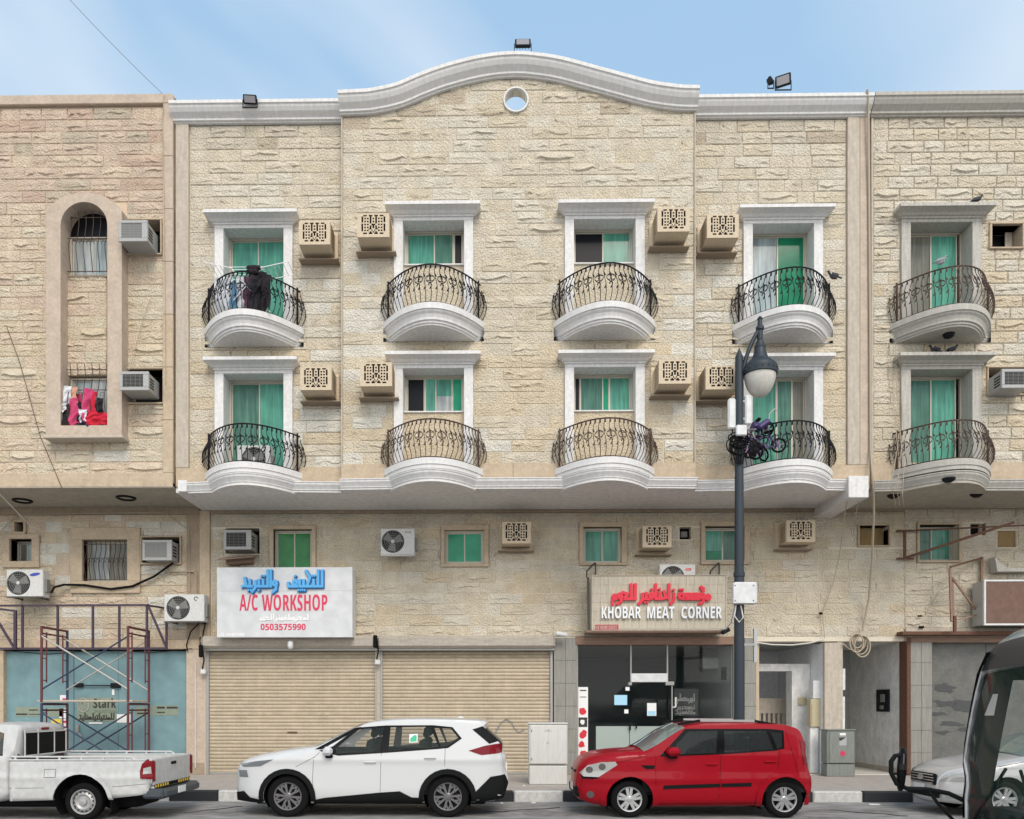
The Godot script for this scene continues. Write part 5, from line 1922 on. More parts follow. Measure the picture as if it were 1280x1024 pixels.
	single("paper_notice_print", M.new().slab(R(810, 889, 819.5, 894.5, z - 0.08), z - 0.084, z - 0.082), mats["print_sky"], "blue print at the foot of the upright notice", "print")
	single("sticker", M.new().slab(R(782, 859, 787, 863.5, z - 0.08), z - 0.088, z - 0.084), mats["print_white"], "small white sticker at the top of the shop door", "sticker")
	single("sticker", M.new().slab(R(780.5, 887, 785.5, 892, z - 0.08), z - 0.088, z - 0.084), mats["print_white"], "small white sticker beside the shop door handles", "sticker")
	var ps := thing("meat_poster", "tall narrow poster strip with pictures of red meat at the meat shop's left edge", "poster", W(729, 968, z - 0.08))
	part("sheet", M.new().slab(R(722.8, 859, 735, 968, z - 0.08), z - 0.088, z - 0.084), mats["print_white"], ps)
	part("dark_field", M.new().slab(R(723.2, 897, 734.2, 909, z - 0.08), z - 0.084, z - 0.082), mats["print_black"], ps)
	var g := RandomNumberGenerator.new()
	g.seed = 4
	for q in [[728, 889, 0.09], [729, 918, 0.1], [727, 931, 0.085], [729, 942, 0.08], [728, 954, 0.08], [728, 903, 0.06]]:
		var poly := PackedVector2Array()
		for i in 12:
			poly.append(Vector2(cos(TAU * i / 12), sin(TAU * i / 12)) * q[2] * g.randf_range(0.7, 1.15))
		part("meat_picture", M.new().prism(poly, 0.0, 0.002, W(q[0], q[1], z - 0.082)), mats["print_red" if q[1] != 903 else "print_white"], ps)
	for q in [[725, 862.5, 733, 864], [725, 871, 733, 872]]:
		part("poster_line", M.new().slab(R(q[0], q[1], q[2], q[3], z - 0.08), z - 0.084, z - 0.082), mats["print_black"], ps)
	# entrances
	var e1 := R(948, 803.5, 1030, 968.5, z)
	room("entrance_hall", b_mid, e1, z - 0.05, 3.0, mats["blue_white_wall"], mats["blue_white_wall"], mats["blue_white_wall"], mats["shop_wall"], mats["pale_floor"])
	part("entrance_jamb", M.new().slab(R(944, 803.5, 948.3, 968.5, z), z - 0.3, z + 0.05, 0.008), mats["band"], b_mid)
	part("entrance_pier", M.new().slab(R(1030, 803.5, 1053, 968.5, z), z - 0.5, z + 0.04, 0.01), mats["pilaster"], b_mid)
	part("inner_portal", M.new().slab(R(990, 830, 1013, 970, z - 0.8), z - 1.2, z - 0.8).slab(R(940, 830, 990, 839, z - 0.8), z - 1.2, z - 0.8), mats["white_wall"], b_mid)
	var bl := holder("balustrade", b_mid, W(965, 960, z - 1.7))
	part("panel", M.new().slab(R(935, 873, 990, 892, z - 1.7), z - 1.8, z - 1.7), mats["pilaster"], bl)
	for k in 9:
		part("post", M.new().slab(R(936 + k * 6, 892, 939.5 + k * 6, 960, z - 1.7), z - 1.8, z - 1.7, 0.01), mats["pilaster"], bl)
	single("meter_box", M.new().slab(R(1015.5, 851, 1027, 873.5, z - 0.25), z - 0.45, z - 0.2, 0.01), mats["box_white"], "white electric box mounted above the yellowed meter cover in the entrance", "electric box")
	var me := M.new().slab(R(1012.5, 874, 1026, 909, z - 0.25), z - 0.45, z - 0.2, 0.015)
	var mo := single("meter_cover", me, mats["meter_yellow"], "yellowed electric meter cover with torn lid in the entrance", "electric meter")
	part("torn_edge", M.new().slab(R(1012.6, 880, 1015, 905, z - 0.2), z - 0.2, z - 0.19), mats["brown_band"], mo)
	single("doorbell_plate", M.new().slab(R(998, 872, 1008.5, 881.5, z - 0.76), z - 0.82, z - 0.76, 0.01), mats["meter_yellow"], "small cream switch plate on the white inner portal", "switch plate")
	single("conduit", M.new().bar(W(1017, 910, z - 0.3), W(1017, 966, z - 0.3), 0.2, 0.1), mats["white_wall"], "white boxed conduit running down from the meter cover to the floor", "conduit")
	var e2 := R(1053, 802, 1132, 968.5, z)
	room("passage", b_mid, e2, z - 0.05, 2.95, mats["white_wall"], mats["white_wall"], mats["shop_wall"], mats["white_wall"], mats["pale_floor"])
	part("skirting", M.new().box(Vector3(e2.end.x - 0.012, WALK + 0.07, z - 1.5), Vector3(0.02, 0.13, 2.8)), mats["pilaster"], b_mid)
	single("wall_cabinet", M.new().slab(R(1052.6, 836, 1057.4, 863, z + 0.02), z - 0.3, z + 0.0, 0.01), mats["box_white"], "narrow white wall cabinet on the entrance pier's right face", "wall box")
	single("lower_conduit", M.new().slab(R(1053, 871, 1057, 912, z), z - 0.2, z - 0.02, 0.01), mats["white_wall"], "white conduit cover on the pier under the narrow wall cabinet", "conduit")
	var pz := z - 1.05
	var pc := Vector3(e2.end.x - 0.03, W(0, 876, pz).y, pz)
	var pb := single("fuse_panel", M.new().box(pc, Vector3(0.05, 0.56, 0.62), 0.008), mats["black_paint"], "open black fuse panel on the passage's white wall", "electric box")
	part("breaker", M.new().box(pc + Vector3(-0.03, 0.06, 0.05), Vector3(0.03, 0.2, 0.2), 0.005).box(pc + Vector3(-0.03, -0.17, 0.0), Vector3(0.03, 0.1, 0.16), 0.005), mats["ac_grey"], pb)
	# right shop: concrete wall between tiled pillar and steel post
	var tp := R(1137, 800, 1164, 968.5, z)
	var o2 := holder("tiled_pillar", b_right, Vector3(tp.get_center().x, WALK, z))
	part("core", M.new().slab(tp.grow(-0.01), z - 0.4, z + 0.03), mats["ac_grey"], o2)
	for k in 6:
		for c in 2:
			part("tile", M.new().slab(Rect2(tp.position.x + c * tp.size.x / 2 + 0.003, WALK + k * tp.size.y / 6 + 0.003, tp.size.x / 2 - 0.006, tp.size.y / 6 - 0.006), z + 0.02, z + 0.05, 0.004), mats["grey_tile"], o2)
	part("steel_post", M.new().slab(R(1131.8, 797, 1136.4, 968.5, z), z - 0.3, z + 0.08, 0.01), mats["rust"], b_right)
	var cw := R(1164, 803, 1420, 968.5, z)
	part("concrete_wall", M.new().slab(cw, z - 0.4, z - 0.12), mats["concrete"], b_right)
	part("concrete_pilaster", M.new().slab(R(1233, 806, 1236, 968.5, z - 0.1), z - 0.14, z - 0.1, 0.004), mats["concrete"], b_right)
	g.seed = 9
	for q in [[1179, 861, 0.26, 0.11], [1182, 880, 0.34, 0.08], [1208, 882, 0.42, 0.15], [1172, 893, 0.2, 0.05], [1190, 905, 0.3, 0.06], [1212, 912, 0.25, 0.05], [1178, 916, 0.16, 0.05]]:
		var poly := PackedVector2Array()
		var big := 1.0
		for i in 48:
			if i % 5 == 0:
				big = g.randf_range(0.6, 1.25)
			poly.append(Vector2(cos(TAU * i / 48) * q[2], sin(TAU * i / 48) * q[3]) * big * g.randf_range(0.85, 1.12))
		part("bare_patch", M.new().prism(poly, 0.0, 0.004, W(q[0], q[1], z - 0.118)), mats["concrete_dark"], b_right)
	part("steel_lintel", M.new().slab(R(1128, 789, 1420, 794, z + 0.3), z + 0.02, z + 0.32, 0.01), mats["rust"], b_right)
	part("timber_lintel", M.new().slab(R(1137, 796, 1420, 803.5, z), z - 0.4, z + 0.06, 0.01), mats["rust_beam"], b_right)


func facade_equipment() -> void:
	cover(393, 291, 0.0, "beige lattice cover box right of the balcony door hung with washing")
	cover(466.6, 281.5, ZC, "beige lattice cover box left of the upper second balcony window from the left")
	cover(842, 274.5, ZC, "beige lattice cover box right of the upper window with one black sash")
	cover(903.7, 282.5, 0.0, "beige lattice cover box left of the upper door with pale and green panes")
	cover(394.7, 473, 0.0, "beige lattice cover box right of the lower left door with the white curtain")
	cover(470, 468, ZC, "beige lattice cover box left of the lower window with a black left sash")
	cover(843.8, 464.7, ZC, "beige lattice cover box right of the lower third window from the left")
	cover(902, 472, 0.0, "beige lattice cover box just left of the street lamp's globe")
	cover(645.5, 666, ZL, "beige lattice cover box between the green mezzanine windows over the right shutter")
	cover(821.5, 671, ZL, "beige lattice cover box over the meat shop sign beside the small vent")
	cover(1001.3, 664, ZL, "beige lattice cover box on the mezzanine wall right of the lamp post")
	condenser(30.7, 729, ZL + 0.55, 0.87, 0.64, 0.33, "white outdoor unit with a blue oval badge under the small left window", 1)
	condenser(230, 760, ZL + 0.5, 0.95, 0.64, 0.35, "white outdoor unit with a wide ribbed fan beside the workshop sign", 4)
	condenser(497, 677, ZL + 0.5, 0.8, 0.61, 0.36, "white outdoor unit with LG lettering on a white bracket", 2)
	condenser(847, 722, ZL + 0.45, 0.84, 0.62, 0.37, "white outdoor unit with a red badge half hidden behind the meat shop sign", 3)
	condenser(317, 574, 0.42, 0.72, 0.6, 0.5, "white outdoor unit standing on the lower left balcony behind the railing", 0)
	window_unit(166.5, 289, 0.6, 0.6, 0.43, 0.56, "grey window unit at the upper right of the arched niche", false)
	window_unit(168, 476.5, 0.6, 0.6, 0.38, 0.56, "grey window unit at the lower right of the arched niche", true)
	window_unit(196.5, 688, ZL + 0.42, 0.68, 0.46, 0.6, "yellowed window unit on the left mezzanine wall with a black hose below", false)
	window_unit(297, 675, ZL + 0.42, 0.63, 0.44, 0.6, "black fronted window unit above the left end of the workshop sign", true)
	window_unit(1271, 473.5, 0.5, 0.62, 0.38, 0.56, "black fronted window unit at the right building's edge of the picture", true)
	var tray := M.new().box(W(298, 697, ZL + 0.3), Vector3(0.85, 0.03, 0.5), 0.005, Basis(Vector3(0, 0, 1), 0.08) * Basis(Vector3(1, 0, 0), 0.25))
	tray.box(W(300, 702, ZL + 0.15), Vector3(0.6, 0.14, 0.3), 0.02, Basis(Vector3(0, 0, 1), 0.08))
	single("drip_tray", tray, mats["rust_beam"], "bent rusty tray under the black fronted window unit over the workshop sign", "drip tray")
	flood_lamp(653.5, 66, 0.3, 0.34, 0.2, -0.25, 0.0, "black floodlight on top of the curved gable")
	flood_lamp(312.5, 135, 0.36, 0.29, 0.17, 0.5, 0.1, "dark floodlight hanging on the left white cornice")
	flood_lamp(979, 113, 0.25, 0.32, 0.22, 0.3, -0.45, "tilted floodlight standing on the right white cornice")
	flood_lamp(963.5, 111, 0.2, 0.1, 0.16, -0.5, 1.2, "small floodlight seen edge on beside the tilted one")
	pigeon(1222, FLOORS[1] + 2.475, 0.25, 1, "dark pigeon on the right building's upper window hood", mats["pigeon_dark"], -0.2)
	pigeon(1177, FLOORS[1] + 0.84, 0.85, 1, "grey pigeon standing on the right building's upper balcony rail", mats["pigeon_grey"], 0.2)
	pigeon(1168, FLOORS[0] + 2.475, 0.22, -1, "upright dark pigeon on the right building's lower window hood", mats["pigeon_dark"], 0.5)
	pigeon(1191, FLOORS[0] + 2.475, 0.22, 1, "crouching dark pigeon on the right building's lower window hood", mats["pigeon_dark"], -0.3)
	pigeon(1041, FLOORS[1] + 0.84, 0.3, -1, "black bird on the right end of the fourth upper balcony rail", mats["pigeon_dark"], 0.2)


func signs() -> void:
	var z := ZL + 0.6
	var r := R(271, 709, 440.5, 797, z)
	var o := thing("workshop_sign", "white box sign reading A/C WORKSHOP with blue Arabic letters and a phone number", "shop sign", W(355.7, 797, z))
	var c := W(355.7, 753, z) - o.position
	part("face", M.new().slab(r, z - 0.04, z, 0.006), mats["sign_white"], o)
	part("box", M.new().slab(Rect2(r.position.x + 0.01, r.position.y + 0.01, r.size.x - 0.02, r.size.y - 0.02), ZL + 0.06, z - 0.045), mats["box_white"], o)
	part("seam", M.new().slab(R(271.4, 738.4, 440, 739.2, z), z - 0.002, z + 0.002), mats["print_grey"], o)
	var pos := func(x: float, y: float) -> Vector3: return W(x, y, z) - o.position
	for k in 2:
		var mt: Material = mats["letter_edge" if k == 0 else "letter_blue"]
		var dz := Vector3(0.012, -0.016, 0.0) if k == 0 else Vector3(0, 0, 0.03)
		var pen := 0.085 if k == 0 else 0.062
		arabic("blue_letters", "lam_start lam ta kaf ya ya fa_end", 0.37, 0.84, pen, 0.03, mt, o, pos.call(382, 733.5) + dz)
		arabic("blue_letters", "waw alef lam_start ta ba ra_end ya dal_end", 0.37, 0.82, pen, 0.03, mt, o, pos.call(325, 733.5) + dz)
	words("red_letters", "A/C", 0.37, 0.01, mats["print_crimson"], o, pos.call(311, 754), 0.43)
	words("red_letters", "WORKSHOP", 0.37, 0.01, mats["print_crimson"], o, pos.call(368.5, 754), 1.54)
	arabic("faint_letters", "lam_start mim_start hah ra_end sin lam fa_start ya nun_start ra_end alef lam_start hah ya ba", 0.12, 1.15, 0.03, 0.006, mats["print_white"], o, pos.call(355, 774.5))
	words("phone_number", "0503575990", 0.145, 0.008, mats["print_crimson"], o, pos.call(354, 784), 1.06)
	words("faint_line", "EL 0503575990", 0.075, 0.004, mats["print_white"], o, pos.call(291, 793.5), 0.55)
	single("workshop_lamp", M.new().lathe([Vector2(0, -0.16), Vector2(0.05, -0.15), Vector2(0.07, -0.1), Vector2(0.07, 0.0), Vector2(0.04, 0.03)], 14, W(363, 803, ZL + 0.45)), mats["box_white"], "small white bulkhead lamp under the workshop sign", "lamp")
	# meat shop sign
	z = ZL + 0.6
	var m := thing("meat_shop_sign", "cream box sign with raised red Arabic and white KHOBAR MEAT CORNER letters", "shop sign", W(823, 789, z))
	var q := R(741, 720, 907, 786.5, z)
	var tiles := 17
	part("box", M.new().slab(q, ZL + 0.06, z - 0.012), mats["sign_cream"], m)
	for i in tiles:
		for j in 6:
			part("sign_tile", M.new().slab(Rect2(q.position.x + q.size.x * i / tiles + 0.002, q.position.y + q.size.y * j / 6 + 0.002, q.size.x / tiles - 0.004, q.size.y / 6 - 0.004), z - 0.012, z + rng.randf_range(-0.001, 0.001)), mats["sign_cream"], m)
	part("edge_frame", M.new().slab(R(739.5, 718.5, 908.5, 720, z), z - 0.08, z + 0.015).slab(R(739.5, 786.6, 908.5, 788.5, z), z - 0.08, z + 0.015).slab(R(739.5, 720, 741, 786.6, z), z - 0.08, z + 0.015).slab(R(907, 720, 908.5, 786.6, z), z - 0.08, z + 0.015), mats["pilaster"], m)
	part("underside", M.new().slab(R(733, 788, 909, 791, z), ZL + 0.06, z - 0.01, 0.01), mats["rust_beam"], m)
	pos = func(x: float, y: float) -> Vector3: return W(x, y, z + 0.004) - m.position
	arabic("red_letters", "mim_start waw_hamza sin sin marbuta", 0.33, 0.74, 0.07, 0.06, mats["letter_red"], m, pos.call(867, 749))
	arabic("red_letters", "zay alef dal nun_start alef_end fa_start ya ra_end", 0.33, 0.84, 0.07, 0.06, mats["letter_red"], m, pos.call(820.5, 749))
	arabic("red_letters", "lam_start lam hah waw_end mim", 0.33, 0.58, 0.07, 0.06, mats["letter_red"], m, pos.call(779.5, 749))
	words("white_letters", "KHOBAR", 0.27, 0.07, mats["letter_white"], m, pos.call(775.5, 766.5), 0.91)
	words("white_letters", "MEAT", 0.27, 0.07, mats["letter_white"], m, pos.call(825, 766.5), 0.63)
	words("white_letters", "CORNER", 0.27, 0.07, mats["letter_white"], m, pos.call(876, 766.5), 0.93)
	var lb := M.new()
	var lr := R(744, 781, 773, 787.6, z)
	for t: Rect2 in cut([lr], [lr.grow(-0.012)]):
		lb.slab(t, z, z + 0.018)
	lb.slab(R(746, 782.6, 747.2, 786.4, z), z, z + 0.019).slab(R(749, 782.6, 750.4, 786.4, z), z, z + 0.019)
	part("small_label", lb, mats["print_crimson"], m)
	words("label_number", "CR 2051043", 0.05, 0.004, mats["print_crimson"], m, pos.call(762, 784.4) + Vector3(0, 0, 0.002), 0.38)
	var br := M.new()
	for x in [738.5, 893.0]:
		br.bar(W(x - 5, 714, ZL + 0.6), W(x + 5, 704, ZL + 0.05), 0.035)
		br.bar(W(x + 6, 704, ZL + 0.1), W(x + 6, 722, ZL + 0.1), 0.03)
		br.bar(W(x - 5, 714, ZL + 0.55), W(x - 5, 722, ZL + 0.55), 0.03)
	br.bar(W(735, 722, ZL + 0.5), W(736, 788, ZL + 0.5), 0.05)
	part("bracket", br, mats["ac_bracket"], m)
	# blank rusty sign on the right
	z = ZL + 0.6
	var s := thing("blank_sign", "blank rust brown box sign with a white edge at the right", "shop sign", W(1270, 782, z))
	var b := R(1230, 724.5, 1345, 782, z)
	part("face", M.new().slab(b.grow(-0.03), z - 0.03, z - 0.004), mats["sign_rust"], s)
	var e := M.new()
	for t: Rect2 in cut([b], [b.grow(-0.045)]):
		e.slab(t, z - 0.05, z + 0.012, 0.006)
	part("edge_frame", e, mats["box_white"], s)
	part("box", M.new().slab(b.grow(-0.02), ZL + 0.12, z - 0.05), mats["galvanised"], s)
	# notices on the teal shop wall
	z = ZL - 0.1
	var d := thing("door_lettering", "dark Latin and Arabic shop lettering with a round leaf emblem on the teal door", "lettering", W(120, 902, z))
	pos = func(x: float, y: float) -> Vector3: return W(x, y, z + 0.0) - d.position
	words("letters", "Stark", 0.22, 0.004, mats["print_black"], d, pos.call(130.5, 879.5), 0.56)
	words("small_letters", "INDUSTRIAL", 0.06, 0.004, mats["gold_plate"], d, pos.call(131, 889) + Vector3(0, 0, 0.002), 0.54)
	arabic("arabic_letters", "lam_start lam mim_start nun_start ta ya alef_end ta ya lam sin nun_start alef_end ya ta", 0.14, 0.86, 0.024, 0.004, mats["print_black"], d, pos.call(121, 899))
	var em := M.new()
	var ring := []
	for i in 18:
		ring.append(pos.call(104, 882) + Vector3(cos(TAU * i / 18) * 0.14, sin(TAU * i / 18) * 0.16, 0))
	em.tube(ring, 0.012, 5, true)
	em.tube([pos.call(104, 888), pos.call(101, 882), pos.call(104, 876), pos.call(107, 882), pos.call(104, 888)], 0.012, 5)
	part("emblem", em, mats["print_grey"], d)
	d.get_node("emblem").position = Vector3()
	for n in [[75, 869, 85, 878, "print_white", "pink and white paper stuck on the teal wall above the plank"], [74, 886, 84, 898, "print_white", "white paper on the teal wall left of the door"], [64, 899, 76, 909, "print_yellow", "yellow warning paper on the teal wall"], [77, 899, 86, 914, "print_white", "white paper with red spots beside the teal door"], [146, 893, 163, 903.5, "print_white", "wide white paper right of the teal door"], [111, 903, 128, 905, "print_white", "narrow white strip on the teal door"], [140, 862, 143, 869, "print_white", "tiny white tag under the door closer"]]:
		single("paper_notice", M.new().slab(R(n[0], n[1], n[2], n[3], z), z + 0.002, z + 0.006), mats[n[4]], n[5], "notice")
	var dots := M.new()
	for n in [[78, 873, 83, 875.5], [79, 901, 84, 904], [80, 908, 84, 911]]:
		dots.slab(R(n[0], n[1], n[2], n[3], z), z + 0.006, z + 0.008)
	single("red_print", dots, mats["print_pink"] if mats.has("print_pink") else mats["print_crimson"], "red print on the papers left of the teal door", "print")


func street_furniture() -> void:
	var z := 0.9
	var p := W(924, 437, z)
	var lamp := thing("street_lamp", "tall dark blue street lamp with a bell shade and frosted globe", "street lamp", Vector3(p.x, WALK, z))
	var at := func(x: float, y: float) -> Vector3: return W(x, y, z) - lamp.position
	var k: float = 1.0 / (F / (CAMZ - z))
	var yb: float = at.call(924, 722).y
	var body := M.new()
	body.lathe([Vector2(0.19, 0.0), Vector2(0.19, 0.3), Vector2(0.15, 0.36), Vector2(0.13, 0.9), Vector2(0.115, 0.98), Vector2(0.125, 1.02), Vector2(0.125, 1.08), Vector2(0.105, 1.12), Vector2(0.1, yb), Vector2(0.115, yb + 0.02), Vector2(0.115, yb + 0.1), Vector2(0.095, yb + 0.13), Vector2(0.082, at.call(924, 460).y), Vector2(0.08, at.call(924, 446).y), Vector2(0.05, at.call(924, 442).y), Vector2(0.0, at.call(924, 434).y)], 20)
	part("pole", body, mats["lamp_blue"], lamp, true)
	var arm := []
	for i in 13:
		var t := i / 12.0
		var a: Vector2 = Vector2(926, 476).lerp(Vector2(934, 432), t)
		var b: Vector2 = Vector2(934, 432).lerp(Vector2(950, 411), t)
		var c := a.lerp(b, t)
		arm.append(at.call(c.x, c.y))
	var am := M.new().tube(arm, 0.042, 8)
	var hx: float = at.call(950, 0).x
	var y := func(v: float) -> float: return at.call(950, v).y
	am.lathe([Vector2(0.0, y.call(427)), Vector2(0.05, y.call(427)), Vector2(0.06, y.call(424)), Vector2(0.06, y.call(414)), Vector2(0.085, y.call(412)), Vector2(0.085, y.call(409)), Vector2(0.05, y.call(407)), Vector2(0.045, y.call(400)), Vector2(0.06, y.call(399)), Vector2(0.03, y.call(396)), Vector2(0.0, y.call(395))], 14, Vector3(hx, 0, 0))
	part("arm", am, mats["lamp_blue"], lamp, true)
	var sh := []
	for q in [[18, 470], [21, 469], [21.5, 462], [20, 458], [16, 454], [10.5, 449], [8, 443], [6.5, 436], [7, 434], [5, 430], [4.5, 427], [0, 426]]:
		sh.append(Vector2(q[0] * k, y.call(q[1])))
	part("shade", M.new().lathe(sh, 28, Vector3(hx, 0, 0)), mats["lamp_blue"], lamp, true)
	var gl := []
	for i in 12:
		var a := PI / 2 * i / 11.0
		gl.append(Vector2(19.3 * k * sin(a), y.call(466) - (y.call(466) - y.call(497)) * cos(a)))
	part("globe", M.new().lathe(gl, 28, Vector3(hx, 0, 0)), mats["globe"], lamp, true)
	var bolt := M.new()
	for i in 18:
		bolt.box(Vector3(hx + cos(TAU * i / 18) * 21.3 * k, y.call(464.5), sin(TAU * i / 18) * 21.3 * k), Vector3(0.03, 0.04, 0.03), 0.01)
	part("shade_studs", bolt, mats["lamp_blue"], lamp, true)
	var bx := single("antenna_panel", M.new().box(W(914.5, 518, z), Vector3(0.16, 0.64, 0.12), 0.03), mats["box_white"], "white upright antenna panel left of the lamp pole", "antenna")
	for y_ in [507, 530]:
		part("mount", M.new().bar(W(916, y_, z), W(924, y_, z), 0.04), mats["galvanised"], bx)
	var b2 := single("antenna_panel", M.new().box(W(935, 513, z), Vector3(0.15, 0.62, 0.12), 0.03), mats["box_white"], "white upright antenna panel right of the lamp pole", "antenna")
	for y_ in [502, 524]:
		part("mount", M.new().bar(W(924, y_, z), W(934, y_, z), 0.04), mats["galvanised"], b2)
	single("radio_box", M.new().box(W(926.5, 538.5, z + 0.16), Vector3(0.22, 0.22, 0.1), 0.02), mats["box_white"], "small square white box strapped on the lamp pole under the antennas", "radio box")
	var cb := M.new()
	var g := RandomNumberGenerator.new()
	g.seed = 77
	for i in 8:
		var q := []
		var r := g.randf_range(0.13, 0.3)
		for j in 15:
			var a := TAU * j / 14.0
			q.append(W(922 + g.randf_range(-1, 1), 556, z) + Vector3(cos(a) * r * 1.15, sin(a) * r * 0.75 + (i - 4) * 0.03, 0.13 + 0.03 * sin(a * 2 + i)))
		cb.tube(q, 0.014, 5)
	for i in 5:
		cb.tube([W(916 + i * 4, 537, z + 0.1), W(913 + i * 5, 556, z + 0.16), W(920 + i * 2, 580, z + 0.12)], 0.013, 5)
	single("cable_bundle", cb, mats["wire_black"], "tangled coil of black cables strapped round the lamp pole", "cable")
	var wb := single("junction_box", M.new().box(W(930.5, 742, z + 0.14), Vector3(0.48, 0.45, 0.2), 0.03), mats["box_white"], "large white junction box halfway up the lamp pole", "electric box")
	part("lid", M.new().box(W(930.5, 741.5, z + 0.245), Vector3(0.45, 0.42, 0.015), 0.006), mats["box_white"], wb)
	var sc := M.new()
	for q in [[942, 732], [942, 751], [919, 732], [919, 751]]:
		sc.box(W(q[0], q[1], z + 0.255), Vector3(0.03, 0.03, 0.01), 0.004)
	part("lid_screw", sc, mats["ac_grey"], wb)
	single("hanging_wire", M.new().tube([W(920, 757, z + 0.12), W(918, 770, z + 0.14), W(924, 778, z + 0.14), W(929, 772, z + 0.13), W(926, 757, z + 0.12)], 0.016, 6).tube([W(918, 758, z + 0.1), W(914, 778, z - 0.1), W(908, 786, z - 0.4), W(900, 788, z - 0.9)], 0.014, 6), mats["wire_white"], "pale wires looping under the lamp pole's junction box", "cable")
	single("strut_channel", M.new().bar(W(944, 786, z - 0.4), W(944, 828, z - 0.4), 0.07).bar(W(924, 806, z), W(944, 806, z - 0.4), 0.05), mats["galvanised"], "short galvanised channel clamped to the lamp pole beside the pillar", "bracket")
	single("wall_camera", M.new().box(W(907, 789, -0.9), Vector3(0.2, 0.1, 0.12), 0.02, Basis(Vector3(0, 0, 1), 0.5)), mats["black_paint"], "black camera under the meat sign's right end", "camera")
	single("wall_camera", M.new().box(W(702, 793, ZL + 0.3), Vector3(0.3, 0.1, 0.12), 0.03, Basis(Vector3(0, 0, 1), -0.15)), mats["box_white"], "white camera on top of the left tiled pillar", "camera")
	# cabinets
	for q in [[627, 1003.5, 2.3, 0.05], [667, 1002, 2.25, 0.06], [1093, 1002, 2.4, 0.12], [655, 978, 1.0, 0.04]]:
		var lp := W(q[0], q[1], q[2])
		lp.y = 0.008 if q[2] > 2.02 else WALK + 0.008
		single("paper_scrap", M.new().box(lp, Vector3(q[3] * 1.6, 0.016, q[3]), 0.005, Basis(Vector3(0, 1, 0), q[0])), mats["print_white"], {627: "white scrap on the road behind the white car's rear wheel", 667: "white scrap on the road before the utility cabinet", 1093: "pale paper scrap on the road near the minibus mirror", 655: "tiny scrap on the pavement beside the utility cabinet"}[q[0]], "litter")
	var cz := 0.77
	var r := R(661.6, 904, 709, 981, cz)
	var c := thing("white_utility_cabinet", "tall cream white utility cabinet before the shutter's right end", "utility cabinet", Vector3(r.get_center().x, WALK, cz - 0.2))
	var ym: float = W(0, 956, cz).y
	part("plinth", M.new().slab(Rect2(r.position.x, WALK, r.size.x, ym - WALK - 0.01), cz - 0.42, cz, 0.015), mats["cabinet_white"], c)
	part("shell", M.new().slab(Rect2(r.position.x - 0.008, ym + 0.01, r.size.x + 0.016, r.end.y - ym - 0.03), cz - 0.42, cz - 0.01, 0.02), mats["cabinet_white"], c)
	part("door", M.new().slab(Rect2(r.position.x + 0.02, ym + 0.03, r.size.x - 0.04, r.end.y - ym - 0.08), cz - 0.02, cz + 0.008, 0.008), mats["cabinet_white"], c)
	var rib := M.new()
	for i in 3:
		rib.slab(Rect2(r.position.x + 0.2 + i * 0.2, ym + 0.05, 0.012, r.end.y - ym - 0.12), cz + 0.007, cz + 0.014)
	part("door_rib", rib, mats["cabinet_white"], c)
	part("lid", M.new().slab(Rect2(r.position.x - 0.02, r.end.y - 0.025, r.size.x + 0.04, 0.03), cz - 0.44, cz + 0.015, 0.012), mats["cabinet_white"], c)
	part("hinge", M.new().box(W(664.5, 913.5, cz + 0.012), Vector3(0.02, 0.04, 0.02)).box(W(664.5, 949, cz + 0.012), Vector3(0.02, 0.04, 0.02)), mats["ac_grey"], c)
	part("maker_plate", M.new().box(W(685, 913, cz + 0.01), Vector3(0.14, 0.05, 0.008), 0.003), mats["kerb_white"], c)
	part("emblem", M.new().prism(PackedVector2Array([Vector2(-0.035, -0.03), Vector2(0.035, -0.03), Vector2(0, 0.04)]), 0, 0.004, W(685, 928.5, cz + 0.008)), mats["print_grey"], c)
	cz = ZL + 0.42
	r = R(1034, 912, 1069, 966, cz)
	c = thing("grey_utility_cabinet", "stained grey utility cabinet with a round red sticker beside the entrance pier", "utility cabinet", Vector3(r.get_center().x, WALK, cz - 0.2))
	ym = W(0, 954, cz).y
	part("plinth", M.new().slab(Rect2(r.position.x, WALK, r.size.x, ym - WALK - 0.008), cz - 0.36, cz - 0.01, 0.01), mats["cabinet_grey"], c)
	part("shell", M.new().slab(Rect2(r.position.x, ym + 0.005, r.size.x, r.end.y - ym - 0.03), cz - 0.36, cz - 0.01, 0.015), mats["cabinet_grey"], c)
	part("door", M.new().slab(Rect2(r.position.x + 0.05, ym + 0.02, r.size.x - 0.08, r.end.y - ym - 0.07), cz - 0.012, cz + 0.01, 0.008), mats["cabinet_grey"], c)
	part("lid", M.new().slab(Rect2(r.position.x - 0.02, r.end.y - 0.03, r.size.x + 0.04, 0.03), cz - 0.38, cz + 0.02, 0.01), mats["cabinet_grey"], c)
	part("red_sticker", M.new().lathe([Vector2(0, 0.006), Vector2(0.06, 0.006), Vector2(0.06, 0)], 18, W(1053.5, 942, cz + 0.01), Basis(Vector3(1, 0, 0), PI / 2)), mats["print_pinkish"] if mats.has("print_pinkish") else mats["print_crimson"], c)
	part("plate", M.new().slab(R(1049.5, 916.5, 1057, 919.5, cz), cz + 0.01, cz + 0.015), mats["print_white"], c)
	part("sticker", M.new().slab(R(1049, 921, 1058, 932, cz), cz + 0.01, cz + 0.013), mats["galvanised"], c)
	part("sticker_print", M.new().prism(PackedVector2Array([Vector2(-0.08, -0.03), Vector2(-0.04, -0.03), Vector2(0.08, 0.05), Vector2(-0.08, 0.05)]), 0, 0.003, W(1053.5, 924.5, cz + 0.0132)), mats["print_black"], c)


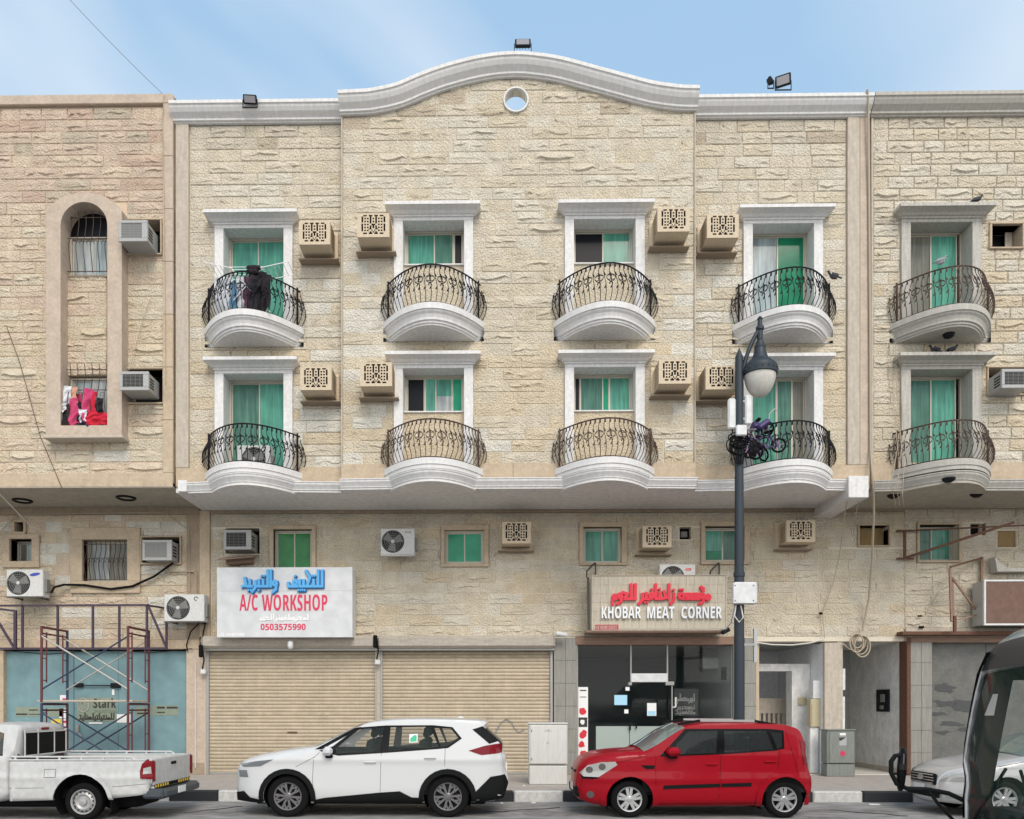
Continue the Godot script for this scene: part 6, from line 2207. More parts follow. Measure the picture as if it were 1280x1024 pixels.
func lines_and_frames() -> void:
	var z0 := ZL + 0.3
	var z1 := -0.25
	# scaffold tower: two ladder frames a metre deep, joined by crossed braces and a plank
	var s := thing("scaffold_tower", "maroon and navy tube scaffold tower with crossed braces and a plank", "scaffold", Vector3(W(118, 882, -0.8).x, WALK, -0.8))
	var xl: float = W(84, 882, z0).x
	var xr: float = W(186, 882, z0).x
	for x in [xl, xr]:
		for lv in 2:
			var y0 := WALK + lv * 1.74
			var f := holder("ladder_frame", s, Vector3(x, y0, -0.8))
			for z in [z0, z1]:
				part("upright", M.new().tube([Vector3(x, y0, z), Vector3(x, y0 + 1.72, z)], 0.03, 8), mats["pipe_maroon" if (z == z1) == (lv == 1) or x == xr else "pipe_navy"], f)
				var zi: float = z + (0.2 if z == z0 else -0.2)
				part("stile", M.new().tube([Vector3(x, y0 + 0.45, zi), Vector3(x, y0 + 1.6, zi)], 0.018, 6), mats["pipe_maroon"], f)
				for q in 3:
					part("rung", M.new().bar(Vector3(x, y0 + 0.5 + q * 0.5, z), Vector3(x, y0 + 0.5 + q * 0.5, zi), 0.022), mats["pipe_maroon"], f)
			part("top_bar", M.new().tube([Vector3(x, y0 + 1.7, z0), Vector3(x, y0 + 1.7, z1)], 0.028, 8), mats["pipe_maroon"], f)
			part("middle_bar", M.new().tube([Vector3(x, y0 + 1.56, z0), Vector3(x, y0 + 1.56, z1)], 0.02, 6), mats["pipe_maroon"], f)
	for lv in 2:
		var y0 := WALK + lv * 1.74
		var n := 0
		for z in [z0 + 0.03, z1 - 0.03]:
			part("brace", M.new().tube([Vector3(xl, y0 + 0.3, z), Vector3(xr, y0 + 1.5, z)], 0.018, 6), mats["pipe_navy" if lv == 0 or n == 1 else "pipe_bare"], s)
			part("brace", M.new().tube([Vector3(xl, y0 + 1.5, z + 0.04), Vector3(xr, y0 + 0.3, z + 0.04)], 0.018, 6), mats["pipe_navy" if lv == 0 else "pipe_bare"], s)
			n += 1
	for i in 3:
		part("plank", M.new().box(Vector3((xl + xr) / 2, WALK + 1.77, z1 - 0.12 - i * 0.27), Vector3(xr - xl + 0.2, 0.045, 0.25), 0.008), mats["plank"], s)
	# empty awning frame on the left building
	var a := thing("steel_awning", "bare dark purple steel awning frame over the teal shop", "metal frame", W(100, 810, ZL + 0.5))
	var zf := ZL + 0.5
	var m := M.new()
	for q in [[-60, 757.5, 186, 756.5], [-60, 811, 208, 810.5]]:
		part("rail", M.new().bar(W(q[0], q[1], zf), W(q[2], q[3], zf), 0.045), mats["frame_purple"], a)
	for x in [-38, 28, 72, 116, 149, 183.5]:
		part("upright", M.new().bar(W(x, 757, zf), W(x, 810, zf), 0.045), mats["frame_purple"], a)
	part("brace", M.new().bar(W(185, 757, zf), W(208, 810, zf), 0.045), mats["frame_purple"], a)
	part("brace", M.new().bar(W(-8, 768, zf + 0.1), W(18, 811, zf + 0.1), 0.045), mats["frame_purple"], a)
	part("bracket", M.new().bar(W(185, 757, zf), W(204, 760, ZL), 0.04).bar(W(208, 811, zf), W(208, 772, ZL + 0.1), 0.045), mats["frame_purple"], a)
	part("hinge_post", M.new().bar(W(-20, 759, zf + 0.08), W(19, 764, zf + 0.08), 0.05).bar(W(19, 763, zf + 0.08), W(19, 812, zf + 0.08), 0.06), mats["frame_purple"], a)
	# rusty brackets on the right building
	var t := thing("rusty_bracket", "long rusty steel bracket slanting across the right mezzanine window", "metal frame", W(1135, 698, ZL + 0.1))
	zf = ZL + 0.12
	part("foot", M.new().bar(W(1121, 663.5, zf), W(1143, 663.5, zf), 0.04).bar(W(1121, 698.5, zf), W(1142, 698.5, zf), 0.04).bar(W(1131, 663, zf), W(1131, 698, zf), 0.05), mats["rust"], t)
	part("slanting_bar", M.new().bar(W(1133, 697, zf), W(1268, 653, ZL + 1.1), 0.06), mats["rust"], t)
	part("level_bar", M.new().bar(W(1143, 663, zf), W(1300, 656, ZL + 1.1), 0.03).bar(W(1230, 655, ZL + 0.6), W(1230, 669, ZL + 0.6), 0.05), mats["rust"], t)
	var u := thing("rusty_sign_frame", "rusty steel frame holding the blank brown sign", "metal frame", W(1200, 790, ZL + 0.5))
	zf = ZL + 0.55
	part("post", M.new().bar(W(1187.5, 710, zf), W(1189.5, 777, zf), 0.045).bar(W(1190.5, 722, zf - 0.05), W(1192, 777, zf - 0.05), 0.04), mats["rust_beam"], u)
	part("top_bar", M.new().bar(W(1188, 709, zf), W(1227.5, 697.5, ZL + 0.1), 0.045), mats["rust"], u)
	part("wall_post", M.new().bar(W(1227, 697, ZL + 0.08), W(1227, 733, ZL + 0.08), 0.055), mats["rust_beam"], u)
	part("diagonal", M.new().bar(W(1190, 722, zf), W(1222, 765, ZL + 0.2), 0.04).bar(W(1193, 776, zf), W(1224, 768, ZL + 0.2), 0.03), mats["rust_beam"], u)
	part("stub", M.new().bar(W(1193.5, 770, zf), W(1193.5, 790, zf), 0.06), mats["rust"], u)
	var br := M.new()
	var pts := PackedVector2Array()
	for q in [[1244, 696], [1250, 703], [1258, 709], [1268, 710], [1300, 709], [1300, 714.5], [1247, 714.5]]:
		var v := W(q[0], q[1], ZL + 0.3)
		pts.append(Vector2(v.x, v.y))
	br.prism(pts, ZL + 0.02, ZL + 0.3)
	single("broken_ledge", br, mats["old_plaster"], "broken plaster ledge above the blank brown sign", "ledge")
	# cables
	cable("overhead_wire", [[60, -30, 1.5], [205, 119, 0.1]], 0.0055, mats["ac_grey"], "single thin wire rising from the left roof corner into the sky", 0.05)
	cable("wall_wire", [[205, 119, 0.14], [203, 150, 0.14], [205, 240, 0.14], [206, 330, 0.14], [207, 480, 0.14]], 0.007, mats["wire_tan"], "thin wire running down the left building's corner slabs")
	cable("wall_wire", [[8, 408, 0.12], [25, 455, 0.14], [50, 545, 0.14], [78, 612, 0.14]], 0.008, mats["rust"], "thin rusty wire slanting across the left building's lower stones")
	cable("wall_wire", [[188, 373, 0.1], [178, 400, 0.12], [168, 440, 0.12], [161, 463, 0.3]], 0.007, mats["wire_tan"], "thin wire hanging to the niche's lower window unit")
	cable("stay_wire", [[-6, 612, 0.05], [50, 670, ZL + 0.05]], 0.014, mats["wire_white"], "pale stay wire crossing before the small left vent", 0.0)
	cable("stay_wire", [[-6, 672, ZL + 0.1], [20, 644, ZL + 0.07], [205, 640, ZL + 0.07], [236, 663, ZL + 0.07], [237, 740, ZL + 0.07]], 0.012, mats["wire_tan"], "thin conduit following the top of the left mezzanine stones")
	cable("black_hose", [[64, 741, ZL + 0.35], [68, 734, ZL + 0.25], [80, 731, ZL + 0.15], [105, 731.5, ZL + 0.1], [138, 736.5, ZL + 0.1], [165, 733, ZL + 0.1], [192, 721, ZL + 0.12], [216, 704, ZL + 0.2]], 0.028, mats["wire_black"], "thick black hose sagging from the yellowed window unit to the badge unit")
	cable("drain_pipe", [[206, 714.5, ZL + 0.08], [242, 714.5, ZL + 0.08], [245, 718, ZL + 0.08], [245, 745, ZL + 0.08]], 0.018, mats["wire_tan"], "thin pipe turning down to the ribbed outdoor unit")
	cable("black_cable", [[250, 778, ZL + 0.25], [238, 790, ZL + 0.2], [233, 806, ZL + 0.1], [234, 814, ZL + 0.08]], 0.016, mats["wire_black"], "black cable curving down from the ribbed outdoor unit")
	cable("black_cable", [[259, 748, ZL + 0.2], [258, 775, ZL + 0.15], [254, 790, ZL + 0.12], [252, 822, ZL + 0.12]], 0.016, mats["wire_black"], "black cable beside the workshop sign's left edge")
	cable("awning_wire", [[-10, 812, ZL + 0.1], [60, 818, ZL + 0.12], [130, 812, ZL + 0.12], [190, 816, ZL + 0.1], [240, 811, ZL + 0.1]], 0.011, mats["wire_black"], "slack black wire along the top of the teal boarding")
	cable("rope", [[1084, 112, 0.33], [1085.5, 140, 0.14], [1086.5, 250, 0.08], [1087.5, 400, 0.08], [1088, 560, 0.08], [1091, 600, 0.3], [1092.5, 640, -0.2], [1090, 700, -0.9], [1086, 750, ZL + 0.25], [1078, 790, ZL + 0.15]], 0.026, mats["wire_tan"], "thick tan rope hanging down the joint between middle and right building", 0.0, "rope")
	var coil := M.new()
	for i in 5:
		var q := []
		var cx: float = 1074.0 + [0.0, 2.0, -2.0, 4.0, -3.0][i]
		var r: float = [0.17, 0.2, 0.15, 0.22, 0.19][i]
		for j in 19:
			var g := TAU * j / 18.0
			q.append(W(cx, 803 + [0, 3, -2, 5, 1][i], ZL + 0.12 + i * 0.02) + Vector3(cos(g) * r * 0.85, sin(g) * r * 1.15, 0.0))
		coil.tube(q, 0.018, 5)
	coil.tube([W(1053, 804, ZL + 0.1), W(1062, 812, ZL + 0.12), W(1072, 811, ZL + 0.14)], 0.016, 5)
	single("rope_coil", coil, mats["wire_tan"], "coil of tan rope hanging at the top of the white passage", "rope")
	cable("thin_cable", [[1060, 618, 0.1], [1056, 645, -0.5], [1050, 690, -1.2], [1042, 728, ZL + 0.15], [1028, 766, ZL + 0.08], [1031, 798, ZL + 0.08]], 0.012, mats["wire_tan"], "thin tan cable from the soffit beam down to the entrance")
	cable("thin_cable", [[1074, 620, 0.1], [1069, 650, -0.6], [1066, 672, ZL + 0.1]], 0.01, mats["wire_tan"], "short tan cable under the soffit beam's right edge")
	cable("entrance_wire", [[944, 803, ZL + 0.1], [965, 806, ZL + 0.12], [990, 806.5, ZL + 0.12], [1012, 804, ZL + 0.12], [1030, 799, ZL + 0.1]], 0.018, mats["wire_white"], "white wire slung across the entrance top")
	for i in 3:
		cable("balcony_wire", [[1112 + i * 7, 428, 0.06], [1117 + i * 5, 500, 0.12], [1122 + i * 5, 560, 0.5], [1114 + i * 7, 606 + i * 6, 0.6], [1120 + i * 5, 632, 0.2]], 0.008, mats["wire_tan"], ["thin wire hanging left of the right building's lower door", "second thin wire by the right building's lower balcony", "third thin wire ending in a loop under the right building's lower balcony"][i])
	cable("wall_wire", [[1187, 733, ZL + 0.4], [1175, 738, ZL + 0.1], [1165, 755, ZL + 0.06], [1158, 768, ZL + 0.05]], 0.007, mats["wire_tan"], "fine curved wire left of the rusty sign frame")
	var clip := M.new().box(W(1026, 767, ZL + 0.1), Vector3(0.07, 0.06, 0.06), 0.01).box(W(1150, 770, ZL + 0.06), Vector3(0.1, 0.035, 0.04), 0.01).box(W(1152, 784, ZL + 0.08), Vector3(0.12, 0.05, 0.05), 0.01)
	single("wire_clip", clip, mats["dark_metal"], "small dark clips fixed to the right mezzanine stones", "clip")
	for q in [[469, 806, "black wiring and socket between the two roller shutters"], [251, 818, "black wiring and socket at the left shutter's top corner"]]:
		var w := M.new()
		w.box(W(q[0], q[1] - 4, ZL + 0.34), Vector3(0.1, 0.3, 0.06), 0.02)
		w.tube([W(q[0] + 2, q[1] - 8, ZL + 0.36), W(q[0] + 4, q[1] + 8, ZL + 0.36), W(q[0] + 2, q[1] + 18, ZL + 0.2)], 0.018, 5)
		var o := single("wiring_box", w, mats["wire_black"], q[2], "wiring")
		part("socket", M.new().box(W(q[0] + 3, q[1] + 22, ZL + 0.16), Vector3(0.13, 0.12, 0.1), 0.02), mats["box_white"], o)
	var gs := []
	for q in [[617, 919], [622, 911], [627, 903], [633, 899.5], [639, 903], [643, 911], [648, 916], [655, 913]]:
		gs.append(W(q[0], q[1], ZL - 0.042))
	var sq := M.new()
	for i in gs.size() - 1:
		sq.bar(gs[i], gs[i + 1], 0.035, 0.012)
	single("scrawl", sq, mats["ac_grey"], "dark hand painted squiggle low on the right roller shutter", "graffiti")
	cable("wall_conduit", [[244, 830, ZL + 0.06], [244, 960, ZL + 0.06]], 0.016, mats["wire_white"], "pale conduit running down the pier left of the shutters")


func laundry() -> void:
	# upper left balcony
	var z := 0.5
	var r := thing("drying_rack", "white folding drying rack standing on the upper left balcony", "drying rack", W(312, 388, z))
	var y0: float = FLOORS[1] + 0.02
	var c := W(312, 360, z)
	var k := M.new()
	for s in [-0.22, 0.22]:
		k.tube([Vector3(c.x - 0.5, y0, z + s), Vector3(c.x + 0.35, y0 + 0.95, z + s)], 0.012, 6)
		k.tube([Vector3(c.x + 0.5, y0, z + s), Vector3(c.x - 0.35, y0 + 0.95, z + s)], 0.012, 6)
	part("crossed_legs", k, mats["print_white"], r)
	for s in [-1.0, 1.0]:
		var w := M.new()
		for i in 6:
			var u := i / 5.0
			w.bar(Vector3(c.x + s * (0.34 + u * 0.55), y0 + 0.93 + u * 0.12, z - 0.25), Vector3(c.x + s * (0.34 + u * 0.55), y0 + 0.93 + u * 0.12, z + 0.25), 0.009)
		for zz in [-0.25, 0.25]:
			w.bar(Vector3(c.x + s * 0.3, y0 + 0.92, z + zz), Vector3(c.x + s * 0.9, y0 + 1.05, z + zz), 0.012)
		part("wing", w, mats["print_white"], r)
	var top := M.new()
	for i in 6:
		top.bar(Vector3(c.x - 0.36, y0 + 0.94, z - 0.25 + i * 0.1), Vector3(c.x + 0.36, y0 + 0.94, z - 0.25 + i * 0.1), 0.009)
	part("top_bars", top, mats["print_white"], r)
	var g := [["shirt", 276, 347, 0.5, 0.3, 0.62, "cloth_white", "white shirt at the left end of the balcony drying rack"], ["shirt", 287, 346, 0.62, 0.24, 0.68, "cloth_white", "white garment hanging next to the blue one on the rack"], ["trousers", 292, 352, 0.68, 0.16, 0.6, "cloth_blue", "dusty blue garment on the balcony drying rack"], ["shirt", 300, 347, 0.6, 0.24, 0.66, "cloth_white", "white garment right of the blue one on the rack"], ["dress", 311, 345, 0.66, 0.3, 0.72, "cloth_plum", "plum patterned dress on the balcony drying rack"], ["coat", 324, 340, 0.78, 0.46, 0.85, "cloth_black", "large black cloak hanging on the balcony drying rack"], ["coat", 318, 338, 0.92, 0.3, 0.4, "cloth_black", "black cloth bundled over the balcony rail above the cloak"], ["coat", 333, 343, 0.8, 0.2, 0.7, "cloth_black", "narrow black garment at the right of the black cloak"]]
	var i := 0
	for q in g:
		i += 1
		garment(q[0], q[7], W(q[1], q[2], q[3]), q[4], q[5], mats[q[6]], 30 + i, 0.25)
	var hp := M.new()
	for n in 9:
		hp.box(W(312 + (n % 5) * 2.6, 335 + (n / 5) * 4.0, 0.93), Vector3(0.14, 0.1, 0.12), 0.04, Basis(Vector3(0.3, 1, 0.6).normalized(), n * 1.3))
	single("cloth_heap", hp, mats["cloth_black"], "crumpled black cloth heaped on the upper left balcony rail", "clothes", "washing hung out to dry")
	# clothes in the lower window of the arched niche
	var h := [["shirt", 84, 483, 0.2, 0.16, 0.4, "cloth_white", "white cloth at the left of the niche's lower window"], ["shirt", 93, 484, 0.22, 0.15, 0.5, "cloth_peach", "peach cloth in the niche's lower window"], ["dress", 92, 498, 0.28, 0.2, 0.58, "cloth_pink", "pink cloth hanging low in the niche's lower window"], ["trousers", 101, 503, 0.24, 0.15, 0.42, "cloth_black", "black cloth in the middle of the niche's lower window"], ["dress", 110, 486, 0.26, 0.24, 0.7, "cloth_pink", "crimson dress hanging highest in the niche's lower window"], ["shirt", 107, 517, 0.3, 0.2, 0.28, "cloth_navy", "navy cloth at the sill of the niche's lower window"], ["trousers", 124, 498, 0.24, 0.14, 0.4, "cloth_black", "narrow black cloth at the right of the niche's lower window"], ["blanket", 124, 516, 0.3, 0.42, 0.3, "cloth_red", "bright red blanket over the niche's lower sill"], ["dress", 116, 490, 0.24, 0.2, 0.6, "cloth_red", "red cloth right of the crimson dress in the niche's lower window"], ["dress", 98, 492, 0.16, 0.2, 0.6, "cloth_pink", "deep pink cloth behind the peach one in the niche's lower window"], ["shirt", 115, 514, 0.32, 0.22, 0.3, "cloth_red", "red cloth bunched beside the navy one in the niche's lower window"], ["shirt", 104, 512, 0.33, 0.18, 0.25, "cloth_white", "small white cloth low in the niche's lower window"], ["shirt", 81, 507, 0.28, 0.14, 0.42, "cloth_black", "dark cloth at the lower left corner of the niche's lower window"], ["shirt", 80, 504, 0.3, 0.12, 0.2, "cloth_white", "small white cloth at the left edge of the niche's lower window"]]
	for q in h:
		i += 1
		garment(q[0], q[7], W(q[1], q[2], q[3]), q[4], q[5], mats[q[6]], 30 + i, 0.1)
	# children's bicycles stacked on the lower balcony behind the lamp
	var n := 0
	for q in [[944, 566, 0.42, "toy_violet", "violet child's bicycle piled on the balcony behind the lamp pole"], [961, 561, 0.5, "toy_violet", "second violet child's bicycle on the balcony right of the lamp pole"], [952, 545, 0.36, "toy_pink", "pink child's scooter standing up on the balcony behind the lamp pole"]]:
		var b := thing("childs_bicycle", q[4], "bicycle", W(q[0], q[1] + 8, q[2]), "toys piled on the balcony")
		var rot := Basis(Vector3(0, 1, 0), 0.5 - 0.7 * n) * Basis(Vector3(0, 0, 1), 0.25 * n)
		for s in [-1.0, 1.0]:
			var ring := []
			for j in 18:
				ring.append(rot * Vector3(s * 0.24 + cos(TAU * j / 18) * 0.14, 0.14 + sin(TAU * j / 18) * 0.14, 0))
			part("wheel", M.new().tube(ring, 0.022, 6, true), mats["rubber"], b, true)
			var sp := M.new()
			for j in 5:
				sp.bar(rot * Vector3(s * 0.24, 0.14, 0), rot * Vector3(s * 0.24 + cos(TAU * j / 5) * 0.13, 0.14 + sin(TAU * j / 5) * 0.13, 0), 0.012)
			part("spokes", sp, mats["toy_pink"], b, true)
		var f := M.new()
		for t in [[-0.24, 0.14, -0.18, 0.45], [-0.18, 0.42, 0.0, 0.16], [0.0, 0.16, 0.24, 0.14], [-0.17, 0.4, 0.12, 0.38], [0.0, 0.16, 0.12, 0.46], [0.24, 0.14, 0.12, 0.38]]:
			f.bar(rot * Vector3(t[0], t[1], 0), rot * Vector3(t[2], t[3], 0), 0.04)
		part("frame", f, mats[q[3]], b, true)
		part("handlebar", M.new().tube([rot * Vector3(-0.19, 0.55, -0.2), rot * Vector3(-0.2, 0.6, 0), rot * Vector3(-0.19, 0.55, 0.2)], 0.015, 6).bar(rot * Vector3(-0.18, 0.44, 0), rot * Vector3(-0.2, 0.6, 0), 0.025), mats["galvanised"], b, true)
		part("saddle", M.new().box(rot * Vector3(0.13, 0.48, 0), Vector3(0.2, 0.05, 0.1), 0.02, rot), mats["black_plastic"], b, true)
		n += 1
	cable("walking_stick", [[960, 535, 0.5], [962, 517, 0.5], [968, 511.5, 0.5], [972, 513, 0.5]], 0.014, mats["galvanised"], "bent silver handle sticking up from the toys on the balcony", 0.0, "handle")
	var cloth := M.new().box(W(953, 532, 0.5), Vector3(0.3, 0.12, 0.3), 0.04, Basis(Vector3(0, 0, 1), 0.6)).box(W(944, 533, 0.46), Vector3(0.22, 0.2, 0.2), 0.08, Basis(Vector3(0, 0, 1), 0.4))
	single("dark_bag", M.new().box(W(938, 560, 0.4), Vector3(0.34, 0.42, 0.25), 0.1, Basis(Vector3(0, 0, 1), 0.2)), mats["cloth_black"], "black bag among the toys on the balcony behind the lamp pole", "bag")
	single("toy_bundle", cloth, mats["toy_violet"], "violet padded bundle on top of the toys behind the lamp pole", "toy")


# ---------------------------------------------------------------- vehicles
# A body is described by its side outline and by how the half width varies over it.
func seg_dist(p: Vector2, out: PackedVector2Array) -> float:
	var best := 1e9
	for i in out.size():
		var q := Geometry2D.get_closest_point_to_segment(p, out[i], out[(i + 1) % out.size()])
		best = minf(best, p.distance_squared_to(q))
	return sqrt(best)


func half(c: Dictionary, p: Vector2) -> float:
	var w: float = c.hw
	var a := clampf((c.x0 + c.fl - p.x) / c.fl, 0, 1)
	w -= c.fd * pow(a, 2.4)
	var b := clampf((p.x - c.x1 + c.rl) / c.rl, 0, 1)
	w -= c.rd * pow(b, 2.4)
	if p.y > c.belt:
		w -= c.th * pow((p.y - c.belt) / (c.top - c.belt), 1.25)
	if p.y < 0.5:
		w -= 0.06 * pow((0.5 - p.y) / 0.3, 2)
	w += 0.014 * exp(-pow((p.y - c.crease) / 0.06, 2))
	var d := seg_dist(p, c.out) if Geometry2D.is_point_in_polygon(p, c.out) else 0.0
	var r: float = c.r if p.y < c.belt + 0.05 else lerpf(c.r, 0.003, clampf((p.y - c.belt - 0.05) / 0.12, 0, 1))
	if d < r:
		var k: float = 1 - d / r
		w -= r * (1 - sqrt(maxf(1 - k * k, 0)))
	return maxf(w, 0.05)


func chaikin(p: PackedVector2Array, times := 2) -> PackedVector2Array:
	for t in times:
		var q := PackedVector2Array()
		for i in p.size():
			var a := p[i]
			var b := p[(i + 1) % p.size()]
			q.append(a.lerp(b, 0.22))
			q.append(a.lerp(b, 0.78))
		p = q
	return p


func circle(c: Vector2, r: float, k := 28) -> PackedVector2Array:
	var q := PackedVector2Array()
	for i in k:
		q.append(c + Vector2(cos(TAU * i / k), sin(TAU * i / k)) * r)
	return q


func spot(c: Dictionary, p: Vector2) -> Array:   # position and normal on the near side
	var key := Vector2i(roundi(p.x * 4000), roundi(p.y * 4000))
	if not c.memo.has(key):
		var e := 0.012
		var w := half(c, p)
		var dx := (half(c, p + Vector2(e, 0)) - half(c, p - Vector2(e, 0))) / (2 * e)
		var dy := (half(c, p + Vector2(0, e)) - half(c, p - Vector2(0, e))) / (2 * e)
		c.memo[key] = [Vector3(p.x, p.y, w), Vector3(-clampf(dx, -4, 4), -clampf(dy, -4, 4), 1).normalized()]
	return c.memo[key]


# a region of the near side as a mesh, holes left out, offset outwards
func skin(c: Dictionary, poly: PackedVector2Array, holes := [], off := 0.0, cell := 0.07) -> M:
	var m := M.new()
	var box := Rect2(poly[0], Vector2())
	for p in poly:
		box = box.expand(p)
	var hb := []
	for h: PackedVector2Array in holes:
		var b := Rect2(h[0], Vector2())
		for p in h:
			b = b.expand(p)
		hb.append(b)
	var nx := int(ceil(box.size.x / cell))
	var ny := int(ceil(box.size.y / cell))
	for i in nx:
		for j in ny:
			var o := box.position + Vector2(i, j) * cell
			var sq := PackedVector2Array([o, o + Vector2(cell, 0), o + Vector2(cell, cell), o + Vector2(0, cell)])
			var pieces: Array = Geometry2D.intersect_polygons(sq, poly)
			for k in holes.size():
				if not hb[k].intersects(Rect2(o, Vector2(cell, cell))):
					continue
				var next := []
				for q in pieces:
					next.append_array(Geometry2D.clip_polygons(q, holes[k]))
				pieces = next
			for q: PackedVector2Array in pieces:
				if q.size() < 3:
					continue
				var idx := Geometry2D.triangulate_polygon(q)
				for t in range(0, idx.size(), 3):
					var a := q[idx[t]]
					var b := q[idx[t + 1]]
					var d := q[idx[t + 2]]
					if (b - a).cross(d - a) < 0:
						var s := b
						b = d
						d = s
					var A := spot(c, a)
					var B := spot(c, b)
					var D := spot(c, d)
					m.trin(A[0] + A[1] * off, B[0] + B[1] * off, D[0] + D[1] * off, A[1], B[1], D[1])
	return m


# a piece on the near side and its twin on the far side
func both(called: String, m: M, mt: Material, o: Node3D) -> void:
	part(called, m, mt, o, true)
	part(called, m.flipped(), mt, o, true)


# both sides at once
func sides(m: M) -> M:
	var o := m.flipped()
	return M.new().add(m).add(o)


# the surface across the car along the part of the outline that keep() accepts
func across(c: Dictionary, keep: Callable, crown := 0.04) -> M:
	var m := M.new()
	var out: PackedVector2Array = c.out
	var n := out.size()
	var cw := Geometry2D.is_polygon_clockwise(out)
	var norms := []
	for i in n:
		var t := (out[(i + 1) % n] - out[(i - 1 + n) % n]).normalized()
		norms.append(Vector2(-t.y, t.x) if cw else Vector2(t.y, -t.x))
	var kz := 6
	for i in n:
		var j := (i + 1) % n
		if not keep.call((out[i] + out[j]) / 2):
			continue
		var wi: float = spot(c, out[i])[0].z
		var wj: float = spot(c, out[j])[0].z
		for k in range(-kz, kz):
			var f0 := k / float(kz)
			var f1 := (k + 1) / float(kz)
			var P := func(p: Vector2, q: Vector2, w: float, f: float) -> Array:
				var h := crown * (1 - f * f)
				var nn := Vector3(q.x, q.y, f * 0.9 if absf(f) > 0.95 else f * f * f * 0.25 + f * crown * 1.5).normalized()
				return [Vector3(p.x + q.x * h, p.y + q.y * h, w * f), nn]
			var A: Array = P.call(out[i], norms[i], wi, f0)
			var B: Array = P.call(out[i], norms[i], wi, f1)
			var C: Array = P.call(out[j], norms[j], wj, f1)
			var D: Array = P.call(out[j], norms[j], wj, f0)
			var flat: Vector3 = (B[0] - A[0]).cross(D[0] - A[0])
			if flat.dot(A[1]) > 0:
				m.quadn(A[0], B[0], C[0], D[0], A[1], B[1], C[1], D[1])
			else:
				m.quadn(A[0], D[0], C[0], B[0], A[1], D[1], C[1], B[1])
	return m


func wheel(parent: Node3D, p: Vector3, r: float, far: bool, style: String, metal: Material) -> void:
	var w := Node3D.new()
	w.name = "wheel"
	parent.add_child(w, true)
	w.position = p
	if far:
		w.rotation.y = PI
	w.rotation.z = 0.3 + p.x
	var bs := Basis(Vector3(1, 0, 0), PI / 2)
	var rr := r * 0.66
	part("tyre", M.new().lathe([Vector2(rr * 0.9, -0.2), Vector2(rr, -0.205), Vector2(r - 0.03, -0.21), Vector2(r - 0.004, -0.185), Vector2(r, -0.16), Vector2(r, -0.05), Vector2(r - 0.004, -0.025), Vector2(r - 0.03, 0.0), Vector2(r - 0.06, 0.004), Vector2(rr + 0.01, -0.004), Vector2(rr, -0.012)], 40, Vector3(), bs), mats["rubber"], w, true)
	var dark := M.new().lathe([Vector2(rr, -0.2), Vector2(rr, -0.012), Vector2(rr - 0.012, -0.006), Vector2(rr - 0.014, -0.14), Vector2(0, -0.14)], 32, Vector3(), bs)
	# the barrel is seen from inside: list its lip outwards
	part("rim_well", dark, mats["rim_dark"], w, true)
	var m := M.new()
	m.lathe([Vector2(rr - 0.02, -0.03), Vector2(rr + 0.004, -0.014), Vector2(rr + 0.002, -0.004), Vector2(rr - 0.016, -0.008), Vector2(rr - 0.026, -0.03)], 40, Vector3(), bs)
	var hub := Vector3()
	if style == "steel":
		m.lathe([Vector2(rr * 0.62, -0.06), Vector2(rr * 0.95, -0.06), Vector2(rr * 0.78, -0.03), Vector2(rr * 0.62, -0.012), Vector2(rr * 0.45, -0.03), Vector2(rr * 0.3, -0.03), Vector2(rr * 0.28, 0.0), Vector2(0, 0.008)], 32, Vector3(), bs)
		var holes := M.new()
		for k in 14:
			var a := TAU * k / 14.0
			holes.box(Vector3(cos(a), sin(a), 0) * rr * 0.78 + Vector3(0, 0, -0.025), Vector3(0.03, 0.022, 0.012), 0.004, Basis(Vector3(0, 0, 1), a))
		part("rim_holes", holes, mats["rim_dark"], w, true)
	else:
		var pairs := 5
		for k in pairs:
			for s in [-1.0, 1.0]:
				var a := TAU * k / pairs
				var inner := Vector2(rr * 0.2, s * 0.016)
				var outer := Vector2(rr * 0.97, 0).rotated(s * (0.3 if style == "twin" else 0.2))
				var d := (outer - inner).normalized()
				var e := Vector2(-d.y, d.x)
				var w0 := 0.017 if style == "twin" else 0.022
				m.prism(PackedVector2Array([inner - e * w0, outer - e * w0 * 1.15, outer + e * w0 * 1.15, inner + e * w0]), -0.05, -0.012 + 0.001 * s, Vector3(), Basis(Vector3(0, 0, 1), a))
				if style == "twin":
					var o2 := Vector2(rr * 0.97, 0).rotated(s * 0.62)
					var mid := inner.lerp(outer, 0.45)
					var d2 := (o2 - mid).normalized()
					var e2 := Vector2(-d2.y, d2.x)
					m.prism(PackedVector2Array([mid - e2 * 0.012, o2 - e2 * 0.014, o2 + e2 * 0.014, mid + e2 * 0.012]), -0.055, -0.016 + 0.001 * s, Vector3(), Basis(Vector3(0, 0, 1), a))
		m.lathe([Vector2(rr * 0.26, -0.05), Vector2(rr * 0.26, -0.012), Vector2(rr * 0.2, -0.004), Vector2(0, -0.002)], 20, Vector3(), bs)
	part("rim", m, metal, w, true)


func seats(parent: Node3D, rows: Array, floor_y: float, hw: float) -> void:
	for x in rows:
		for s in [-1.0, 1.0]:
			var m := M.new()
			m.box(Vector3(x - 0.2, floor_y + 0.18, s * hw * 0.48), Vector3(0.52, 0.16, hw * 0.62), 0.04)
			m.box(Vector3(x + 0.1, floor_y + 0.5, s * hw * 0.48), Vector3(0.14, 0.62, hw * 0.6), 0.05, Basis(Vector3(0, 0, 1), -0.2))
			m.box(Vector3(x + 0.19, floor_y + 0.92, s * hw * 0.48), Vector3(0.1, 0.2, hw * 0.32), 0.04, Basis(Vector3(0, 0, 1), -0.2))
			part("car_seat", m, mats["interior"], parent, true)


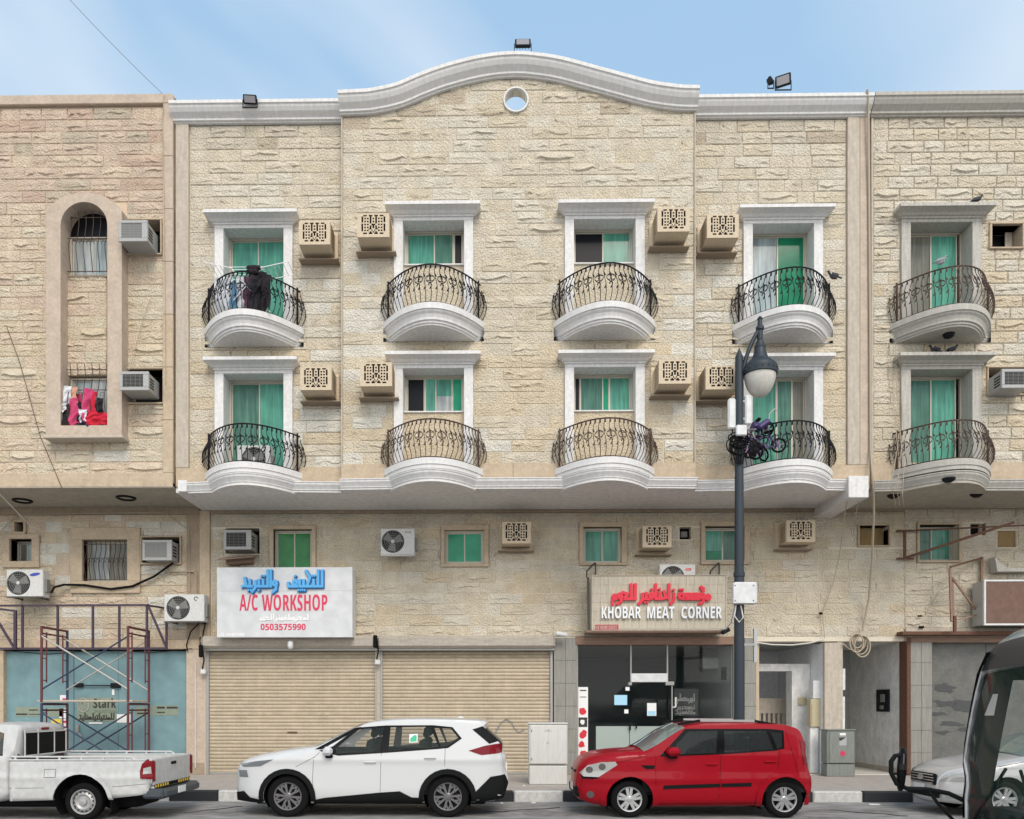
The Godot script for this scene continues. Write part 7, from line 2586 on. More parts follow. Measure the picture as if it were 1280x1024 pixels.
func housing(o: Node3D, c: Dictionary, arches: PackedVector2Array, ar: float) -> void:
	for a: Vector2 in arches:
		for s in [-1.0, 1.0]:
			var liner := M.new()
			for i in 20:
				var g0 := -0.5 + (PI + 1.0) * i / 20.0
				var g1 := -0.5 + (PI + 1.0) * (i + 1) / 20.0
				var p0: Vector2 = a + Vector2(cos(g0), sin(g0)) * (ar + 0.002)
				var p1: Vector2 = a + Vector2(cos(g1), sin(g1)) * (ar + 0.002)
				var z0: float = s * (c.hw - 0.42)
				var q0: float = s * minf(half(c, p0), c.hw)
				var q1: float = s * minf(half(c, p1), c.hw)
				liner.quad(Vector3(p0.x, p0.y, z0), Vector3(p0.x, p0.y, q0), Vector3(p1.x, p1.y, q1), Vector3(p1.x, p1.y, z0))
				liner.tri(Vector3(a.x, a.y, z0), Vector3(p0.x, p0.y, z0), Vector3(p1.x, p1.y, z0))
			part("wheel_housing", liner, mats["black_plastic"], o, true)


# body shell, wheel housings, floor and wheels common to all
func car_base(o: Node3D, c: Dictionary, paint: Material, keep_body: Callable, holes: Array, rim: String, rim_mat: Material, wr: float) -> void:
	var cutouts := holes.duplicate()
	for a in c.arches:
		cutouts.append(circle(a, c.ar))
	var m := sides(skin(c, c.out, cutouts))
	m.add(across(c, keep_body))
	part("body", m, paint, o, true)
	part("underbody", across(c, func(p): return p.y < c.low, 0.0), mats["black_plastic"], o, true)
	housing(o, c, c.arches, c.ar)
	var a0: float = c.x0 + 0.35
	var a1: float = c.get("tail", c.x1) - 0.35
	part("added_shade_box", M.new().box(Vector3((a0 + a1) / 2, 0.27, 0), Vector3(a1 - a0, 0.18, c.hw * 1.1), 0.04), mats["black_plastic"], o, true)  # unseen dark box added to keep light from under the car
	for a: Vector2 in c.arches:
		for s in [-1.0, 1.0]:
			wheel(o, Vector3(a.x, wr, s * (c.hw - 0.055)), wr, s < 0, rim, rim_mat)


func T(z: Array, ox: float, oy: float, sc: float, x0: float, s := 75.0, g := 1023.0) -> PackedVector2Array:
	var q := PackedVector2Array()
	for i in range(0, z.size(), 2):
		q.append(Vector2((ox + z[i] / sc - x0) / s, (g - oy - z[i + 1] / sc) / s))
	return q


# thin dark joint between panels, drawn as a narrow strip on the skin
func joint(c: Dictionary, pts: PackedVector2Array, w := 0.006) -> M:
	var m := M.new()
	for p in Geometry2D.offset_polyline(pts, w / 2):
		m.add(skin(c, p, [], 0.0015, 0.12))
	return m


func handle(o: Node3D, c: Dictionary, p: Vector2, mt: Material) -> void:
	var m := M.new()
	for s in [-1.0, 1.0]:
		var z: float = half(c, p)
		m.box(Vector3(p.x, p.y, s * (z + 0.018)), Vector3(0.2, 0.03, 0.024), 0.01)
		m.box(Vector3(p.x, p.y - 0.018, s * (z + 0.001)), Vector3(0.14, 0.05, 0.006), 0.002)
	part("door_handle", m, mt, o, true)


func white_suv() -> void:
	var x0 := 460.0
	var oz := 2.2   # rear
	var o := thing("white_suv", "clean white five door SUV with black wheel arch cladding parked before the beige shutters", "car", Vector3(W(x0, 882, 4.31).x, 0, 4.31 - 0.92))
	var t := func(z: Array) -> PackedVector2Array:
		return T(z, 280, 870, 3.368, x0)
	var raw := [75, 446, 62, 425, 58, 400, 62, 370, 60, 335, 66, 303, 92, 280, 150, 260, 230, 241, 330, 226, 376, 222, 550, 138, 600, 117, 680, 106, 800, 101, 950, 103, 1060, 107, 1110, 112, 1088, 132, 1150, 188, 1168, 207, 1167, 240, 1182, 262, 1180, 320, 1193, 350, 1192, 388, 1172, 435, 1120, 452, 640, 458, 380, 458, 150, 456]
	for i in range(0, raw.size(), 2):
		raw[i] = raw[i] - 38 * (1 - smoothstep(80.0, 300.0, raw[i]))
	var out: PackedVector2Array = chaikin(t.call(raw))
	var c := {"out": out, "hw": 0.92, "x0": out[0].x - 0.1, "x1": 2.3, "fl": 0.85, "fd": 0.34, "rl": 0.7, "rd": 0.2, "belt": 1.08, "top": 1.68, "th": 0.085, "crease": 0.98, "r": 0.09, "arches": t.call([262, 430, 942, 430]), "ar": 0.40, "low": 0.3, "memo": {}}
	for p in out:
		c.x0 = minf(c.x0, p.x)
		c.x1 = maxf(c.x1, p.x)
	var w1: PackedVector2Array = t.call([474, 243, 470, 222, 566, 142, 672, 133, 655, 235])
	var w2: PackedVector2Array = t.call([693, 231, 700, 133, 868, 131, 905, 216])
	var w3: PackedVector2Array = t.call([886, 136, 955, 139, 990, 180, 940, 211, 914, 215])
	var trim: PackedVector2Array = t.call([398, 232, 455, 214, 560, 134, 680, 125, 880, 124, 962, 132, 1002, 180, 945, 220, 905, 224, 690, 240, 480, 253])
	var front: float = out[0].x
	var wsx0: float = t.call([378, 0])[0].x
	var wsx1: float = t.call([552, 0])[0].x
	var is_ws := func(p: Vector2) -> bool: return p.x > wsx0 and p.x < wsx1 and p.y > 1.0
	var is_rw := func(p: Vector2) -> bool: return p.x > 1.95 and p.y > 1.15 and p.y < 1.52
	car_base(o, c, mats["paint_white"], func(p): return p.y >= c.low and not is_ws.call(p) and not is_rw.call(p), [w1, w2, w3], "twin", mats["rim_two_tone"], 0.352)
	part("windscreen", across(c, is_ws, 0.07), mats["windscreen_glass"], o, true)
	part("rear_window", across(c, is_rw, 0.05), mats["glass_dark"], o, true)
	for w in [w1, w2, w3]:
		both("side_window", skin(c, w, [], -0.008), mats["car_glass"], o)
	both("window_trim", skin(c, trim, [w1, w2, w3], 0.002), mats["black_gloss"], o)
	both("windscreen_edge", skin(c, t.call([380, 226, 545, 137, 575, 131, 566, 140, 410, 226]), [], 0.003), mats["black_gloss"], o)
	# black plastic: arches, sills, bumper corners
	for a in c.arches:
		both("cladding", skin(c, circle(a, c.ar + 0.085), [circle(a, c.ar - 0.001), t.call([-100, 900, -100, 446, 1500, 446, 1500, 900])], 0.012), mats["black_plastic"], o)
	both("cladding", skin(c, t.call([372, 440, 425, 430, 650, 408, 740, 402, 790, 428, 830, 430, 835, 456, 372, 456]), [], 0.008), mats["black_plastic"], o)
	both("cladding", skin(c, t.call([1062, 402, 1122, 342, 1182, 334, 1200, 372, 1178, 436, 1062, 450]), [circle(c.arches[1], c.ar)], 0.009), mats["black_plastic"], o)
	both("cladding", skin(c, t.call([20, 452, 20, 415, 70, 405, 100, 432, 150, 440, 150, 456]), [circle(c.arches[0], c.ar)], 0.009), mats["black_plastic"], o)
	both("tail_lamp", skin(c, t.call([1030, 231, 1102, 210, 1172, 200, 1172, 242, 1085, 250]), [], 0.006), mats["lamp_red"], o)
	both("rear_quarter_glass", skin(c, t.call([1046, 142, 1090, 128, 1155, 192, 1118, 203]), [], 0.004), mats["black_gloss"], o)
	both("headlight", skin(c, t.call([40, 292, 125, 277, 206, 268, 150, 298, 70, 303]), [], 0.005), mats["lamp_smoke"], o)
	both("lower_headlight", skin(c, t.call([42, 318, 84, 316, 92, 346, 46, 346]), [], 0.006), mats["lamp_smoke"], o)
	for q in [[376, 262, 371, 350, 374, 432], [376, 262, 400, 240], [663, 238, 660, 300, 656, 432], [932, 222, 930, 296], [300, 300, 380, 258]]:
		both("panel_gap", joint(c, t.call(q)), mats["panel_gap"], o)
	var h: PackedVector2Array = t.call([615, 279, 869, 261])
	handle(o, c, h[0], mats["paint_white"])
	handle(o, c, h[1], mats["paint_white"])
	var mp: Vector2 = t.call([438, 232])[0]
	for s in [-1.0, 1.0]:
		var m := M.new().box(Vector3(mp.x, mp.y, s * 0.98), Vector3(0.16, 0.15, 0.2), 0.05, Basis(Vector3(0, 1, 0), 0.3 * s))
		var mr := part("door_mirror", m, mats["paint_white"], o, true)
		part("mirror_foot", M.new().box(Vector3(mp.x + 0.02, mp.y - 0.09, s * 0.93), Vector3(0.12, 0.06, 0.16), 0.02), mats["black_plastic"], mr, true)
	part("roof_fin", M.new().prism(t.call([955, 104, 985, 88, 1000, 90, 1005, 104]), -0.02, 0.02), mats["paint_white"], o, true)
	var st: PackedVector2Array = t.call([780, 198, 780, 162, 815, 160, 815, 196])
	part("window_sticker", skin(c, st, [], 0.0), mats["print_white"], o, true)
	part("window_sticker_print", skin(c, t.call([784, 194, 784, 180, 800, 166, 811, 166, 811, 192]), [], 0.003), mats["print_green"], o, true)
	var tub := M.new()
	tub.box(Vector3(0.2, 0.42, 0), Vector3(3.0, 0.08, 1.6))
	tub.box(Vector3(-0.95, 0.85, 0), Vector3(0.5, 0.42, 1.5), 0.1)
	for s in [-1.0, 1.0]:
		tub.box(Vector3(0.3, 0.77, s * 0.8), Vector3(2.9, 0.66, 0.03))
	part("cabin", tub, mats["interior"], o, true)
	seats(o, [-0.15, 0.75], 0.5, 0.85)
	var ring := []
	for i in 16:
		ring.append(Vector3(-0.62 - 0.06 * sin(TAU * i / 16), 1.02 + 0.17 * sin(TAU * i / 16), 0.38 + 0.17 * cos(TAU * i / 16)))
	part("steering_wheel", M.new().tube(ring, 0.015, 6, true), mats["interior"], o, true)
	part("number_plate", M.new().box(Vector3(c.x1 + 0.0, 0.8, 0), Vector3(0.02, 0.14, 0.32), 0.004), mats["print_white"], o, true)


func red_hatchback() -> void:
	var x0 := 880.0
	var o := thing("red_hatchback", "glossy red boxy hatchback with silver roof rails parked by the meat shop", "car", Vector3(W(x0, 882, 4.31).x, 0, 4.31 - 0.89))
	var t := func(z: Array) -> PackedVector2Array:
		return T(z, 640, 870, 3.2, x0)
	var out: PackedVector2Array = chaikin(t.call([300, 434, 280, 410, 270, 385, 272, 350, 276, 318, 284, 288, 302, 264, 335, 248, 395, 236, 470, 229, 536, 227, 690, 124, 760, 116, 900, 113, 1050, 116, 1120, 122, 1156, 136, 1178, 190, 1194, 280, 1214, 325, 1220, 370, 1206, 396, 1170, 420, 1150, 440, 560, 446, 390, 446]))
	var c := {"out": out, "hw": 0.89, "x0": 9.0, "x1": -9.0, "fl": 0.8, "fd": 0.3, "rl": 0.6, "rd": 0.18, "belt": 1.04, "top": 1.6, "th": 0.07, "crease": 0.66, "r": 0.085, "arches": t.call([475, 415, 1092, 415]), "ar": 0.385, "low": 0.27, "memo": {}}
	for p in out:
		c.x0 = minf(c.x0, p.x)
		c.x1 = maxf(c.x1, p.x)
	var w1: PackedVector2Array = t.call([626, 233, 708, 141, 826, 138, 818, 229])
	var w2: PackedVector2Array = t.call([850, 139, 1020, 140, 1046, 213, 850, 226])
	var w3: PackedVector2Array = t.call([1034, 142, 1082, 147, 1080, 204, 1060, 212])
	var trim: PackedVector2Array = t.call([592, 242, 696, 132, 1030, 132, 1088, 138, 1088, 210, 1050, 219, 845, 233, 620, 242])
	var wsx0: float = t.call([540, 0])[0].x
	var wsx1: float = t.call([688, 0])[0].x
	var rw: float = c.x1
	var is_ws := func(p: Vector2) -> bool: return p.x > wsx0 and p.x < wsx1 and p.y > 1.0
	var is_rw := func(p: Vector2) -> bool: return p.x > rw - 0.35 and p.y > 1.12 and p.y < 1.52
	car_base(o, c, mats["paint_red"], func(p): return p.y >= c.low and not is_ws.call(p) and not is_rw.call(p), [w1, w2, w3], "split", mats["rim_silver"], 0.312)
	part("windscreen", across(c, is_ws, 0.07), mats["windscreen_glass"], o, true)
	part("rear_window", across(c, is_rw, 0.04), mats["glass_dark"], o, true)
	for w in [w1, w2, w3]:
		both("side_window", skin(c, w, [], -0.008), mats["glass_tint"], o)
	both("window_trim", skin(c, trim, [w1, w2, w3], 0.002), mats["black_gloss"], o)
	for a in c.arches:
		both("wheel_arch_flare", skin(c, circle(a, c.ar + 0.1), [circle(a, c.ar - 0.001), t.call([100, 900, 100, 440, 1400, 440, 1400, 900])], 0.016), mats["paint_red"], o)
	both("headlight", skin(c, t.call([282, 312, 312, 280, 362, 266, 416, 263, 424, 276, 352, 326, 296, 326]), [], 0.008), mats["lamp_clear"], o)
	both("headlight_bezel", skin(c, t.call([286, 324, 300, 316, 350, 316, 352, 330, 330, 334, 290, 334]), [], 0.006), mats["black_gloss"], o)
	for q in [[318, 298], [366, 284]]:
		var p: Vector2 = t.call(q)[0]
		both("headlight_bulb", skin(c, circle(p, 0.055, 16), [], 0.014), mats["lamp_amber"], o)
	both("tail_lamp", skin(c, t.call([1152, 176, 1176, 180, 1196, 282, 1168, 276]), [], 0.006), mats["lamp_red"], o)
	both("wing_vent", skin(c, t.call([516, 277, 574, 277, 570, 292, 538, 292]), [], 0.006), mats["black_plastic"], o)
	both("door_moulding", skin(c, t.call([604, 372, 610, 357, 831, 349, 833, 363]), [], 0.014), mats["black_plastic"], o)
	both("door_moulding", skin(c, t.call([837, 363, 836, 349, 957, 345, 955, 360]), [], 0.014), mats["black_plastic"], o)
	both("fog_lamp", skin(c, circle(t.call([322, 398])[0], 0.06, 16), [], 0.008), mats["lamp_amber"], o)
	for q in [[577, 246, 576, 330, 580, 432], [835, 236, 832, 330, 826, 428], [1066, 222, 1062, 288], [560, 432, 1000, 428], [420, 268, 540, 240], [1095, 140, 1150, 330]]:
		both("panel_gap", joint(c, t.call(q)), mats["panel_gap"], o)
	var h: PackedVector2Array = t.call([798, 272, 1030, 262])
	handle(o, c, h[0], mats["paint_red"])
	handle(o, c, h[1], mats["paint_red"])
	var mp: Vector2 = t.call([642, 222])[0]
	for s in [-1.0, 1.0]:
		var m := M.new().box(Vector3(mp.x, mp.y, s * 0.97), Vector3(0.22, 0.15, 0.2), 0.055, Basis(Vector3(0, 1, 0), 0.3 * s))
		var mr := part("door_mirror", m, mats["paint_red"], o, true)
		part("mirror_foot", M.new().box(Vector3(mp.x, mp.y - 0.09, s * 0.9), Vector3(0.16, 0.05, 0.16), 0.02), mats["black_plastic"], mr, true)
	for s in [-1.0, 1.0]:
		var r: PackedVector2Array = t.call([680, 108, 770, 100, 990, 101, 1085, 112])
		var z: float = s * 0.6
		var rail := part("roof_rail", M.new().bar(Vector3(r[1].x, r[1].y, z), Vector3(r[2].x, r[2].y, z), 0.035, 0.04), mats["rim_silver"], o, true)
		part("rail_foot", M.new().bar(Vector3(r[0].x, r[0].y - 0.03, z), Vector3(r[1].x, r[1].y, z), 0.04, 0.05), mats["black_plastic"], rail, true)
		part("rail_foot", M.new().bar(Vector3(r[2].x, r[2].y, z), Vector3(r[3].x, r[3].y - 0.03, z), 0.04, 0.05), mats["black_plastic"], rail, true)
	var fb := M.new()
	fb.box(Vector3(c.x0 + 0.02, 0.42, 0), Vector3(0.1, 0.2, 1.1), 0.04)
	fb.box(Vector3(c.x0 + 0.03, 0.74, 0), Vector3(0.08, 0.09, 0.7), 0.03)
	part("grille", fb, mats["black_plastic"], o, true)
	part("number_plate", M.new().box(Vector3(c.x0 - 0.035, 0.47, 0), Vector3(0.015, 0.13, 0.32), 0.003), mats["print_white"], o, true)
	var wp := M.new()
	for s in [0.15, 0.6]:
		wp.bar(Vector3(wsx0 - 0.02, 1.06, s), Vector3(wsx0 + 0.22, 1.2, s - 0.5), 0.02)
	part("wiper", wp, mats["black_plastic"], o, true)
	var tub := M.new()
	tub.box(Vector3(0.2, 0.42, 0), Vector3(2.7, 0.08, 1.5))
	tub.box(Vector3(-0.72, 0.86, 0), Vector3(0.45, 0.36, 1.45), 0.1)
	for s in [-1.0, 1.0]:
		tub.box(Vector3(0.35, 0.74, s * 0.78), Vector3(2.7, 0.62, 0.03))
	part("cabin", tub, mats["interior"], o, true)
	seats(o, [0.05, 0.9], 0.48, 0.8)


func white_pickup() -> void:
	var x0 := -20.0
	var o := thing("white_pickup", "old white single cab pickup truck with an empty bed at the left edge", "truck", Vector3(W(x0, 882, 4.77).x, 0, 4.77 - 0.84))
	var t := func(z: Array) -> PackedVector2Array:
		return T(z, 0, 880, 4.267, x0, 77.7, 1028.0)
	var out: PackedVector2Array = chaikin(t.call([40, 534, 42, 420, 46, 300, 70, 290, 74, 160, 70, 126, 40, 116, -140, 114, -250, 140, -400, 292, -640, 318, -745, 350, -770, 400, -772, 500, -740, 545, -500, 548]))
	var ar: Vector2 = t.call([438, 531])[0]
	var fr: Vector2 = t.call([-545, 531])[0]
	var c := {"out": out, "hw": 0.84, "x0": t.call([-772, 0])[0].x, "x1": 6.0, "tail": 2.7, "fl": 0.8, "fd": 0.25, "rl": 0.6, "rd": 0.0, "belt": 1.0, "top": 1.56, "th": 0.17, "crease": 0.7, "r": 0.07, "arches": PackedVector2Array([fr]), "ar": 0.42, "low": 0.26, "memo": {}}
	var win: PackedVector2Array = t.call([-330, 282, -235, 160, -30, 150, 0, 160, 14, 280])
	var wsx0: float = t.call([-398, 0])[0].x
	var wsx1: float = t.call([-255, 0])[0].x
	var is_ws := func(p: Vector2) -> bool: return p.x > wsx0 and p.x < wsx1 and p.y > 0.9
	car_base(o, c, mats["paint_white_old"], func(p): return p.y >= c.low and not is_ws.call(p), [win], "steel", mats["rim_steel"], 0.307)
	part("windscreen", across(c, is_ws, 0.06), mats["car_glass"], o, true)
	both("side_window", skin(c, win, [], -0.008), mats["glass_tint"], o)
	# bed
	var bc := c.duplicate()
	bc.memo = {}
	bc.out = t.call([44, 306, 822, 298, 826, 332, 814, 422, 796, 486, 740, 494, 580, 512, 44, 526])
	bc.x0 = -20.0
	bc.r = 0.035
	bc.th = 0.0
	both("bed_side", skin(bc, bc.out, [circle(ar, 0.46)]), mats["paint_white_old"], o)
	housing(o, bc, PackedVector2Array([ar]), 0.46)
	var arch := M.new().add(skin(bc, circle(ar, 0.53), [circle(ar, 0.459), t.call([0, 700, 0, 512, 900, 512, 900, 700])], 0.02))
	both("wheel_arch_flare", arch, mats["paint_white_old"], o)
	var a: Vector2 = t.call([44, 300])[0]
	var b: Vector2 = t.call([826, 300])[0]
	var top := a.y
	var inner := M.new()
	for s in [-1.0, 1.0]:
		inner.box(Vector3((a.x + b.x) / 2, top - 0.12, s * 0.755), Vector3(b.x - a.x, 0.24, 0.02))
		inner.box(Vector3((a.x + b.x) / 2, top - 0.008, s * 0.79), Vector3(b.x - a.x, 0.026, 0.1), 0.01)
	inner.box(Vector3((a.x + b.x) / 2, top - 0.46, 0), Vector3(b.x - a.x, 0.03, 0.82))
	for s in [-1.0, 1.0]:
		inner.box(Vector3((a.x + ar.x - 0.5) / 2, top - 0.46, s * 0.58), Vector3(ar.x - 0.5 - a.x, 0.03, 0.33))
		inner.box(Vector3((b.x + ar.x + 0.5) / 2, top - 0.46, s * 0.58), Vector3(b.x - ar.x - 0.5, 0.03, 0.33))
		inner.box(Vector3(ar.x, top - 0.17, s * 0.585), Vector3(1.0, 0.03, 0.34), 0.01)
		inner.box(Vector3(ar.x, top - 0.31, s * 0.405), Vector3(1.0, 0.27, 0.02))
	inner.box(Vector3(a.x + 0.015, top - 0.2, 0), Vector3(0.03, 0.46, 1.6), 0.01)
	for k in 5:
		inner.box(Vector3((a.x + b.x) / 2, top - 0.44, -0.36 + k * 0.18), Vector3(b.x - a.x - 0.06, 0.02, 0.06), 0.006)
	part("bed_lining", inner, mats["paint_white_old"], o, true)
	part("bed_board", M.new().box(Vector3(a.x + 0.07, top - 0.08, 0), Vector3(0.025, 0.5, 1.42), 0.004), mats["brown_board"], o, true)
	for s in [-1.0, 1.0]:
		var rail := M.new().tube([Vector3(a.x + 0.0, top + 0.045, s * 0.8), Vector3(b.x - 0.36, top + 0.04, s * 0.8), Vector3(b.x - 0.3, top, s * 0.8)], 0.016, 8)
		for k in 6:
			rail.bar(Vector3(a.x + 0.1 + k * (b.x - a.x - 0.55) / 5.0, top - 0.01, s * 0.8), Vector3(a.x + 0.1 + k * (b.x - a.x - 0.55) / 5.0, top + 0.045, s * 0.8), 0.03)
		part("bed_rail", rail, mats["paint_white_old"], o, true)
	var g := part("tailgate", M.new().box(Vector3(b.x - 0.02, top - 0.21, 0), Vector3(0.05, 0.44, 1.52), 0.015), mats["paint_white_old"], o, true)
	part("handle", M.new().box(Vector3(b.x + 0.012, top - 0.1, 0), Vector3(0.02, 0.05, 0.2), 0.008), mats["black_plastic"], g, true)
	var mk_ := M.new()
	for k in 16:
		if k in [6, 7, 8, 9]:
			continue
		mk_.box(Vector3(b.x + 0.008, top - 0.44, -0.72 + k * 0.096), Vector3(0.006, 0.045, 0.05), 0.0, Basis(Vector3(1, 0, 0), 0.0))
	part("reflective_strip", M.new().box(Vector3(b.x + 0.003, top - 0.44, 0), Vector3(0.008, 0.06, 1.52)), mats["black_plastic"], g, true)
	part("reflector", mk_, mats["print_yellow"], g, true)
	var bm := M.new()
	bm.box(Vector3(b.x + 0.1, top - 0.56, 0), Vector3(0.18, 0.13, 1.5), 0.03)
	for s in [-1.0, 1.0]:
		bm.box(Vector3(b.x - 0.02, top - 0.56, s * 0.72), Vector3(0.34, 0.16, 0.2), 0.04)
	part("rear_bumper", bm, mats["bumper_dark"], o, true)
	part("number_plate", M.new().box(Vector3(b.x + 0.195, top - 0.54, 0.1), Vector3(0.01, 0.11, 0.32), 0.002), mats["print_white"], o, true)
	for s in [-1.0, 1.0]:
		part("mud_flap", M.new().box(Vector3(ar.x + 0.47, 0.3, s * 0.66), Vector3(0.015, 0.3, 0.24), 0.004), mats["rubber"], o, true)
	both("tail_lamp", skin(bc, t.call([764, 400, 760, 362, 772, 322, 796, 302, 826, 300, 828, 404]), [], 0.014), mats["lamp_red"], o)
	both("reversing_lamp", skin(bc, t.call([778, 378, 780, 346, 818, 336, 818, 374]), [], 0.018), mats["lamp_clear"], o)
	for s in [-1.0, 1.0]:
		part("lamp_edge", M.new().box(Vector3(b.x + 0.012, top - 0.19, s * 0.8), Vector3(0.03, 0.33, 0.06), 0.01), mats["lamp_red"], o, true)
	# back of the cab
	var bx: float = t.call([74, 0])[0].x
	var bs := Basis()
	for q in [[-0.44, 0.34], [0.0, 0.46], [0.44, 0.34]]:
		part("rear_window", M.new().box(Vector3(bx + 0.062, 1.25, q[0]), Vector3(0.012, 0.4, q[1]), 0.004, bs), mats["dark_metal"], o, true)
	var wf := M.new()
	for q in [-0.63, -0.25, 0.25, 0.63]:
		wf.box(Vector3(bx + 0.066, 1.25, q), Vector3(0.02, 0.44, 0.026), 0.006, bs)
	for q in [1.045, 1.435]:
		wf.box(Vector3(bx + 0.086 - 0.02, q, 0), Vector3(0.02, 0.026, 1.28), 0.006, bs)
	part("rear_window_frame", wf, mats["paint_white_old"], o, true)
	part("brake_lamp", M.new().box(Vector3(bx + 0.045, 1.485, 0), Vector3(0.03, 0.04, 0.22), 0.01, bs), mats["lamp_red"], o, true)
	part("rear_axle", M.new().box(Vector3(ar.x, 0.42, 0), Vector3(2.4, 0.2, 1.1), 0.03).bar(Vector3(ar.x, 0.307, -0.7), Vector3(ar.x, 0.307, 0.7), 0.1), mats["black_plastic"], o, true)
	for s in [-1.0, 1.0]:
		wheel(o, Vector3(ar.x, 0.307, s * 0.77), 0.307, s < 0, "steel", mats["rim_steel"])
	for q in [[50, 300, 46, 528], [-330, 300, -330, 500]]:
		both("panel_gap", joint(c, t.call(q)), mats["panel_gap"], o)
	for q in [[48, 454, 235, 452], [610, 446, 790, 430], [242, 352, 304, 351], [304, 351, 303, 395], [303, 395, 242, 396], [242, 396, 242, 352]]:
		both("panel_gap", joint(bc, t.call(q)), mats["panel_gap"], o)
	part("cabin", M.new().box(Vector3(bx - 0.7, 0.7, 0), Vector3(1.3, 0.6, 1.4), 0.05), mats["interior"], o, true)
	part("roof_aerial_mount", M.new().box(Vector3(bx - 0.62, 1.575, 0.5), Vector3(0.12, 0.03, 0.04), 0.01), mats["black_plastic"], o, true)


func silver_sedan() -> void:
	var xf: float = W(1192, 882, 4.31).x
	var o := thing("silver_sedan", "silver sedan with chrome bar grille half hidden behind the bus", "car", Vector3(xf, 0, 4.31 - 0.88))
	var P := func(z: Array) -> PackedVector2Array:
		var q := PackedVector2Array()
		for i in range(0, z.size(), 2):
			q.append(Vector2(z[i], z[i + 1]))
		return q
	var out: PackedVector2Array = chaikin(P.call([0.06, 0.2, 0.0, 0.3, -0.02, 0.45, 0.0, 0.62, 0.1, 0.76, 0.55, 0.88, 1.1, 0.98, 1.25, 1.0, 2.0, 1.39, 2.45, 1.44, 2.95, 1.42, 3.55, 1.2, 3.8, 1.1, 4.4, 1.07, 4.5, 0.95, 4.52, 0.5, 4.4, 0.22]))
	var c := {"out": out, "hw": 0.88, "x0": -0.02, "x1": 4.52, "fl": 0.8, "fd": 0.36, "rl": 0.7, "rd": 0.25, "belt": 0.98, "top": 1.44, "th": 0.25, "crease": 0.7, "r": 0.1, "arches": P.call([0.88, 0.33, 3.52, 0.33]), "ar": 0.37, "low": 0.24, "memo": {}}
	var w1: PackedVector2Array = P.call([1.5, 1.01, 2.08, 1.33, 2.55, 1.37, 2.55, 1.01])
	var w2: PackedVector2Array = P.call([2.63, 1.01, 2.63, 1.37, 3.0, 1.34, 3.5, 1.12, 3.45, 1.01])
	var is_ws := func(p: Vector2) -> bool: return p.x > 1.25 and p.x < 1.98 and p.y > 0.95
	var is_rw := func(p: Vector2) -> bool: return p.x > 2.98 and p.x < 3.75 and p.y > 1.1
	car_base(o, c, mats["paint_silver"], func(p): return p.y >= c.low and not is_ws.call(p) and not is_rw.call(p), [w1, w2], "split", mats["rim_silver"], 0.312)
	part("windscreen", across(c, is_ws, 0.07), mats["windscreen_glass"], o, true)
	part("rear_window", across(c, is_rw, 0.05), mats["glass_dark"], o, true)
	for w in [w1, w2]:
		both("side_window", skin(c, w, [], -0.008), mats["glass_tint"], o)
	both("window_trim", skin(c, P.call([1.38, 0.99, 2.05, 1.37, 2.6, 1.405, 3.02, 1.38, 3.58, 1.12, 3.5, 0.985]), [w1, w2], 0.002), mats["black_gloss"], o)
	both("headlight", skin(c, P.call([0.0, 0.6, 0.12, 0.72, 0.3, 0.77, 0.68, 0.82, 0.56, 0.7, 0.3, 0.61]), [], 0.008), mats["lamp_clear"], o)
	both("fog_lamp", skin(c, P.call([0.05, 0.32, 0.05, 0.4, 0.3, 0.4, 0.32, 0.34]), [], 0.008), mats["lamp_clear"], o)
	both("tail_lamp", skin(c, P.call([4.2, 0.85, 4.25, 1.02, 4.5, 1.0, 4.52, 0.85]), [], 0.006), mats["lamp_red"], o)
	var gr := part("grille", M.new().box(Vector3(-0.02, 0.61, 0), Vector3(0.06, 0.2, 0.8), 0.03), mats["black_plastic"], o, true)
	for k in 4:
		part("grille_bar", M.new().box(Vector3(-0.055, 0.54 + k * 0.047, 0), Vector3(0.02, 0.022, 0.78 - 0.05 * absf(k - 1.5)), 0.008), mats["chrome"], gr, true)
	var q := PackedVector2Array()
	for i in 20:
		q.append(Vector2(cos(TAU * i / 20) * 0.09, sin(TAU * i / 20) * 0.05))
	part("badge", M.new().prism(q, 0.0, 0.012, Vector3(-0.068, 0.63, 0), Basis(Vector3(0, 0, 1), Vector3(0, 1, 0), Vector3(-1, 0, 0))), mats["chrome"], gr, true)
	part("number_plate", M.new().box(Vector3(-0.07, 0.45, -0.05), Vector3(0.012, 0.13, 0.34), 0.003), mats["print_white"], o, true)
	part("bumper_intake", M.new().box(Vector3(-0.03, 0.35, 0), Vector3(0.05, 0.1, 1.0), 0.02), mats["black_plastic"], o, true)
	for z in [[1.2, 0.98, 1.22, 0.6, 1.3, 0.3], [2.58, 1.0, 2.56, 0.3], [0.6, 0.84, 1.2, 0.95]]:
		both("panel_gap", joint(c, P.call(z)), mats["panel_gap"], o)
	for s in [-1.0, 1.0]:
		part("door_mirror", M.new().box(Vector3(1.55, 1.04, s * 0.96), Vector3(0.14, 0.12, 0.2), 0.04), mats["paint_silver"], o, true)
	var tub := M.new()
	tub.box(Vector3(2.4, 0.42, 0), Vector3(2.4, 0.08, 1.5))
	tub.box(Vector3(1.4, 0.82, 0), Vector3(0.5, 0.3, 1.4), 0.08)
	part("cabin", tub, mats["interior"], o, true)
	seats(o, [2.1, 3.0], 0.44, 0.8)


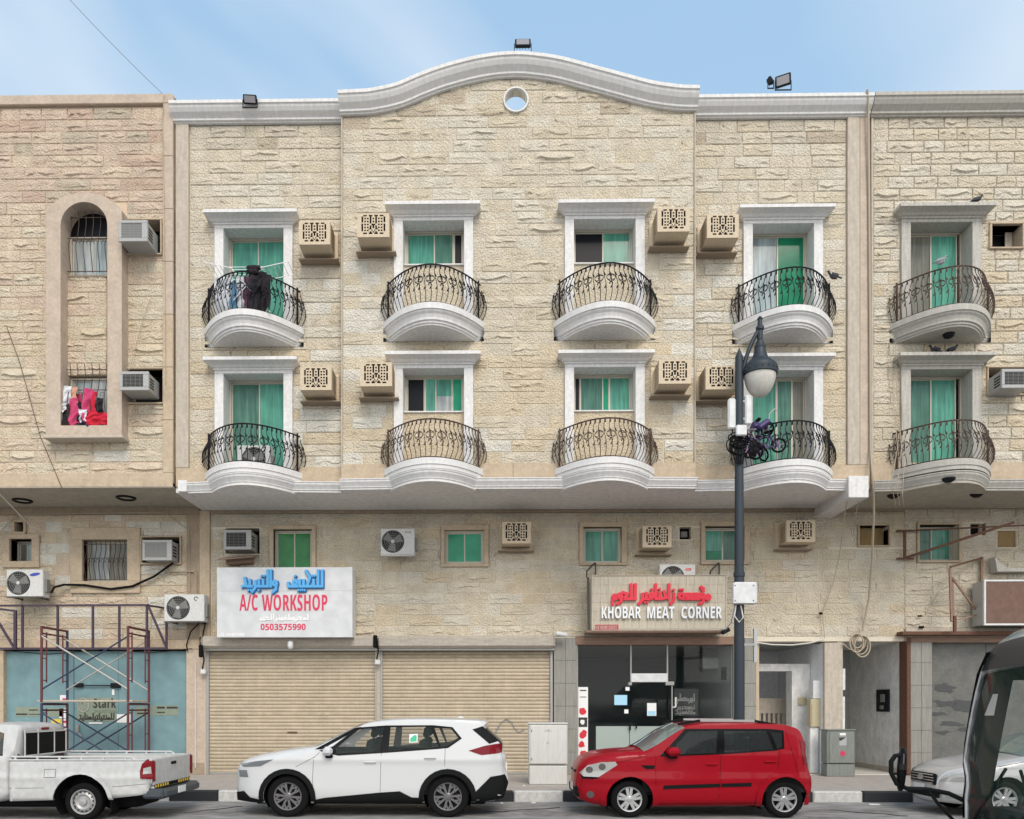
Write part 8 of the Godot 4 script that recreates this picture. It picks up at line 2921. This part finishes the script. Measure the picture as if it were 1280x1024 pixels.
func dark_bus() -> void:
	var zf := 9.3
	var hw := 1.02
	var xf: float = W(1184, 882, zf).x
	var o := thing("minibus", "white and black minibus front cut off by the picture's right edge, nearest the viewer", "bus", Vector3(xf, 0, zf + hw))
	var P := func(z: Array) -> PackedVector2Array:
		var q := PackedVector2Array()
		for i in range(0, z.size(), 2):
			q.append(Vector2(z[i], z[i + 1]))
		return q
	var out: PackedVector2Array = chaikin(P.call([0.12, 0.3, 0.02, 0.42, 0.0, 0.7, 0.02, 1.0, 0.1, 1.5, 0.22, 2.0, 0.3, 2.26, 0.42, 2.48, 0.7, 2.68, 1.2, 2.76, 6.4, 2.76, 6.9, 2.62, 7.0, 2.2, 7.0, 0.5, 6.85, 0.3]))
	var c := {"out": out, "hw": hw, "x0": 0.0, "x1": 7.0, "fl": 0.55, "fd": 0.22, "rl": 0.3, "rd": 0.1, "belt": 1.1, "top": 2.76, "th": 0.09, "crease": 0.95, "r": 0.1, "arches": P.call([1.5, 0.4, 5.4, 0.4]), "ar": 0.46, "low": 0.34, "memo": {}}
	var wins := []
	for k in 5:
		var x := 0.72 + k * 1.22
		wins.append(P.call([x, 1.12, x, 2.12, x + 1.12, 2.12, x + 1.12, 1.12] if k else [0.4, 0.78, 0.62, 2.14, 1.84, 2.14, 1.84, 1.12, 1.0, 0.8]))
	var is_ws := func(p: Vector2) -> bool: return p.x < 0.5 and p.y > 0.72 and p.y < 2.2
	var is_cap := func(p: Vector2) -> bool: return p.x < 0.78 and p.y >= 2.2 and p.y < 2.5
	car_base(o, c, mats["paint_white"], func(p): return p.y >= c.low and not is_ws.call(p) and not is_cap.call(p), wins, "steel", mats["rim_steel"], 0.38)
	part("windscreen", across(c, is_ws, 0.08), mats["bus_glass"], o, true)
	part("windscreen_cap", across(c, is_cap, 0.08), mats["black_cap"], o, true)
	for w in wins:
		both("side_window", skin(c, w, [], -0.006), mats["bus_glass"], o)
	both("black_pillar", skin(c, P.call([0.02, 0.72, 0.72, 1.0, 0.88, 2.2, 0.72, 2.5, 0.35, 2.42, 0.24, 2.2, 0.08, 1.5]), [wins[0]], 0.004), mats["black_gloss"], o)
	for s in [-1.0, 1.0]:
		var edge := []
		for p in out:
			if p.x < 0.6 and p.y > 0.6 and p.y < 2.3:
				edge.append(Vector3(p.x + 0.012, p.y, s * (spot(c, p)[0].z + 0.008)))
		edge.sort_custom(func(p, q): return p.y < q.y)
		part("windscreen_edge", M.new().tube(edge, 0.013, 6), mats["paint_white"], o, true)
	# inner faces of the pillars, seen through the windscreen
	both("pillar_lining", skin(c, P.call([0.08, 0.5, 0.7, 0.5, 0.84, 2.3, 0.3, 2.2, 0.14, 1.5]), [wins[0]], -0.035), mats["bus_trim"], o)
	var st: PackedVector2Array = P.call([0.3, 1.78, 0.42, 1.78, 0.46, 2.0, 0.4, 2.0])
	both("paper_sticker", skin(c, st, [], -0.05), mats["print_white"], o)
	var dash := M.new().box(Vector3(0.55, 0.72, 0), Vector3(0.75, 0.3, 1.75), 0.1)
	dash.box(Vector3(3.5, 0.42, 0), Vector3(6.6, 0.1, 1.9))
	part("dashboard", dash, mats["black_plastic"], o, true)
	for s in [-1.0, 1.0]:
		part("wiper", M.new().bar(Vector3(-0.06, 0.74, s * 0.5), Vector3(0.02, 1.3, s * 0.1), 0.02), mats["black_plastic"], o, true)
	for k in 4:
		for s in [-1.0, 1.0]:
			var m := M.new()
			m.box(Vector3(2.3 + k * 1.0, 0.85, s * 0.52), Vector3(0.45, 0.14, 0.8), 0.04)
			m.box(Vector3(2.56 + k * 1.0, 1.2, s * 0.52), Vector3(0.12, 0.75, 0.8), 0.04)
			part("seat", m, mats["interior"], o, true)
	for s in [-1.0, 1.0]:
		part("headlight", M.new().box(Vector3(0.06, 0.58, s * 0.72), Vector3(0.1, 0.16, 0.3), 0.04), mats["lamp_clear"], o, true)
	# mirror on its bent arm at the far corner
	var off := -o.position
	var arm := M.new()
	var pts := []
	for q in [[1212, 1004, 9.5], [1186, 992, 9.35], [1160, 987, 9.3], [1134, 986, 9.3], [1121, 980, 9.3], [1114, 966, 9.3], [1114, 952, 9.3], [1119, 945, 9.3], [1126, 944, 9.3]]:
		pts.append(W(q[0], q[1], q[2]) + off)
	arm.tube(pts, 0.024, 8)
	arm.tube([W(1160, 987, 9.3) + off, W(1172, 1004, 9.34) + off, W(1196, 1030, 9.4) + off], 0.018, 8)
	arm.tube([W(1112, 966, 9.3) + off, W(1122, 968, 9.3) + off, W(1130, 974, 9.3) + off], 0.012, 6)
	var ma := part("mirror_arm", arm, mats["black_plastic"], o, true)
	var mp := W(1127, 962, 9.3) + off
	var mm := M.new()
	var prof := []
	for i in 13:
		var g := -PI / 2 + PI * i / 12.0
		prof.append(Vector2(0.13 * pow(maxf(cos(g), 0), 0.6), 0.23 * sin(g)))
	mm.lathe(prof, 18, mp, Basis(Vector3(0, 0, 1), -0.06) * Basis.from_scale(Vector3(0.3, 1, 0.5)))
	part("mirror_head", mm, mats["black_gloss"], ma, true)
